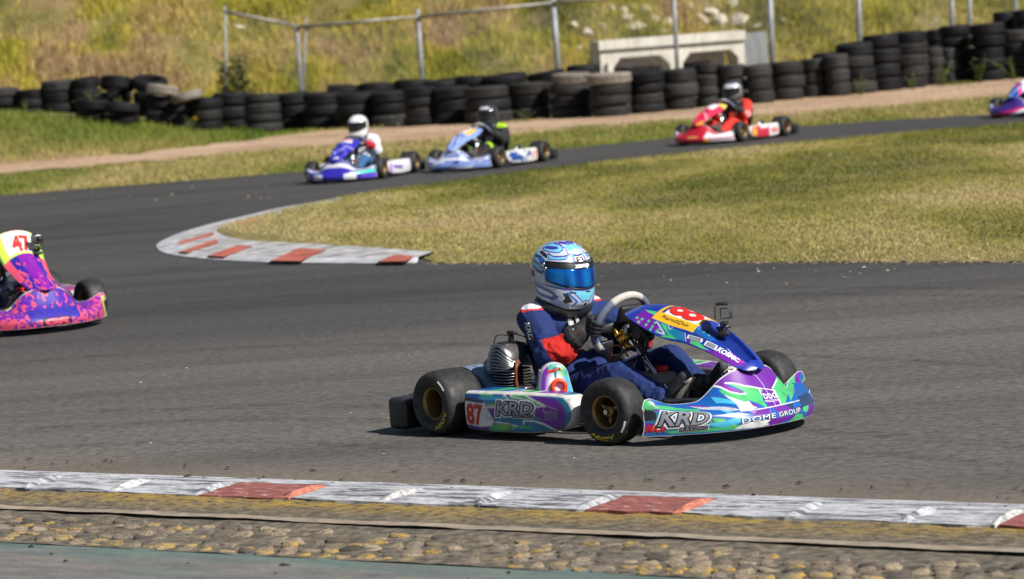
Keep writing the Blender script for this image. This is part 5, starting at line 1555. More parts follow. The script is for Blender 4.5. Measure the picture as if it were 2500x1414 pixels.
def bumper_mesh():
    g = G()
    for z, xo in ((0.085, 1.34), (0.152, 1.27)):
        g.add(tube(smooth_path([(1.00, -0.20, 0.060 + (z - 0.06) * 0.9), (1.14, -0.215, z), (xo - 0.05, -0.20, z + .004), (xo, -0.12, z + .004), (xo, 0.12, z + .004), (xo - 0.05, 0.20, z + .004), (1.14, 0.215, z), (1.00, 0.20, 0.060 + (z - 0.06) * 0.9)], 6), 0.010, 8))
    g.add(tube([(1.30, -0.1, 0.085), (1.27, -0.1, 0.155)], 0.007, 8)); g.add(tube([(1.30, 0.1, 0.085), (1.27, 0.1, 0.155)], 0.007, 8))
    return fix_normals(g.mesh('front_bumper'))
def seat_mesh():
    nv, nu = 26, 21
    prof = smooth_path([(0.56, 0.105), (0.46, 0.062), (0.34, 0.05), (0.22, 0.075), (0.135, 0.17), (0.085, 0.30), (0.05, 0.41)], 5)
    prof = prof[np.linspace(0, len(prof) - 1, nv).astype(int)]
    v = []
    for i in range(nu):
        u = -1 + 2 * i / (nu - 1)
        for j, (x, z) in enumerate(prof):
            t = j / (nv - 1)
            w_ = 0.165 + 0.02 * t - 0.04 * t ** 3
            side = abs(u) ** 4
            v.append((x + 0.10 * side * t * 1.0 * (1 - 0.4 * t), w_ * math.copysign(abs(u) ** 0.85, u), z + 0.13 * side * (1 - t) ** 0.7 * math.sin(min(1, t * 3 + .25) * math.pi / 2)))
    return fix_normals(mesh_vf('seat', v, grid_faces(nu, nv)))

SW_C = np.array((0.552, 0.0, 0.410)); SW_E1 = np.array((0, 1.0, 0)); SW_E2 = np.array((0.434, 0, 0.901)); SW_N = np.array((-0.901, 0, 0.434)); SW_R = 0.143
def sw_pt(a, flat=True):
    """rim of the steering wheel, a measured from the left towards the top; squared-off lower half"""
    c, s = math.cos(a), math.sin(a)
    r_ = SW_R * (1.0 if s > -0.2 else 1.0 - 0.10 * min(1, (-s - 0.2) / 0.6))
    return SW_C + r_ * (c * SW_E1 + s * SW_E2)
def steering_mesh():
    n = 96
    P = [sw_pt(2 * math.pi * k / n) for k in range(n)]
    v, f = tube(P, 0.0165, 14, closed=True)
    col = []
    for k in range(n):
        a = (math.degrees(2 * math.pi * k / n)) % 360
        pale = (62 < a < 125) or (203 < a < 222) or (246 < a < 276) or (318 < a < 338)
        blk = (166 < a < 190) or a < 14 or a > 348
        c = (0.52, 0.50, 0.45) if pale else ((0.05, 0.055, 0.07) if blk else (0.13, 0.16, 0.24))
        col += [c] * 14
    return mesh_vf('steering_wheel', v, f, True, np.array(col))
def spokes_mesh():
    g = G()
    def quadplate(pts, t=0.004):
        P = [SW_C + a * SW_E1 + b_ * SW_E2 - SW_N * 0.012 for a, b_ in pts]
        n = len(P)
        v = [tuple(p) for p in P] + [tuple(p - SW_N * t) for p in P]
        g.add((v, [tuple(range(n)), tuple(range(2 * n - 1, n - 1, -1))] + [(i, (i + 1) % n, n + (i + 1) % n, n + i) for i in range(n)]))
    quadplate([(-0.14, -0.012), (-0.14, 0.018), (-0.05, 0.035), (0.05, 0.035), (0.14, 0.018), (0.14, -0.012), (0.04, -0.04), (0.018, -0.128), (-0.018, -0.128), (-0.04, -0.04)])
    # dash display standing on the wheel
    M = Matrix(((0, -SW_N[0], SW_E2[0]), (1, 0, 0), (0, -SW_N[2], SW_E2[2]))).to_4x4()
    g.add(rbox(tuple(SW_C + SW_E2 * 0.075 - SW_N * 0.028), (0.12, 0.03, 0.075), 0.012, 3, M))
    g.add(tube([SW_C - SW_N * 0.012, SW_C - SW_N * 0.06], 0.03, 16))
    return fix_normals(g.mesh('wheel_boss'))
def column_mesh():
    g = G(); g.add(tube([SW_C - SW_N * 0.05, (0.66, 0, 0.30), (0.86, 0, 0.095)], 0.0105, 12)); g.add(tube([(0.63, -0.10, 0.06), (0.655, -0.025, 0.285), (0.655, 0.025, 0.285), (0.63, 0.10, 0.06)], 0.008, 8))
    return fix_normals(g.mesh('steering_column'))
def rear_bumper_mesh():
    # rounded plastic beam with end loops, given as an outline from behind (y, z) with thickness in x
    g = G()
    top = [(-0.60, 0.150), (-0.40, 0.152), (0, 0.156), (0.40, 0.152), (0.60, 0.150)]
    for s in (-1, 1):
        g.add(rbox((-0.235, 0.545 * s, 0.085), (0.115, 0.12, 0.135), 0.022, 3))
    g.add(rbox((-0.255, 0, 0.125), (0.075, 1.02, 0.06), 0.02, 3)); g.add(rbox((-0.255, 0, 0.045), (0.07, 1.02, 0.045), 0.016, 3))
    for y in (-0.32, 0, 0.32): g.add(rbox((-0.252, y, 0.085), (0.06, 0.10, 0.06), 0.012, 2))
    g.add(tube([(-0.22, -0.2, 0.08), (-0.10, -0.2, 0.075)], 0.012, 8)); g.add(tube([(-0.22, 0.2, 0.08), (-0.10, 0.2, 0.075)], 0.012, 8))
    return fix_normals(g.mesh('rear_bumper'))
def pod_mesh_arrays(na=72, side=-1):
    """closed pod: loops of a rounded section along x. returns verts, faces, (a, b, outer mask)"""
    NF = 44; m = NF + 20
    aa = np.concatenate([np.linspace(0, 0.82, int(na * 0.7)), np.linspace(0.84, 1.0, na - int(na * 0.7))])
    V = []; A = []; Bq = []; O = []
    for a in aa:
        R = _pod_t(np.array(a)); zb, zt, yo = float(R[0]), float(R[1]), float(R[2])
        x = POD_X0 + (POD_X1 - POD_X0) * a
        yi = -0.395; h = (zt - zb) / 2; zc = (zt + zb) / 2; w = (yi - yo) / 2; yc = (yi + yo) / 2
        rr_ = min(0.016, h * 0.6)
        for k in range(m):
            # superellipse-like rounded rectangle, densest on the outer face
            if k < NF:
                b_ = k / (NF - 1.0); z = zb + (zt - zb) * b_
                d = min(z - zb, zt - z); e = max(0.0, (rr_ - d) / rr_)
                y = yo + rr_ * (1 - math.sqrt(max(0, 1 - e * e))) + 0.010 * (2 * b_ - 1) ** 2
                V.append((x, y, z)); A.append(a); Bq.append(b_); O.append(True)
            else:
                q = (k - NF + 1) / 21.0
                if q < 0.34: t = q / 0.34; p = (yo + rr_ + 0.010 + (yi - yo - rr_ - .01) * t, zt - 0.004 * t)
                elif q < 0.66: t = (q - 0.34) / 0.32; p = (yi, zt - 0.004 + (zb - zt + 0.008) * t)
                else: t = min(1, (q - 0.66) / 0.36); p = (yi + (yo + rr_ + 0.01 - yi) * t, zb + 0.004 - 0.004 * t)
                V.append((x, p[0], p[1])); A.append(a); Bq.append(1.05 if q < 0.34 else 2); O.append(False)
    n = len(aa); f = []
    for i in range(n - 1):
        for k in range(m):
            k2 = (k + 1) % m
            f.append((i * m + k, i * m + k2, (i + 1) * m + k2, (i + 1) * m + k))
    f.append(tuple(range(m))); f.append(tuple((n - 1) * m + k for k in range(m - 1, -1, -1)))
    V = np.array(V)
    if side > 0: V[:, 1] *= -1
    return V, f, np.array(A), np.array(Bq), np.array(O)

def engine_parts(root):
    ex, ey = 0.185, -0.30
    g = G()
    g.add(rbox((ex, ey, 0.12), (0.15, 0.15, 0.11), 0.02, 2)); g.add(lathe([(0, -0.40), (0.055, -0.40), (0.06, -0.385), (0.06, -0.21), (0.05, -0.20), (0, -0.20)], 28, 'y', (ex, 0, 0.115), closed=False))
    g.add(lathe([(0, -0.42), (0.02, -0.42), (0.022, -0.40), (0, -0.40)], 14, 'y', (ex, 0, 0.115), closed=False))
    e = new_obj('engine', fix_normals(g.mesh('engine')), root, MK['fin'])
    # cylinder barrel with flat cooling fins
    def plate(cz, sx, sy, t, warp=None, n=10):
        """rounded square fin"""
        pts = []
        for k in range(40):
            a = 2 * math.pi * k / 40
            c, s = math.cos(a), math.sin(a)
            q = 1.0 / (abs(c) ** 3.2 + abs(s) ** 3.2) ** (1 / 3.2)
            pts.append((ex + sx * q * c, ey + sy * q * s))
        v = []; rings = (1.0, 0.72, 0.4)
        for zz in (-t / 2, t / 2):
            for r_ in rings:
                for x, y in pts:
                    X = ex + (x - ex) * r_; Y = ey + (y - ey) * r_
                    dz = warp(X, Y) if warp else 0.0
                    v.append((X, Y, cz + dz + zz))
        f = []
        N_ = 40; Rn = len(rings)
        for L_ in (0, 1):
            for q in range(Rn - 1):
                for k in range(N_):
                    k2 = (k + 1) % N_; o = L_ * Rn * N_
                    f.append((o + q * N_ + k, o + q * N_ + k2, o + (q + 1) * N_ + k2, o + (q + 1) * N_ + k))
        for k in range(N_):
            k2 = (k + 1) % N_; f.append((k, k2, Rn * N_ + k2, Rn * N_ + k))
        return v, f
    core = G(); core.add(lathe([(0, 0.165), (0.047, 0.165), (0.047, 0.30), (0.04, 0.325), (0, 0.33)], 28, 'z', (ex, ey, 0), closed=False))
    new_obj('cylinder', fix_normals(core.mesh('cylinder')), e, MK['black'])
    for k in range(7):
        me = fix_normals(mesh_vf('cooling_fin', *plate(0.180 + k * 0.0125, 0.066, 0.073, 0.0035)))
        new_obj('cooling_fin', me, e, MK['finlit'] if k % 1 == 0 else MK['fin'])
    # head: fins that fan out from the front lower corner
    for k in range(8):
        h = 0.2755 + k * 0.0128
        sh = 1.28 - 0.0055 * k * k
        def warp(X, Y, k=k):
            t = np.clip((X - ex - 0.005) / 0.062, 0, 1)
            return -(k * 0.0125) * 0.86 * t * t - 0.010 * (abs(Y - ey) / 0.08) ** 3
        me = fix_normals(mesh_vf('cooling_fin', *plate(h, 0.064 * sh, 0.076 * sh, 0.0035, warp)))
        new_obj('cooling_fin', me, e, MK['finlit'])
    hd = G(); hd.add(rbox((ex - 0.012, ey, 0.325), (0.08, 0.11, 0.09), 0.02, 2))
    new_obj('cylinder_head', fix_normals(hd.mesh('cylinder_head')), e, MK['black'])
    sp = G(); sp.add(tube([(ex + 0.01, ey, 0.36), (ex + 0.012, ey, 0.405)], [0.014, 0.011], 10)); sp.add(rbox((ex + 0.018, ey, 0.408), (0.05, 0.022, 0.016), 0.005, 2))
    sp.add(tube(smooth_path([(ex + 0.03, ey, 0.405), (ex + 0.07, ey + 0.03, 0.385), (ex + 0.09, ey + 0.06, 0.33), (ex + 0.08, ey + 0.06, 0.2)], 5), 0.004, 6))
    sp.add(tube(smooth_path([(ex + 0.0, ey, 0.395), (ex - 0.05, ey - 0.02, 0.398), (ex - 0.075, ey - 0.02, 0.375), (ex - 0.08, ey - 0.02, 0.35)], 5), 0.0022, 6))
    new_obj('spark_plug_cap', fix_normals(sp.mesh('spark_plug_cap')), e, MK['black'])
    ig = G(); ig.add(lathe([(0, -0.05), (0.03, -0.05), (0.036, -0.04), (0.036, 0.03), (0.03, 0.045), (0, 0.045)], 20, 'y', (ex - 0.095, ey, 0.265), closed=False))
    new_obj('ignition_coil', fix_normals(ig.mesh('ignition_coil')), e, MK['bluegrey'])
    hs = G(); hs.add(tube(smooth_path([(0.27, -0.335, 0.30), (0.285, -0.36, 0.27), (0.28, -0.36, 0.22), (0.285, -0.355, 0.14)], 5), 0.007, 8))
    new_obj('water_hose', fix_normals(hs.mesh('water_hose')), e, MK['orange'])
    cb = G(); cb.add(rbox((0.30, -0.335, 0.16), (0.07, 0.06, 0.07), 0.012, 2)); cb.add(tube([(0.28, -0.39, 0.175), (0.30, -0.36, 0.185)], 0.006, 8))
    new_obj('carburettor', fix_normals(cb.mesh('carburettor')), e, MK['steel'])

def airbox_parts(root, pal):
    """wedge-shaped intake box: flat printed face turned to the front right, red trumpet"""
    # local frame: face normal towards the front right
    nrm = np.array((0.86, -0.50, 0.10)); nrm /= np.linalg.norm(nrm)
    e1 = np.array((0.50, 0.86, 0.0)); e1 -= nrm * e1.dot(nrm); e1 /= np.linalg.norm(e1); e2 = np.cross(nrm, e1)
    c = np.array((0.560, -0.385, 0.226))
    out = [(-0.062, -0.085), (-0.062, 0.03), (-0.035, 0.072), (0.005, 0.082), (0.045, 0.06), (0.062, 0.0), (0.062, -0.085)]
    nU, nV = 40, 40
    v, cols, f = [], [], []
    P2 = smooth_path(out, 5, True); K = len(P2)
    def pt(a, b_, d): return c + e1 * a + e2 * b_ + nrm * d
    rings = [(0.0, 0.006), (0.35, 0.006), (0.7, 0.005), (0.88, 0.002), (0.97, -0.006), (1.0, -0.02), (1.0, -0.05), (0.98, -0.085), (0.9, -0.10), (0.0, -0.10)]
    for (s_, d) in rings:
        for a, b_ in P2:
            aa, bb = a * s_, (b_ + 0.01) * s_ - 0.01
            v.append(pt(aa, bb, d))
            if d < -0.003: col = pal['P'] if d < -0.03 else (0.62, 0.62, 0.66)
            elif bb > 0.022: col = pal['P'] if aa < -0.025 else (pal['G'] if (aa + bb) % 0.03 < 0.014 else pal['T'])
            elif aa > 0.034: col = pal['C']
            elif aa < -0.040: col = pal['P']
            else: col = (0.80, 0.80, 0.82)
            cols.append(col)
    for i in range(len(rings) - 1):
        for k in range(K):
            k2 = (k + 1) % K; f.append((i * K + k, i * K + k2, (i + 1) * K + k2, (i + 1) * K + k))
    me = fix_normals(mesh_vf('airbox', v, f, True, np.array(cols)))
    ab = new_obj('airbox', me, root, MK['gloss'])
    prof = [(0.036, 0.006), (0.036, 0.016), (0.032, 0.022), (0.024, 0.024), (0.019, 0.018), (0.018, -0.01), (0.0, -0.01), (0.0, -0.012), (0.03, -0.012)]
    lv, lf = lathe(prof, 32, 'z', closed=True)
    lv = [tuple(c + e1 * (p[0] + 0.008) + e2 * (p[1] - 0.022) + nrm * (p[2] + 0.004)) for p in lv]
    new_obj('intake_trumpet', fix_normals(mesh_vf('intake_trumpet', lv, lf)), ab, MK['red'])
    V, F = text_mesh('MKA', 0.05, 0.2); lo, hi = V.min(0), V.max(0); T = (V - lo) / (hi - lo)
    new_obj('lettering', mesh_vf('lettering', [tuple(c + e1 * (-0.035 + 0.06 * a + 0.0 * b_) + e2 * (0.036 + 0.014 * b_ + 0.010 * a) + nrm * 0.0075) for a, b_ in T], F, False), ab, MK['redprint'])

def action_camera(root, at_, heading=(0.6, -0.8), body=False):
    """small clear-cased action camera on a black clamp"""
    x, y, z = at_
    hx, hy = heading; L = math.hypot(hx, hy); ang = math.atan2(hy, hx)
    R = Matrix.Rotation(ang, 4, 'Z')
    c = new_obj('action_camera', None, root); 
    g = G(); g.add(rbox((x, y, z - 0.008), (0.05, 0.045, 0.02), 0.006, 2, R)); g.add(rbox((x - 0.012, y, z + 0.006), (0.03, 0.03, 0.018), 0.006, 2, R)); g.add(tube([(x, y, z - 0.02), (x + 0.005, y, z + 0.03)], 0.006, 8)); g.add(tube([(x - 0.02, y - .02, z + 0.012), (x + 0.02, y + 0.02, z + 0.02)], 0.008, 10)); g.add(rbox((x + 0.004, y, z + 0.034), (0.05, 0.03, 0.012), 0.004, 2, R))
    COL.objects.unlink(c); bpy.data.objects.remove(c)
    cam_o = new_obj('action_camera', fix_normals(g.mesh('action_camera')), root, MK['black'])
    h0 = z + 0.044
    D = 0.036; Wd = 0.066; Hh = 0.062
    M = R
    def loc(a, b_, cz): v = M @ Vector((a, b_, 0)); return (x + v.x, y + v.y, h0 + cz)
    hs = G(); hs.add(rbox(loc(0, 0, Hh / 2), (D, Wd, Hh), 0.006, 2, R))
    new_obj('clear_housing', fix_normals(hs.mesh('clear_housing')), cam_o, MK['clear'] if not body else MK['steel'])
    fr = G(); fr.add(tube([loc(D / 2 + 0.003, -0.006, 0.012), loc(D / 2 + 0.003, -0.006, 0.05), loc(D / 2 + 0.003, 0.032, 0.05), loc(D / 2 + 0.003, 0.032, 0.012)], 0.0032, 8, closed=True))
    fr.add(rbox(loc(0, 0, Hh + 0.006), (D + 0.004, 0.052, 0.012), 0.004, 2, R))
    for a, b_ in ((-D / 2, -Wd / 2), (-D / 2, Wd / 2)): fr.add(tube([loc(a, b_, 0.004), loc(a, b_, Hh - 0.004)], 0.0016, 6))
    new_obj('housing_frame', fix_normals(fr.mesh('housing_frame')), cam_o, MK['black'])
    if body:
        ln = G(); ln.add(tube([loc(D / 2, 0.012, 0.035), loc(D / 2 + 0.012, 0.012, 0.035)], 0.014, 16)); new_obj('lens', fix_normals(ln.mesh('lens')), cam_o, MK['black'])
    return cam_o

def small_parts(root, detail):
    t = G(); t.add(rbox((0.70, 0.0, 0.135), (0.19, 0.24, 0.17), 0.04, 4)); t.add(rbox((0.705, 0, 0.075), (0.14, 0.20, 0.06), 0.02, 2))
    ft = new_obj('fuel_tank', fix_normals(t.mesh('fuel_tank')), root, MK['tank'])
    cp = G(); cp.add(tube([(0.71, 0.06, 0.215), (0.71, 0.06, 0.24)], 0.034, 18)); new_obj('tank_cap', fix_normals(cp.mesh('tank_cap')), ft, MK['redprint'])
    fl = G(); fl.add(prism([(0.46, -0.24), (0.95, -0.20), (1.12, -0.13), (1.12, 0.13), (0.95, 0.20), (0.46, 0.24)], 0.032, 0.037, 'z'))
    new_obj('floor_tray', fix_normals(fl.mesh('floor_tray', False)), root, MK['steel'])
    ax = G(); ax.add(tube([(0, -0.53, 0.137), (0, 0.53, 0.137)], 0.02, 14)); ax.add(lathe([(0.02, 0.20), (0.095, 0.20), (0.095, 0.21), (0.02, 0.21)], 32, 'y', (0, 0, 0.137)))
    ax.add(lathe([(0.02, -0.22), (0.085, -0.22), (0.085, -0.214), (0.02, -0.214)], 32, 'y', (0, 0, 0.137)))
    new_obj('rear_axle', fix_normals(ax.mesh('rear_axle')), root, MK['steel'])
    cgp = smooth_path([(-0.135, 0.14), (-0.115, 0.225), (-0.06, 0.262), (0.0, 0.262), (0.07, 0.232), (0.15, 0.20), (0.155, 0.165), (0.06, 0.16), (0.0, 0.165), (-0.08, 0.15)], 4, True)
    cg = G(); cg.add(prism([tuple(p) for p in cgp], -0.39, -0.25)); new_obj('chain_guard', fix_normals(cg.mesh('chain_guard', False)), root, MK['bluegrey'])
    for s in (-1, 1):
        p = G(); p.add(tube(smooth_path([(1.02, 0.10 * s, 0.06), (1.05, 0.115 * s, 0.14), (1.075, 0.12 * s, 0.22), (1.07, 0.09 * s, 0.225)], 5), 0.007, 8)); p.add(tube([(1.072, 0.15 * s, 0.215), (1.072, 0.06 * s, 0.215)], 0.009, 8))
        new_obj('pedal', fix_normals(p.mesh('pedal')), root, MK['chrome'])
    if not detail: return
    mc = G(); mc.add(lathe([(0, 0.0), (0.03, 0.0), (0.033, 0.006), (0.033, 0.055), (0.03, 0.06), (0.0, 0.06)], 24, 'x', (1.055, -0.075, 0.207), closed=False)); mc.add(rbox((1.05, -0.075, 0.165), (0.05, 0.03, 0.05), 0.008, 2))
    m_ = new_obj('brake_reservoir', fix_normals(mc.mesh('brake_reservoir')), root, MK['black'])
    cl = G(); cl.add(lathe([(0.034, 0.004), (0.036, 0.006), (0.036, 0.018), (0.034, 0.020)], 24, 'x', (1.055, -0.075, 0.207))); new_obj('clamp', fix_normals(cl.mesh('clamp')), m_, MK['chrome'])
    hk = G(); hk.add(tube(smooth_path([(1.075, -0.115, 0.205), (1.02, -0.115, 0.20), (0.985, -0.115, 0.178), (0.985, -0.118, 0.14), (1.02, -0.12, 0.112), (1.05, -0.13, 0.10)], 6), 0.007, 8)); new_obj('throttle_hook', fix_normals(hk.mesh('throttle_hook')), root, MK['chrome'])
    ca = G()
    ca.add(tube(smooth_path([(0.60, -0.055, 0.30), (0.585, -0.085, 0.27), (0.575, -0.10, 0.22), (0.60, -0.12, 0.15)], 6), 0.0045, 6)); ca.add(tube(smooth_path([(0.62, -0.03, 0.285), (0.59, -0.05, 0.335), (0.545, -0.06, 0.32), (0.545, -0.07, 0.27), (0.58, -0.09, 0.21)], 6), 0.0045, 6))
    ca.add(tube(smooth_path([(0.655, -0.02, 0.27), (0.64, -0.06, 0.255), (0.62, -0.09, 0.21), (0.60, -0.10, 0.13)], 6), 0.006, 6))
    new_obj('throttle_cable', fix_normals(ca.mesh('throttle_cable')), root, MK['orange'])
    cb = G(); cb.add(tube(smooth_path([(0.63, -0.03, 0.27), (0.68, -0.04, 0.285), (0.73, -0.04, 0.31), (0.755, -0.045, 0.355), (0.74, -0.045, 0.395)], 6), 0.0065, 8)); cb.add(tube(smooth_path([(0.55, -0.02, 0.36), (0.50, -0.06, 0.35), (0.47, -0.07, 0.345)], 5), 0.003, 6)); cb.add(tube(smooth_path([(0.95, -0.16, 0.12), (1.0, -0.2, 0.15), (1.02, -0.18, 0.12), (1.05, -0.12, 0.08)], 6), 0.005, 6))
    lo_ = new_obj('wiring_loom', fix_normals(cb.mesh('wiring_loom')), root, MK['black']); lo_['kind'] = 'stuff'
    hb = G(); hb.add(rbox((0.60, -0.035, 0.368), (0.045, 0.03, 0.055), 0.004, 1, Matrix.Rotation(0.6, 4, 'Y'))); hb.add(rbox((0.575, -0.055, 0.392), (0.05, 0.012, 0.022), 0.004, 1, Matrix.Rotation(0.9, 4, 'Y'))); hb.add(tube([(0.59, -0.02, 0.345), (0.62, -0.02, 0.32)], 0.016, 12))
    new_obj('steering_hub', fix_normals(hb.mesh('steering_hub')), root, MK['brass'])
    bx = G(); bx.add(rbox((0.68, 0.0, 0.395), (0.085, 0.09, 0.07), 0.012, 2, Matrix.Rotation(0.45, 4, 'Y'))); bx.add(tube([(0.70, -0.03, 0.35), (0.72, -0.03, 0.295)], 0.013, 10)); bx.add(tube([(0.72, 0.0, 0.38), (0.80, 0.0, 0.44)], 0.010, 10))
    new_obj('panel_bracket', fix_normals(bx.mesh('panel_bracket')), root, MK['black'])
    gg = G(); gg.add(tube([(0.640, -0.047, 0.400), (0.634, -0.056, 0.402)], 0.016, 16)); new_obj('gauge', fix_normals(gg.mesh('gauge')), root, MK['white'])
# ================================================================== DRIVERS
def capsule(a, b_, ra, rb, n=14, m=5, flat=None):
    """tapered capsule as a closed mesh"""
    a, b_ = np.array(a, float), np.array(b_, float)
    d = b_ - a; L = np.linalg.norm(d); d = d / (L + 1e-9)
    path, rad = [], []
    for k in range(m):
        t = math.pi / 2 * (k / m); path.append(a - d * ra * math.cos(t)); rad.append(max(1e-4, ra * math.sin(t)))
    for k in range(4):
        t = k / 3; path.append(a + d * L * t); rad.append(ra + (rb - ra) * t)
    for k in range(1, m + 1):
        t = math.pi / 2 * (k / m); path.append(b_ + d * rb * math.sin(t)); rad.append(max(1e-4, rb * math.cos(t)))
    return tube(path, rad, n)

def remeshed(g, voxel, smooth=6, noise_amp=0.0, noise_size=0.08, shrink=0.0):
    me = g.mesh('tmp'); fix_normals(me)
    o = bpy.data.objects.new('tmp', me); COL.objects.link(o)
    r_ = o.modifiers.new('r', 'REMESH'); r_.mode = 'VOXEL'; r_.voxel_size = voxel
    s = o.modifiers.new('s', 'SMOOTH'); s.iterations = smooth; s.factor = 0.5
    bpy.context.view_layer.update()
    out = bpy.data.meshes.new_from_object(o.evaluated_get(bpy.context.evaluated_depsgraph_get()))
    bpy.data.objects.remove(o); bpy.data.meshes.remove(me)
    return out

HANDS = {}
def body_geometry():
    """one continuous suited figure in kart coordinates"""
    g = G()
    rs_, ls_ = np.array((0.205, -0.175, 0.452)), np.array((0.215, 0.125, 0.452))
    re_, le_ = np.array((0.395, -0.262, 0.325)), np.array((0.415, 0.225, 0.325))
    rw_, lw_ = np.array((0.490, -0.185, 0.395)), np.array((0.505, 0.185, 0.400))
    pel, chest, neck = np.array((0.30, 0, 0.15)), np.array((0.235, -0.022, 0.385)), np.array((0.238, -0.045, 0.50))
    def C(a, b_, ra, rb): g.add(capsule(a, b_, ra, rb))
    for s in (-1, 1):
        C(pel + (0, 0.055 * s, 0), chest + (0, 0.045 * s, -0.02), 0.092, 0.098)
        C(pel + (0.02, 0.05 * s, -0.02), pel + (0.02, 0.06 * s, 0), 0.10, 0.10)
    C(chest + (0, -0.055, 0.03), chest + (0, 0.055, 0.03), 0.092, 0.092)
    C(rs_ + (0.01, 0.06, 0.0), rs_, 0.080, 0.070); C(ls_ + (0.01, -0.06, 0.0), ls_, 0.080, 0.068)
    C(chest + (0, 0, 0.06), neck, 0.085, 0.062); C(neck, neck + (0.015, 0, 0.06), 0.06, 0.058)
    C(rs_, re_, 0.070, 0.058); C(re_, rw_, 0.060, 0.040)
    C(ls_, le_, 0.072, 0.058); C(le_, lw_, 0.058, 0.042)
    # loose sleeve bulge over the right elbow
    C(re_ + (-0.01, 0.0, -0.012), re_ + (0.035, 0.03, 0.01), 0.062, 0.066)
    hipR, hipL = np.array((0.34, -0.095, 0.135)), np.array((0.34, 0.095, 0.14))
    kR, kL = np.array((0.715, -0.165, 0.225)), np.array((0.675, 0.155, 0.248))
    aR, aL = np.array((0.930, -0.135, 0.135)), np.array((0.900, 0.125, 0.135))
    C(hipR, kR, 0.088, 0.066); C(kR, aR, 0.064, 0.046); C(hipL, kL, 0.088, 0.066); C(kL, aL, 0.064, 0.046)
    me = remeshed(g, 0.0065, 9)
    # cloth folds: displacement along normals, stronger round elbows, knees, waist
    n = len(me.vertices)
    co = np.empty(n * 3); me.vertices.foreach_get('co', co); co = co.reshape(-1, 3)
    no = np.empty(n * 3); me.vertices.foreach_get('normal', no); no = no.reshape(-1, 3)
    f1 = fbm(co[:, 0] * 26 + co[:, 2] * 13, co[:, 1] * 30 + co[:, 2] * 22, 3, 3) - 0.5
    def near(p, r_): return np.exp(-((co - p) ** 2).sum(1) / r_ ** 2)
    amp = 0.010 + 0.016 * (near(re_, 0.10) + near(kR, 0.1) + near(kL, 0.1) + near(le_, 0.1)) + 0.010 * near(pel + (0.05, 0, 0.08), 0.15) + 0.008 * near(rs_, 0.09)
    # radial rings at the joints
    rings = np.sin(co[:, 0] * 95 + co[:, 2] * 120 + 5 * f1) * 0.0022 * (near(re_, 0.10) + near(kR, 0.12) + near(kL, 0.12))
    ra = 1 - np.abs(2 * fbm(co[:, 0] * 13 + co[:, 2] * 20, co[:, 1] * 14 - co[:, 2] * 9, 23, 2) - 1)
    rb = 1 - np.abs(2 * fbm(co[:, 0] * 22 - co[:, 2] * 17, co[:, 1] * 18 + co[:, 0] * 9, 29, 2) - 1)
    crease = (ra ** 4 - 0.3) * 0.006
    up_ = np.array((0, 0, 1.0))
    for a_, b_, k_ in ((rs_, re_, 1.0), (re_, rw_, 0.9), (ls_, le_, 1.0), (hipR, kR, 0.8), (hipL, kL, 0.8), (kR, aR, 1.0), (kL, aL, 1.0)):
        ax = (b_ - a_) / np.linalg.norm(b_ - a_); e1_ = np.cross(ax, up_); e1_ /= np.linalg.norm(e1_); e2_ = np.cross(ax, e1_)
        q = co - a_; t = q @ ax; ang = np.arctan2(q @ e2_, q @ e1_); L_ = np.linalg.norm(b_ - a_)
        dist = np.linalg.norm(q - np.clip(t, 0, L_)[:, None] * ax, axis=1)
        wgt = np.exp(-(np.maximum(dist - 0.05, 0) / 0.02) ** 2) * np.exp(-(np.maximum(np.maximum(-t, t - L_), 0) / 0.03) ** 2)
        ph = np.cos(ang) * 0.9 + np.cos(2 * ang + 1) * 0.5
        n_ = vnoise(t * 34 + ph * 1.1 + 7, ang * 0.55 + 20, 61) * 0.65 + vnoise(t * 60 - ph * 1.6 + 3, ang * 0.8 + 40, 67) * 0.35
        rdg = (1 - np.abs(2 * n_ - 1)) ** 3
        ends = 0.45 + 0.75 * np.exp(-((t - L_) / 0.07) ** 2) + 0.3 * np.exp(-(t / 0.06) ** 2)
        crease = crease + wgt * k_ * ends * (rdg - 0.35) * 0.0105
    co2 = co + no * (f1 * amp * 0.45 + crease)[:, None]
    # a straight drape under the upper arm
    me.vertices.foreach_set('co', co2.ravel()); me.update()
    me.polygons.foreach_set('use_smooth', np.ones(len(me.polygons), dtype=bool))
    info = dict(rs=rs_, ls=ls_, re=re_, le=le_, rw=rw_, lw=lw_, pel=pel, chest=chest, neck=neck, kR=kR, kL=kL, aR=aR, aL=aL)
    return me, co, no, info
BODY_ME, BODY_CO, BODY_NO, BI = body_geometry()

def seg_t(p, a, b_):
    d = b_ - a; t = np.clip(((p - a) @ d) / d.dot(d), 0, 1.0)
    return t, np.linalg.norm(p - a - t[:, None] * d, axis=1)

def body_mesh(fn):
    me = BODY_ME.copy(); me.name = 'person'
    a = me.color_attributes.new('Col', 'FLOAT_COLOR', 'POINT')
    c = np.ones((len(BODY_CO), 4), np.float32); c[:, :3] = fn(BODY_CO)
    a.data.foreach_set('color', c.ravel())
    return me

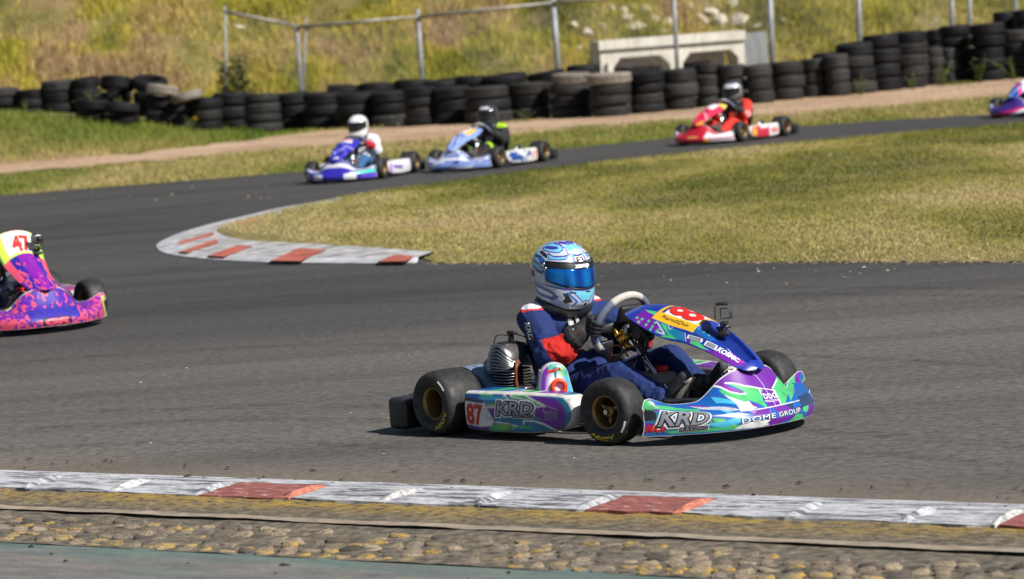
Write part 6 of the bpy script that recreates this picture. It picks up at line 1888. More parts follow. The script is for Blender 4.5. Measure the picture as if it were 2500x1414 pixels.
def hand_mesh(right=True):
    """a fist closed round the wheel rim: palm, four separate fingers and a thumb"""
    a = math.radians(176 if right else 4)
    c = sw_pt(a); tdir = (sw_pt(a + 0.05) - sw_pt(a - 0.05)); tdir /= np.linalg.norm(tdir)
    up = tdir if tdir.dot(SW_E2) > 0 else -tdir
    out = (c - SW_C); out -= up * out.dot(up); out /= np.linalg.norm(out)   # away from the wheel centre
    back = SW_N.copy()                                                     # towards the driver
    g = G()
    def P(o_, b_, u_): return c + out * o_ + back * b_ + up * u_
    R0 = 0.0165 + 0.0085
    spread = [0.030, 0.010, -0.010, -0.029]; rad = [0.0092, 0.0098, 0.0094, 0.0082]; ln = [0.92, 1.0, 0.96, 0.86]
    for u_, r_, l_ in zip(spread, rad, ln):
        pts = []
        for k, ang in enumerate(np.radians([52, 5, -48, -100, -150])):
            q = R0 + (0.004 if k == 0 else 0.0)
            pts.append(P(q * math.cos(ang) + 0.002, q * math.sin(ang), u_ * (1 - 0.05 * k)))
        pts = pts[:5] if l_ > 0.9 else pts[:4]
        for k in range(len(pts) - 1):
            g.add(capsule(pts[k], pts[k + 1], r_ * (1.06 - 0.06 * k), r_ * (1.0 - 0.06 * k), 10, 3))
        g.add(capsule(P(0.014, 0.036, u_ * 0.92), pts[0], r_ * 1.12, r_ * 1.08, 10, 3))
    # palm and heel of the hand, on the driver's side of the rim
    g.add(capsule(P(0.006, 0.034, 0.024), P(0.006, 0.034, -0.026), 0.017, 0.016)); g.add(capsule(P(0.004, 0.048, 0.018), P(0.004, 0.048, -0.020), 0.018, 0.017))
    # thumb leaves the inner side of the palm and closes over the rim
    g.add(capsule(P(-0.012, 0.046, 0.026), P(-0.022, 0.024, 0.036), 0.0125, 0.0115, 10, 3)); g.add(capsule(P(-0.022, 0.024, 0.036), P(-0.022, -0.006, 0.038), 0.0112, 0.010, 10, 3))
    # wrist and gauntlet reaching the sleeve
    w = BI['rw'] if right else BI['lw']; e = BI['re'] if right else BI['le']
    d = (e - w) / np.linalg.norm(e - w)
    g.add(capsule(P(0.004, 0.050, 0), w, 0.027, 0.043)); g.add(capsule(w, w + d * 0.018, 0.047, 0.056))
    me = remeshed(g, 0.0032, 3)
    me.name = 'glove'
    me.polygons.foreach_set('use_smooth', np.ones(len(me.polygons), dtype=bool))
    return me
def shoe_meshes(right=True):
    s = -1 if right else 1
    a = BI['aR'] if right else BI['aL']
    toe = np.array((1.055, -0.115, 0.225)) if right else np.array((1.030, 0.118, 0.232))
    heel = np.array((a[0] + 0.02, a[1], 0.075))
    up = G()
    mid = heel * 0.45 + toe * 0.55
    nrm = np.array((-0.75, 0, 0.66))
    up.add(capsule(a, heel + nrm * 0.03, 0.045, 0.036)); up.add(capsule(heel + nrm * 0.03, mid + nrm * 0.024, 0.034, 0.034)); up.add(capsule(mid + nrm * 0.024, toe + nrm * 0.016, 0.034, 0.026))
    u = remeshed(up, 0.006, 4); u.name = 'shoe'; u.polygons.foreach_set('use_smooth', np.ones(len(u.polygons), dtype=bool))
    so = G(); so.add(capsule(heel, mid, 0.030, 0.036)); so.add(capsule(mid, toe, 0.036, 0.030))
    v = np.array(so.v)
    dd = (v - heel) @ nrm; v = v - nrm * (dd * 0.72)[:, None] - nrm * 0.008
    sm = mesh_vf('sole', v, so.f); fix_normals(sm)
    return u, sm

def helmet_obj(parent, colfn, visor, scale=1.0, lettering=False, strip=True):
    nth, nz = (400, 200) if lettering else (140, 80)
    th = np.linspace(-math.pi, math.pi, nth, endpoint=False); zz = np.linspace(-0.135, 0.14, nz)
    TH, ZZ = np.meshgrid(th, zz, indexing='ij')
    P = helmet_kart(helmet_pt(TH, ZZ)).reshape(-1, 3)
    col = colfn(TH, ZZ).reshape(-1, 3)
    f = []
    for i in range(nth):
        j = (i + 1) % nth
        for k in range(nz - 1): f.append((i * nz + k, j * nz + k, j * nz + k + 1, i * nz + k + 1))
    # rolled lower edge and lining
    b0 = len(P)
    rim = helmet_kart(helmet_pt(th, np.full(nth, -0.135)) * np.array((0.86, 0.86, 1.0)) + np.array((0, 0, 0.004)))
    rim2 = helmet_kart(helmet_pt(th, np.full(nth, -0.135)) * np.array((0.72, 0.72, 0.6)))
    P = np.concatenate([P, rim, rim2]); col = np.concatenate([col, np.full((2 * nth, 3), 0.015)])
    for i in range(nth):
        j = (i + 1) % nth
        f.append((i * nz, b0 + i, b0 + j, j * nz)); f.append((b0 + i, b0 + nth + i, b0 + nth + j, b0 + j))
    me = fix_normals(mesh_vf('helmet', P, f, True, col))
    h = new_obj('helmet', me, parent, MK['paint_attr'])
    # visor shell
    T1 = 1.30
    n1, n2 = 60, 14
    t = np.linspace(-T1, T1, n1)
    zb = -0.047 + 0.042 * (np.abs(t) / T1) ** 1.6; ztop = 0.052 + 0.010 * (np.abs(t) / T1); zs = 0.029 + 0.011 * (np.abs(t) / T1)
    if not strip: zs = ztop
    def patch(lo, hi, off, nm, mat):
        v = []
        for i in range(n1):
            for k in range(n2):
                v.append(helmet_kart(helmet_pt(t[i], lo[i] + (hi[i] - lo[i]) * k / (n2 - 1), off)))
        me = fix_normals(mesh_vf(nm, v, grid_faces(n1, n2)))
        return solid(new_obj(nm, me, h, mat), 0.002, 1)
    patch(zb, zs, 0.0035, 'visor', visor)
    if strip: patch(zs, ztop, 0.0042, 'visor_strip', MK['blackprint'])
    # gasket round the eye port
    lo_, hi_ = zb - 0.005, ztop + 0.004
    edge = [helmet_kart(helmet_pt(t[i], lo_[i], 0.001)) for i in range(n1)] + [helmet_kart(helmet_pt(t[i], hi_[i], 0.001)) for i in range(n1 - 1, -1, -1)]
    new_obj('gasket', mesh_vf('gasket', *tube(edge, 0.0028, 6, closed=True)), h, MK['blackprint'])
    if lettering:
        for s in (-1, 1):
            for aa, z_, r_ in ((1.42, 0.050, 0.012), (1.30, 0.035, 0.009)):
                p0 = helmet_kart(helmet_pt(aa * s, z_, 0.0)); p1 = helmet_kart(helmet_pt(aa * s, z_, 0.010))
                new_obj('pivot_screw', mesh_vf('pivot_screw', *tube([p0, p1], r_, 16)), h, MK['chrome'])
        fz = lambda o_: (lambda a_, b_: helmet_kart(helmet_pt(a_, b_, o_)))
        lay('lettering', 'zamp', [(-0.30, 0.030), (0.24, 0.030), (0.26, 0.047), (-0.28, 0.047)], fz(0.0), MK['whiteprint'], h, 0.0078, 0.05)
        lay_poly('emblem', [(-0.17, 0.056), (0.17, 0.056), (0.15, 0.078), (-0.15, 0.078)], fz(0.0), MK['blackprint'], h, 0.0012)
        lay('lettering', '2', [(-0.085, 0.060), (0.085, 0.060), (0.085, 0.074), (-0.085, 0.074)], fz(0.0), MK['whiteprint'], h, 0.0022, 0.06)
        for a0 in (-0.42, 0.10):
            lay_poly('chin_vent', [(a0 - 0.10, -0.066), (a0 + 0.10, -0.066), (a0 + 0.10, -0.061), (a0 - 0.10, -0.061)], fz(0.0), MK['blackprint'], h, 0.001)
        lay_poly('chin_vent', [(-0.05, -0.118), (0.05, -0.118), (0.02, -0.105), (-0.02, -0.105)], fz(0.0), MK['blackprint'], h, 0.0015)
    return h

GLOVE = {True: hand_mesh(True), False: hand_mesh(False)}
SHOE = {True: shoe_meshes(True), False: shoe_meshes(False)}
def neck_brace_mesh():
    g = G(); c = BI['neck'] + np.array((0.012, 0, 0.005))
    P = []
    for k in range(28):
        a = 2 * math.pi * k / 28
        P.append(c + np.array((0.088 * math.cos(a), 0.098 * math.sin(a), -0.022 * math.cos(a) - 0.004)))
    g.add(tube(P, 0.030, 12, closed=True))
    return fix_normals(g.mesh('neck_brace'))
NECK_ME = neck_brace_mesh()

def make_driver(loc, rz, label, suit, helmcol, visor, glove_mat=None, lettering=False, strip=True, size=1.0):
    p = new_obj('person', body_mesh(suit), None, MK['cloth'], label, 'person', 'kart drivers on the track')
    p.location = loc; p.rotation_euler = (0, 0, rz); p.scale = (size,) * 3
    helmet_obj(p, helmcol, visor, 1.0, lettering, strip)
    nm = NECK_ME.copy(); new_obj('neck_brace', nm, p, MK['black'])
    for r_ in (True, False):
        me = GLOVE[r_].copy(); me.materials.clear(); new_obj('glove', me, p, glove_mat or MK['glove'])
        u, s = SHOE[r_]; sh = new_obj('shoe', u.copy(), p, MK['shoe']); new_obj('sole', s.copy(), sh, MK['sole'])
    return p

def suit_fn(main, fore=None, thigh=None, gaiter=None, chestc=None, shoulder=None):
    def f(co):
        r = np.random.default_rng(1)
        C = np.empty((len(co), 3)); C[:] = main
        if thigh is not None:
            C[(co[:, 0] > 0.36) & (co[:, 2] < 0.30) & (np.abs(co[:, 1]) < 0.26) & ~((co[:, 2] > 0.27) & (np.abs(co[:, 1]) > 0.2))] = thigh
        for e, w, s in ((BI['re'], BI['rw'], BI['rs']), (BI['le'], BI['lw'], BI['ls'])):
            t, d = seg_t(co, e, w)
            if fore is not None:
                m = (d < 0.085) & (t > 0.02) & (co[:, 0] > 0.37) & (co[:, 2] > 0.255) & (co[:, 2] - 0.25 * (co[:, 0] - e[0]) < e[2] + 0.062)
                C[m] = fore
            if shoulder is not None:
                d2 = np.linalg.norm(co - s - np.array((0.0, 0.0, 0.05)), axis=1)
                C[(d2 < 0.062) & (co[:, 2] > s[2] + 0.03)] = shoulder[1]
                C[(d2 < 0.052) & (co[:, 2] > s[2] + 0.036)] = shoulder[0]
        dn = np.linalg.norm((co - BI['neck']) * (1, 1, 0.6), axis=1)
        C[(dn < 0.085) & (co[:, 2] > 0.47)] = (0.02, 0.02, 0.022)
        if chestc is not None:
            C[(co[:, 0] > 0.28) & (np.abs(co[:, 1] + 0.02) < 0.075) & (co[:, 2] > 0.30) & (co[:, 2] < 0.50)] = chestc
        return C
    return f
# ================================================================== THE KARTS
KRL = [('whiteprint', 0.15, 0.0012), ('blackprint', 0.085, 0.0018), ('silverprint', 0.022, 0.0025)]
def krd_logo(quad, f, parent, flip=1.0, racing=None):
    for m, b_, off in KRL:
        lay('lettering', 'KRD', quad, f, MK[m], parent, off, b_, 0.12, 1.02, ref=0.03, flip=flip)
    if racing:
        q = np.array(racing, float); c = q.mean(0)
        lay_poly('lettering_plate', c + (q - c) * (1.12, 1.9), f, MK['whiteprint'], parent, 0.0011, flip)
        lay_poly('lettering_plate', c + (q - c) * (1.07, 1.5), f, MK['blackprint'], parent, 0.0017, flip)
        lay('lettering', 'RACING', racing, f, MK['silverprint'], parent, 0.0025, 0.03, 0.15, 1.15, flip=flip)

def house_mark(quad, f, parent, mat, flip=1.0):
    """outline of a gabled roof above the letters DDG, with two lines below"""
    q = np.array(quad, float)
    def P(a, b_): return q[0] * (1 - a) * (1 - b_) + q[1] * a * (1 - b_) + q[2] * a * b_ + q[3] * (1 - a) * b_
    lay('lettering', 'DDG', [P(0.08, 0.22), P(0.92, 0.22), P(0.92, 0.58), P(0.08, 0.58)], f, MK[mat], parent, 0.0014, 0.02, 0, 1.1, flip=flip)
    def line(a, b_, w=0.025):
        a, b_ = np.array(a), np.array(b_); d = b_ - a; d = d / np.linalg.norm(d); n = np.array((-d[1], d[0])) * w
        lay_poly('lettering_rule', [P(*(a - n)), P(*(b_ - n)), P(*(b_ + n)), P(*(a + n))], f, MK[mat], parent, 0.0013, flip, 5)
    line((0.0, 0.98), (1.08, 0.72)); line((0.0, 0.55), (0.0, 0.98)); line((1.0, 0.2), (1.0, 0.74)); line((0.0, 0.10), (1.0, 0.10), 0.018); line((0.0, 0.0), (1.0, 0.0), 0.018)

def kart(label, loc, rz, nosefn, panelfn, podfn, detail=True, near=False, steer=0.0, pal=PAL87, group='karts racing on the track', size=1.0, pform=None):
    root = bpy.data.objects.new('racing_kart', None); COL.objects.link(root)
    root.location = loc; root.rotation_euler = (0, 0, rz)
    tag(root, label, 'kart', group)
    root.scale = (size,) * 3
    # running gear
    new_obj('frame', cached('frame', frame_mesh), root, None if cached('frame', frame_mesh).materials else MK['steel'])
    new_obj('front_bumper', cached('fb', bumper_mesh), root, None if cached('fb', bumper_mesh).materials else MK['steel'])
    make_wheel(root, 0.0, -0.503, False, -1, 0, detail); make_wheel(root, 0.0, 0.503, False, 1, 0, detail)
    make_wheel(root, 0.95, -0.434, True, -1, steer, detail); make_wheel(root, 0.95, 0.434, True, 1, steer, detail)
    sm = cached('seat', seat_mesh); s = new_obj('seat', sm, root, None if sm.materials else MK['seat']); solid(s, 0.006)
    rb = cached('rb', rear_bumper_mesh); new_obj('rear_bumper', rb, root, None if rb.materials else MK['black'])
    sw = cached('sw', steering_mesh); swo = new_obj('steering_wheel', sw, root, None if sw.materials else MK['wheelgrip'])
    bo = cached('boss', spokes_mesh); new_obj('wheel_boss', bo, swo, None if bo.materials else MK['black'])
    cm = cached('col', column_mesh); new_obj('steering_column', cm, root, None if cm.materials else MK['chrome'])
    small_parts(root, detail)
    engine_parts(root)
    # bodywork
    nu, nv = (521, 181) if near else (161, 61)
    U, V = np.meshgrid(np.linspace(-1, 1, nu), np.linspace(0, 1, nv), indexing='ij')
    C = nosefn(U, V)
    C[(V > 0.975) | (V < 0.012) | (np.abs(U) > 0.993)] = (0.66, 0.66, 0.66)
    me = mesh_vf('nose_fairing', nose_pt(U, V).reshape(-1, 3), grid_faces(nu, nv), True, C.reshape(-1, 3))
    nose = solid(new_obj('nose_fairing', me, root, MK['scuffed' if near else 'gloss']), 0.005)
    nu, nv = (221, 321) if near else (81, 101)
    U, V = np.meshgrid(np.linspace(-1, 1, nu), np.linspace(0, 1, nv), indexing='ij')
    me = mesh_vf('number_panel', (pform or panel_pt)(U, V).reshape(-1, 3), grid_faces(nu, nv, True), True, panelfn(U, V).reshape(-1, 3))
    panel = solid(new_obj('number_panel', me, root, MK['gloss']), 0.005)
    pods = []
    for side in (-1, 1):
        Vp, f, A, B_, O = pod_mesh_arrays(190 if near else 72, side)
        C = np.empty((len(Vp), 3)); C[:] = (0.68, 0.67, 0.63)
        cc = podfn(A, np.clip(B_, 0, 1), side)
        m = O & (B_ > 0.03) & (B_ < 0.95) & (A < 0.972 - 0.10 * np.abs(2 * B_ - 1.0) ** 3)
        C[m] = cc[m]
        tp = (B_ == 1.05) & (A < 0.9); C[tp] = podfn(A[tp], np.clip(0.9 - 0 * A[tp], 0, 1), side)
        me = fix_normals(mesh_vf('side_pod', Vp, f, True, C))
        pods.append(new_obj('side_pod', me, root, MK['scuffed' if near else 'gloss']))
    return root, nose, panel, pods

def pod_f(side):
    return (lambda a, b_: pod_face(a, b_) * np.array((1, -side, 1)))

# ---------------------------------------------------------------- kart 87
def nose87(U, V):
    extra = [('S', [(-0.62, 0.36), (-0.40, 0.40), (-0.30, 0.34), (-0.45, 0.31)]), ('P', [(-0.30, 0.30), (-0.10, 0.31), (-0.08, 0.42), (-0.22, 0.40)]), ('C', [(-0.66, 0.20), (-0.42, 0.30), (-0.35, 0.22), (-0.55, 0.12)]), ('P', [(-0.16, 0.01), (0.02, 0.01), (0.00, 0.12), (-0.08, 0.16)]), ('P', [(-0.02, 0.30), (0.16, 0.30), (0.12, 0.42), (-0.04, 0.42)]),
             ('G', [(0.10, 0.01), (0.34, 0.01), (0.30, 0.14), (0.20, 0.17)]), ('P', [(0.38, 0.01), (0.62, 0.01), (0.60, 0.22), (0.44, 0.30)]), ('G', [(0.64, 0.02), (0.84, 0.02), (0.80, 0.40), (0.70, 0.30)]), ('W', [(-0.46, 0.06), (-0.20, 0.02), (-0.12, 0.17), (-0.40, 0.15)]), ('N', [(0.30, 0.28), (0.62, 0.26), (0.60, 0.52), (0.36, 0.50)])]
    return paint(U, V, PAL87['B'], NOSE_PAINT + extra, PAL87, 1.8)
def panel87(U, V):
    C = paint(U, V, (0.006, 0.035, 0.34), PANEL_PAINT, PAL87, 0.23)
    ch = (V > 0.525) & (V < 0.93) & (np.abs(U) < 0.40)
    C[ch] = (0.004, 0.022, 0.20)
    C[(U > -0.70) & (U < 0.80) & (V > 0.172) & (V < 0.517)] = PAL87['Y']
    C[(U > -0.43) & (U < 0.74) & (V > 0.197) & (V < 0.502)] = (0.80, 0.80, 0.80)
    C[(U > -0.43) & (U < 0.74) & (V > 0.197) & (V < 0.222)] = (0.02, 0.05, 0.16)
    return C
def pod87(A, B_, side): return paint(A, B_, PAL87['T'], POD_PAINT, PAL87, 3.6)
R87 = -math.radians(49.86)
L87 = (0.0845, 13.6345, 0)
k87, nose, panel, pods = kart('purple, green and blue kart numbered 87, nearest the camera', L87, R87, nose87, panel87, pod87, True, True, math.radians(9))
airbox_parts(k87, PAL87)
action_camera(k87, (1.165, 0.0, 0.405), (0.62, -0.78))
krd_logo([(-0.935, 0.20), (-0.655, 0.215), (-0.61, 0.445), (-0.89, 0.56)], nose_pt, nose, 1, [(-0.815, 0.11), (-0.655, 0.12), (-0.65, 0.175), (-0.81, 0.165)])
lay('lettering', 'MKA', [(-0.988, 0.12), (-0.895, 0.10), (-0.895, 0.21), (-0.985, 0.24)], nose_pt, MK['redprint'], nose, 0.0016, 0.05, 0.2)
for m, b_, off in (('blackprint', 0.05, 0.0014), ('whiteprint', -0.004, 0.0022)):
    lay('lettering', 'DOME', [(-0.40, 0.160), (-0.065, 0.190), (-0.050, 0.300), (-0.40, 0.280)], nose_pt, MK[m], nose, off, b_, 0, 1.12, ref=0.0)
    lay('lettering', 'GROUP', [(-0.022, 0.195), (0.262, 0.190), (0.270, 0.295), (-0.012, 0.300)], nose_pt, MK[m], nose, off, b_, 0, 1.05, ref=0.0)
house_mark([(-0.07, 0.52), (0.10, 0.50), (0.125, 0.70), (-0.04, 0.72)], nose_pt, nose, 'whiteprint')
krd_logo([(0.66, 0.24), (0.90, 0.22), (0.90, 0.42), (0.66, 0.42)], nose_pt, nose)
lay('lettering', '87', [(-0.37, 0.488), (0.66, 0.488), (0.66, 0.232), (-0.37, 0.232)], panel_pt, MK['redprint'], panel, 0.0016, 0.035, 0, 0.95, flip=-1)
lay('lettering', 'PharmillChut', [(-0.60, 0.235), (-0.60, 0.46), (-0.50, 0.46), (-0.50, 0.235)], panel_pt, MK['blackprint'], panel, 0.0016, 0.008, 0.1, flip=-1)
lay('lettering', 'KOSMIC', [(-0.84, 0.735), (-0.76, 0.905), (-0.58, 0.895), (-0.66, 0.735)], panel_pt, MK['whiteprint'], panel, 0.0016, 0.04, 0.2, 1.0, flip=-1)
for q in ([(-0.885, 0.50), (-0.84, 0.615), (-0.735, 0.61), (-0.79, 0.496)], [(-0.875, 0.635), (-0.845, 0.728), (-0.665, 0.722), (-0.725, 0.638)]):
    lay_poly('sticker', q, panel_pt, MK['whiteprint'], panel, 0.0010, -1)
    c = np.mean(q, 0); lay_poly('sticker', c + (np.array(q) - c) * 0.78, panel_pt, MK['silverprint'], panel, 0.0016, -1)
fp = pod_f(-1)
lay('lettering', '87', [(0.018, 0.17), (0.165, 0.165), (0.172, 0.655), (0.024, 0.68)], fp, MK['redprint'], pods[0], 0.0026, 0.03)
krd_logo([(0.312, 0.42), (0.655, 0.50), (0.655, 0.775), (0.312, 0.775)], fp, pods[0], 1, [(0.465, 0.40), (0.645, 0.40), (0.65, 0.465), (0.47, 0.465)])
house_mark([(0.742, 0.33), (0.85, 0.33), (0.86, 0.70), (0.745, 0.72)], fp, pods[0], 'silverprint')

PALH = dict(PAL87); PALH.update({'P': (0.05, 0.03, 0.32), 'C': (0.16, 0.55, 0.74), 'T': (0.10, 0.28, 0.48), 'B': (0.02, 0.14, 0.62), 'W': (0.78, 0.80, 0.82), 'S': (0.50, 0.54, 0.60), 'V': (0.07, 0.03, 0.36)})
def helm87(TH, Z):
    T = -np.abs(TH)
    lines = [('V', 0.030, list(it[1]) + [it[1][0]]) for it in HELMET_PAINT if len(it) == 2 and it[0] in 'CTW']
    extra = [('C', [(-0.55, 0.138), (-0.05, 0.128), (-0.02, 0.112), (-0.40, 0.106)]), ('C', [(-3.1, 0.03), (-2.3, 0.05), (-2.0, 0.03), (-2.5, 0.0), (-3.1, -0.01)]), ('B', [(-3.1, -0.02), (-2.4, -0.005), (-1.9, -0.03), (-2.5, -0.05), (-3.1, -0.04)]),
             ('C', [(-2.6, 0.10), (-1.9, 0.095), (-1.6, 0.075), (-2.2, 0.07)]), ('P', [(-2.9, 0.085), (-2.1, 0.065), (-1.7, 0.06), (-2.3, 0.052)]), ('C', [(-0.30, 0.098), (-0.12, 0.088), (-0.16, 0.075), (-0.34, 0.080)])]
    return paint(T, Z, (0.50, 0.56, 0.63), extra + HELMET_PAINT + lines, PALH, 0.14)
BLUE_SUIT = (0.006, 0.024, 0.130)
d87 = make_driver(L87, R87, 'driver in a blue suit with a blue and white mirrored-visor helmet, gripping the wheel', suit_fn(BLUE_SUIT, (0.60, 0.018, 0.012), None, None, (0.05, 0.05, 0.055), ((0.62, 0.66, 0.74), (0.60, 0.03, 0.02))),
                  helm87, MK['mirror'], None, True)
# patches sewn on the suit: laid on by casting onto the cloth
from mathutils.bvhtree import BVHTree
def cast_text(s, origin, ex, ey, dirv, w, h, mat, parent, me, bold=0.03, box_=False):
    bvh = BVHTree.FromPolygons([tuple(v.co) for v in me.vertices], [tuple(p.vertices) for p in me.polygons])
    if box_:
        T = np.array([(a / 9, b_ / 4) for a in range(10) for b_ in range(5)]); F = grid_faces(10, 5)
    else:
        V, F = text_mesh(s, bold); lo, hi = V.min(0), V.max(0); T = (V - lo) / (hi - lo)
    d = Vector(dirv).normalized(); out = []
    for a, b_ in T:
        p = Vector(origin) + Vector(ex) * float((a - 0.5) * w) + Vector(ey) * float((b_ - 0.5) * h)
        hit, n_, i_, dist = bvh.ray_cast(p - d * 0.3, d)
        out.append(tuple((hit if hit is not None else p) - d * (0.0025 if not box_ else 0.0016)))
    return new_obj('lettering' if not box_ else 'patch', mesh_vf('lettering', out, F, False), parent, mat)
PD = (-0.76, 0.65, 0.0); PX = (0.13, 0.15, -0.98); PY = (0.645, 0.764, 0.20); PO = (0.228, -0.225, 0.412)
cast_text('KRD', PO, PX, PY, PD, 0.080, 0.030, MK['blackprint'], d87, d87.data, 0.03, True)
cast_text('KRD', PO, PX, PY, PD, 0.070, 0.020, MK['whiteprint'], d87, d87.data, 0.03)
cast_text('N', (0.33, -0.06, 0.425), (0.60, 0.72, 0.34), (-0.22, -0.26, 0.94), PD, 0.045, 0.05, MK['whiteprint'], d87, d87.data, 0.06)

# ---------------------------------------------------------------- other karts
FAR = 0.91      # the smaller cadet karts on the far straight
def place_front_left(px, py, heading):
    p = ground(px, py); c, s = math.cos(heading), math.sin(heading)
    return (p[0] - FAR * (0.95 * c - 0.434 * s), p[1] - FAR * (0.95 * s + 0.434 * c), 0)
def place_nose(px, py, heading):
    p = ground(px, py, 0.04); c, s = math.cos(heading), math.sin(heading)
    return (p[0] - 1.445 * c, p[1] - 1.445 * s, 0)

def blotch(U, V, base, c2, c3, su, sv, thr, seed):
    C = np.empty(U.shape + (3,)); C[...] = base
    n = fbm(U * su + 0.4 * V, V * sv, seed, 3)
    C[n > thr] = c2
    n2 = fbm(U * su * 0.8 + 9, V * sv * 0.8, seed + 5, 3)
    C[n2 > thr + 0.10] = c3
    return C
def bands(U, V, base, items):
    """items: (colour, slope, offset, width) slanted bands"""
    C = np.empty(U.shape + (3,)); C[...] = base
    for c, k, o_, w in items:
        d = (V - o_ - k * U)
        C[np.abs(d) < w] = c
    return C
HP, VI, NB, LY = (0.78, 0.09, 0.17), (0.22, 0.012, 0.36), (0.03, 0.02, 0.36), (0.62, 0.78, 0.10)
# 47: magenta, violet and pink blotches with lime edges
def nose47(U, V):
    C = np.empty(U.shape + (3,)); t = np.clip(np.abs(U) * 1.2, 0, 1)[..., None]
    C[...] = np.array(NB) * (1 - t) + np.array(VI) * t
    n = fbm(U * 30, V * 13, 4, 3)
    edge = np.clip((0.62 - V) / 0.5, 0, 1) * 0.16 + 0.18 * np.clip(np.abs(U) - 0.42, 0, 1)
    C[n + edge > 0.63] = HP
    C[(np.abs(U) < 0.36) & (V > 0.25) & (V < 0.6)] = NB
    C[(np.abs(U) > 0.92) & (V < 0.85)] = LY
    C[(np.abs(U) > 0.45) & (np.abs(U) < 0.52) & (V > 0.9)] = LY
    return C
def panel47(U, V):
    C = np.empty(U.shape + (3,)); C[...] = NB
    C[np.abs(U) < 0.38] = VI
    n = fbm(U * 11, V * 22, 8, 3)
    C[(n + 0.25 * (np.abs(U) - 0.6) + 0.25 * (V - 0.75) > 0.60) & (V > 0.45)] = HP
    C[(np.abs(U) > 0.72) & (V < 0.75)] = HP
    C[V < 0.44] = LY
    C[(np.abs(U) > 0.93) & (V < 0.44)] = (0.10, 0.30, 0.05)
    C[(np.abs(U) < 0.66) & (V > 0.09) & (V < 0.415)] = (0.80, 0.80, 0.80)
    C[(np.abs(U) < 0.45) & (V < 0.085)] = HP
    return C
def pod47(A, B_, side): return blotch(A, B_, VI, HP, LY, 9, 3, 0.58, 6)
h47 = -math.radians(60)
L47 = place_nose(140, 797, h47)
_pan47 = cat_table([(0.0, 0.845, 0.612, 0.095, 0.590), (0.08, 0.872, 0.612, 0.135, 0.575), (0.25, 0.935, 0.560, 0.150, 0.500), (0.45, 1.020, 0.470, 0.138, 0.405), (0.60, 1.105, 0.412, 0.122, 0.350), (0.80, 1.235, 0.330, 0.105, 0.290), (0.94, 1.318, 0.284, 0.075, 0.262), (1.0, 1.350, 0.262, 0.02, 0.254)])
def panel47_pt(u, v):
    u, v = np.broadcast_arrays(np.asarray(u, float), np.asarray(v, float))
    R = _pan47(v)
    return np.stack([R[..., 0] - 0.02 * u ** 2, R[..., 2] * u, R[..., 1] - (R[..., 1] - R[..., 3]) * np.abs(u) ** 1.9], -1)
k47, nose, panel, pods = kart('violet and pink splattered kart with lime trim, numbered 47', L47, h47, nose47, panel47, pod47, True, True, 0.06, pform=panel47_pt)
lay('lettering', '47', [(-0.34, 0.40), (0.40, 0.40), (0.40, 0.20), (-0.34, 0.20)], panel47_pt, MK['redprint'], panel, 0.0016, 0.04, 0, 0.95, flip=-1)
m_hp = pm('pink_print', HP, 0.4)
lay_poly('lettering_plate', [(-0.20, 0.06), (0.20, 0.06), (0.20, 0.33), (-0.20, 0.33)], nose_pt, MK['blackprint'], nose, 0.001)
for q in ([(-0.16, 0.10), (0.16, 0.10), (0.17, 0.29), (-0.15, 0.29)],):
    lay('lettering', 'GR', q, nose_pt, m_hp, nose, 0.002, 0.06, 0.15)
action_camera(k47, (1.02, 0.085, 0.475), (0.95, -0.1), True)
make_driver(L47, h47, 'driver of the kart numbered 47, in a dark suit at the left edge', suit_fn((0.01, 0.014, 0.06), None, None), lambda T, Z: np.broadcast_to(np.array((0.65, 0.65, 0.67)), T.shape + (3,)).copy(), MK['darkvisor'], None, False)

# blue violet kart, driver in white
PB, WH = (0.028, 0.022, 0.36), (0.70, 0.71, 0.75)
def nose_b(U, V):
    C = bands(U, V, PB, [(WH, 0.0, 0.80, 0.07)])
    C[(np.abs(U) > 0.30) & (np.abs(U) < 0.6) & (V < 0.4)] = WH
    C[(U > 0.6) & (V > 0.3) & (V < 0.6)] = (0.05, 0.62, 0.45)
    C[(U > 0.42) & (U < 0.56) & (V > 0.30) & (V < 0.5)] = (0.8, 0.8, 0.8)
    C[(U > 0.70) & (V < 0.3)] = (0.10, 0.05, 0.55)
    return C
def panel_b(U, V):
    C = bands(U, V, PB, [((0.10, 0.09, 0.55), 0.3, 0.45, 0.03), ((0.30, 0.30, 0.75), -0.2, 0.62, 0.03)])
    C[(U ** 2 / 0.35 + ((V - 0.26) / 0.13) ** 2) < 1] = (0.78, 0.78, 0.80)
    C[(U ** 2 / 0.2 + ((V - 0.88) / 0.07) ** 2) < 1] = (0.7, 0.7, 0.8)
    return C
def pod_b(A, B_, side):
    C = np.empty(A.shape + (3,)); C[:] = WH
    C[(A > 0.42) & (A < 0.82) & (np.abs(B_ - 0.5 - 0.3 * (A - 0.6)) < 0.13)] = (0.16, 0.11, 0.42)
    C[(A > 0.86)] = (0.35, 0.25, 0.55)
    return C
hb = math.radians(-107); LB = place_front_left(930, 437, hb)
kb, nose, panel, pods = kart('dark blue and violet kart with white stripe, leftmost on the far straight', LB, hb, nose_b, panel_b, pod_b, False, size=FAR)
lay('lettering', '20', [(-0.40, 0.30), (0.40, 0.30), (0.40, 0.19), (-0.40, 0.19)], panel_pt, MK['redprint'], panel, 0.0016, 0.03, flip=-1)
m_redglove = pm('red_glove', (0.42, 0.015, 0.03), 0.7, 0, 0.2, 40)
make_driver(LB, hb, 'driver in white top, jeans and red gloves wearing a plain white helmet', suit_fn((0.66, 0.66, 0.72), None, (0.03, 0.12, 0.27)), lambda T, Z: np.broadcast_to(np.array((0.78, 0.78, 0.78)), T.shape + (3,)).copy(), MK['darkvisor'], m_redglove, False, False, size=FAR)

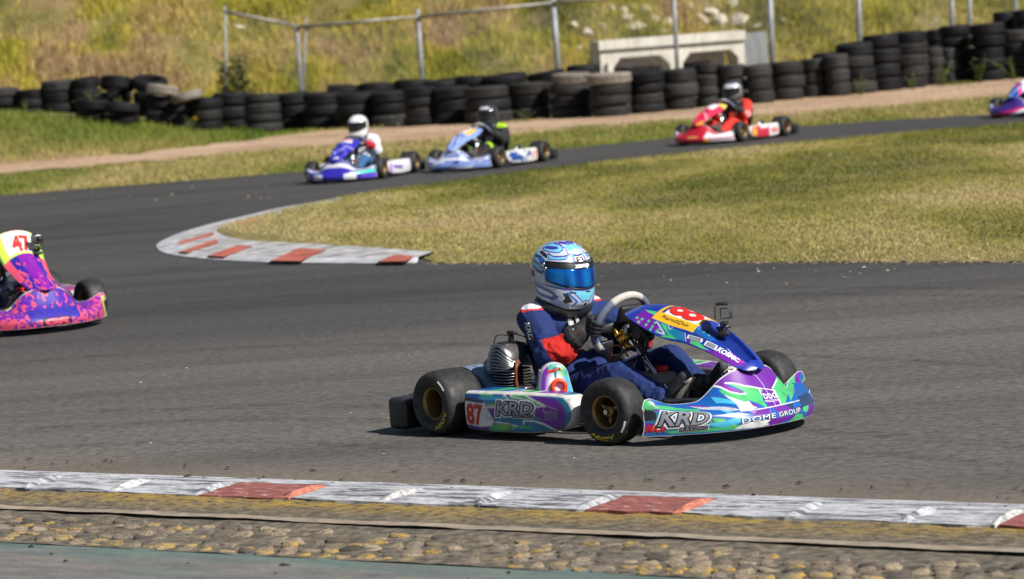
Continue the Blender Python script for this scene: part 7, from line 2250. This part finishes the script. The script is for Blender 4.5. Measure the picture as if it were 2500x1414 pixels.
# pale blue kart, driver in black and lime
PBL, DBL = (0.17, 0.25, 0.55), (0.02, 0.05, 0.25)
def nose_c(U, V):
    C = blotch(U, V, PBL, (0.55, 0.60, 0.72), DBL, 5, 3, 0.55, 12)
    C[np.abs(V - 0.62) < 0.05] = (0.7, 0.72, 0.8)
    return C
def panel_c(U, V):
    C = bands(U, V, (0.22, 0.32, 0.66), [(DBL, 1.2, 0.8, 0.06), ((0.5, 0.56, 0.75), 0.6, 0.55, 0.05)])
    C[(np.abs(U) < 0.66) & (V > 0.12) & (V < 0.46)] = (0.82, 0.46, 0.03)
    C[(U < 0.35) & (U > -0.6) & (V > 0.14) & (V < 0.44)] = (0.8, 0.78, 0.78)
    return C
def pod_c(A, B_, side):
    C = blotch(A, B_, (0.62, 0.64, 0.66), (0.02, 0.07, 0.30), (0.40, 0.62, 0.20), 6, 3, 0.54, 15)
    C[A < 0.22] = (0.78, 0.72, 0.72)
    return C
hc = math.radians(-120); LC = place_front_left(1216, 411, hc)
kc, nose, panel, pods = kart('pale blue and white kart with yellow number plate, second on the far straight', LC, hc, nose_c, panel_c, pod_c, False, size=FAR)
lay('lettering', '17', [(-0.40, 0.38), (0.25, 0.38), (0.25, 0.22), (-0.40, 0.22)], panel_pt, MK['redprint'], panel, 0.0016, 0.03, flip=-1)
lay('lettering', '17', [(0.03, 0.25), (0.18, 0.25), (0.18, 0.72), (0.03, 0.72)][1::-1] + [(0.03, 0.72), (0.18, 0.72)], pod_f(1), MK['redprint'], pods[1], 0.0026, 0.03, flip=-1)
LIME = (0.36, 0.62, 0.02)
def suit_c(co):
    C = suit_fn((0.015, 0.015, 0.018))(co)
    C[(co[:, 2] > 0.47) & (np.abs(co[:, 1] + 0.02) > 0.10) & (co[:, 0] > 0.22)] = LIME
    C[(co[:, 0] > 0.66) & (co[:, 0] < 0.71) & (co[:, 2] > 0.24)] = LIME
    C[(np.linalg.norm(co - BI['le'] - (0, -.03, 0.03), axis=1) < 0.05)] = LIME
    return C
def helm_c(TH, Z):
    C = np.empty(TH.shape + (3,)); C[...] = (0.03, 0.035, 0.045)
    C[(np.abs(TH) < 0.7) & (Z > 0.085) & (Z < 0.115)] = (0.7, 0.7, 0.72)
    return C
make_driver(LC, hc, 'driver in black and lime suit with a black helmet', suit_c, helm_c, MK['darkvisor'], None, False, False, size=FAR)

# red kart
RD, DR = (0.50, 0.012, 0.03), (0.22, 0.006, 0.02)
def nose_d(U, V):
    C = np.empty(U.shape + (3,)); C[...] = RD
    C[(U > 0.36) & (V > 0.25) & (V < 0.75)] = (0.66, 0.70, 0.76)
    C[(U < -0.80)] = (0.60, 0.66, 0.80)
    C[(U > 0.38) & (U < 0.50) & (V < 0.28)] = (0.75, 0.32, 0.02)
    C[(np.abs(U) < 0.16) & (V > 0.35) & (V < 0.46)] = (0.55, 0.35, 0.10)
    C[(U > 0.5) & (V < 0.2)] = (0.35, 0.35, 0.4)
    return C
def panel_d(U, V):
    C = bands(U, V, (0.60, 0.02, 0.07), [((0.72, 0.30, 0.35), 0.2, 0.55, 0.03)])
    C[(np.abs(U) < 0.55) & (V > 0.14) & (V < 0.44)] = (0.74, 0.72, 0.80)
    C[(U > 0.3) & (V > 0.02) & (V < 0.16)] = (0.80, 0.66, 0.12)
    C[(U > 0.3) & (V > 0.85)] = (0.72, 0.30, 0.02)
    return C
def pod_d(A, B_, side):
    C = np.empty(A.shape + (3,)); C[:] = (0.55, 0.03, 0.07)
    C[(A > 0.78)] = (0.62, 0.16, 0.10)
    C[((A - 0.86) / 0.07) ** 2 + ((B_ - 0.4) / 0.3) ** 2 < 1] = (0.80, 0.42, 0.03)
    C[A < 0.36] = (0.76, 0.74, 0.75); C[(A > 0.4) & (A < 0.66) & (B_ > 0.72)] = (0.74, 0.74, 0.78)
    return C
hd = math.radians(-125); LD = place_front_left(1809, 347, hd)
kd, nose, panel, pods = kart('red kart with white and orange marks, third on the far straight', LD, hd, nose_d, panel_d, pod_d, False, size=FAR)
lay('lettering', '44', [(0.30, 0.25), (0.06, 0.25), (0.06, 0.72), (0.30, 0.72)], pod_f(1), MK['redprint'], pods[1], 0.0026, 0.03, flip=-1)
RS = (0.72, 0.035, 0.02)
def suit_d(co):
    C = suit_fn(RS)(co)
    C[np.linalg.norm(co - (BI['le'] + (0.02, 0.05, 0.02)), axis=1) < 0.05] = (0.7, 0.28, 0.25)
    C[(co[:, 0] > 0.26) & (np.abs(co[:, 1]) < 0.12) & (co[:, 2] > 0.36)] = (0.05, 0.012, 0.012)
    return C
def helm_d(TH, Z):
    C = np.empty(TH.shape + (3,)); C[...] = (0.16, 0.17, 0.19)
    C[(Z > 0.055) & (Z < 0.11) & (np.abs(TH) < 1.6)] = (0.62, 0.64, 0.68)
    C[Z > 0.115] = (0.05, 0.08, 0.12); C[Z < -0.06] = (0.04, 0.04, 0.045)
    return C
make_driver(LD, hd, 'driver in a bright red suit with a grey and silver helmet', suit_d, helm_d, MK['darkvisor'], None, False, False, size=FAR)

# pink and blue kart leaving the frame at the right
def nose_e(U, V):
    C = bands(U, V, (0.05, 0.02, 0.20), [((0.62, 0.02, 0.16), 0.5, 0.2, 0.16), ((0.72, 0.72, 0.74), 0.9, -0.1, 0.12)])
    C[(U < -0.82)] = (0.55, 0.66, 0.80)
    return C
def panel_e(U, V): return bands(U, V, (0.02, 0.06, 0.34), [((0.74, 0.70, 0.80), 0.25, 0.33, 0.14), ((0.70, 0.06, 0.30), 0.25, 0.56, 0.06), ((0.35, 0.60, 0.70), -0.5, 0.7, 0.06)])
def pod_e(A, B_, side): return blotch(A, B_, (0.60, 0.02, 0.16), (0.7, 0.7, 0.72), (0.03, 0.06, 0.3), 5, 3, 0.52, 22)
he = math.radians(-128); LE = place_nose(2448, 283, he)
ke, nose, panel, pods = kart('pink, white and blue kart at the right edge of the picture', LE, he, nose_e, panel_e, pod_e, False, size=FAR)
make_driver(LE, he, 'driver of the pink and blue kart, mostly beyond the right edge', suit_fn((0.02, 0.04, 0.20), (0.6, 0.1, 0.02)), lambda T, Z: np.broadcast_to(np.array((0.55, 0.06, 0.25)), T.shape + (3,)).copy(), MK['darkvisor'], None, False, False, size=FAR)
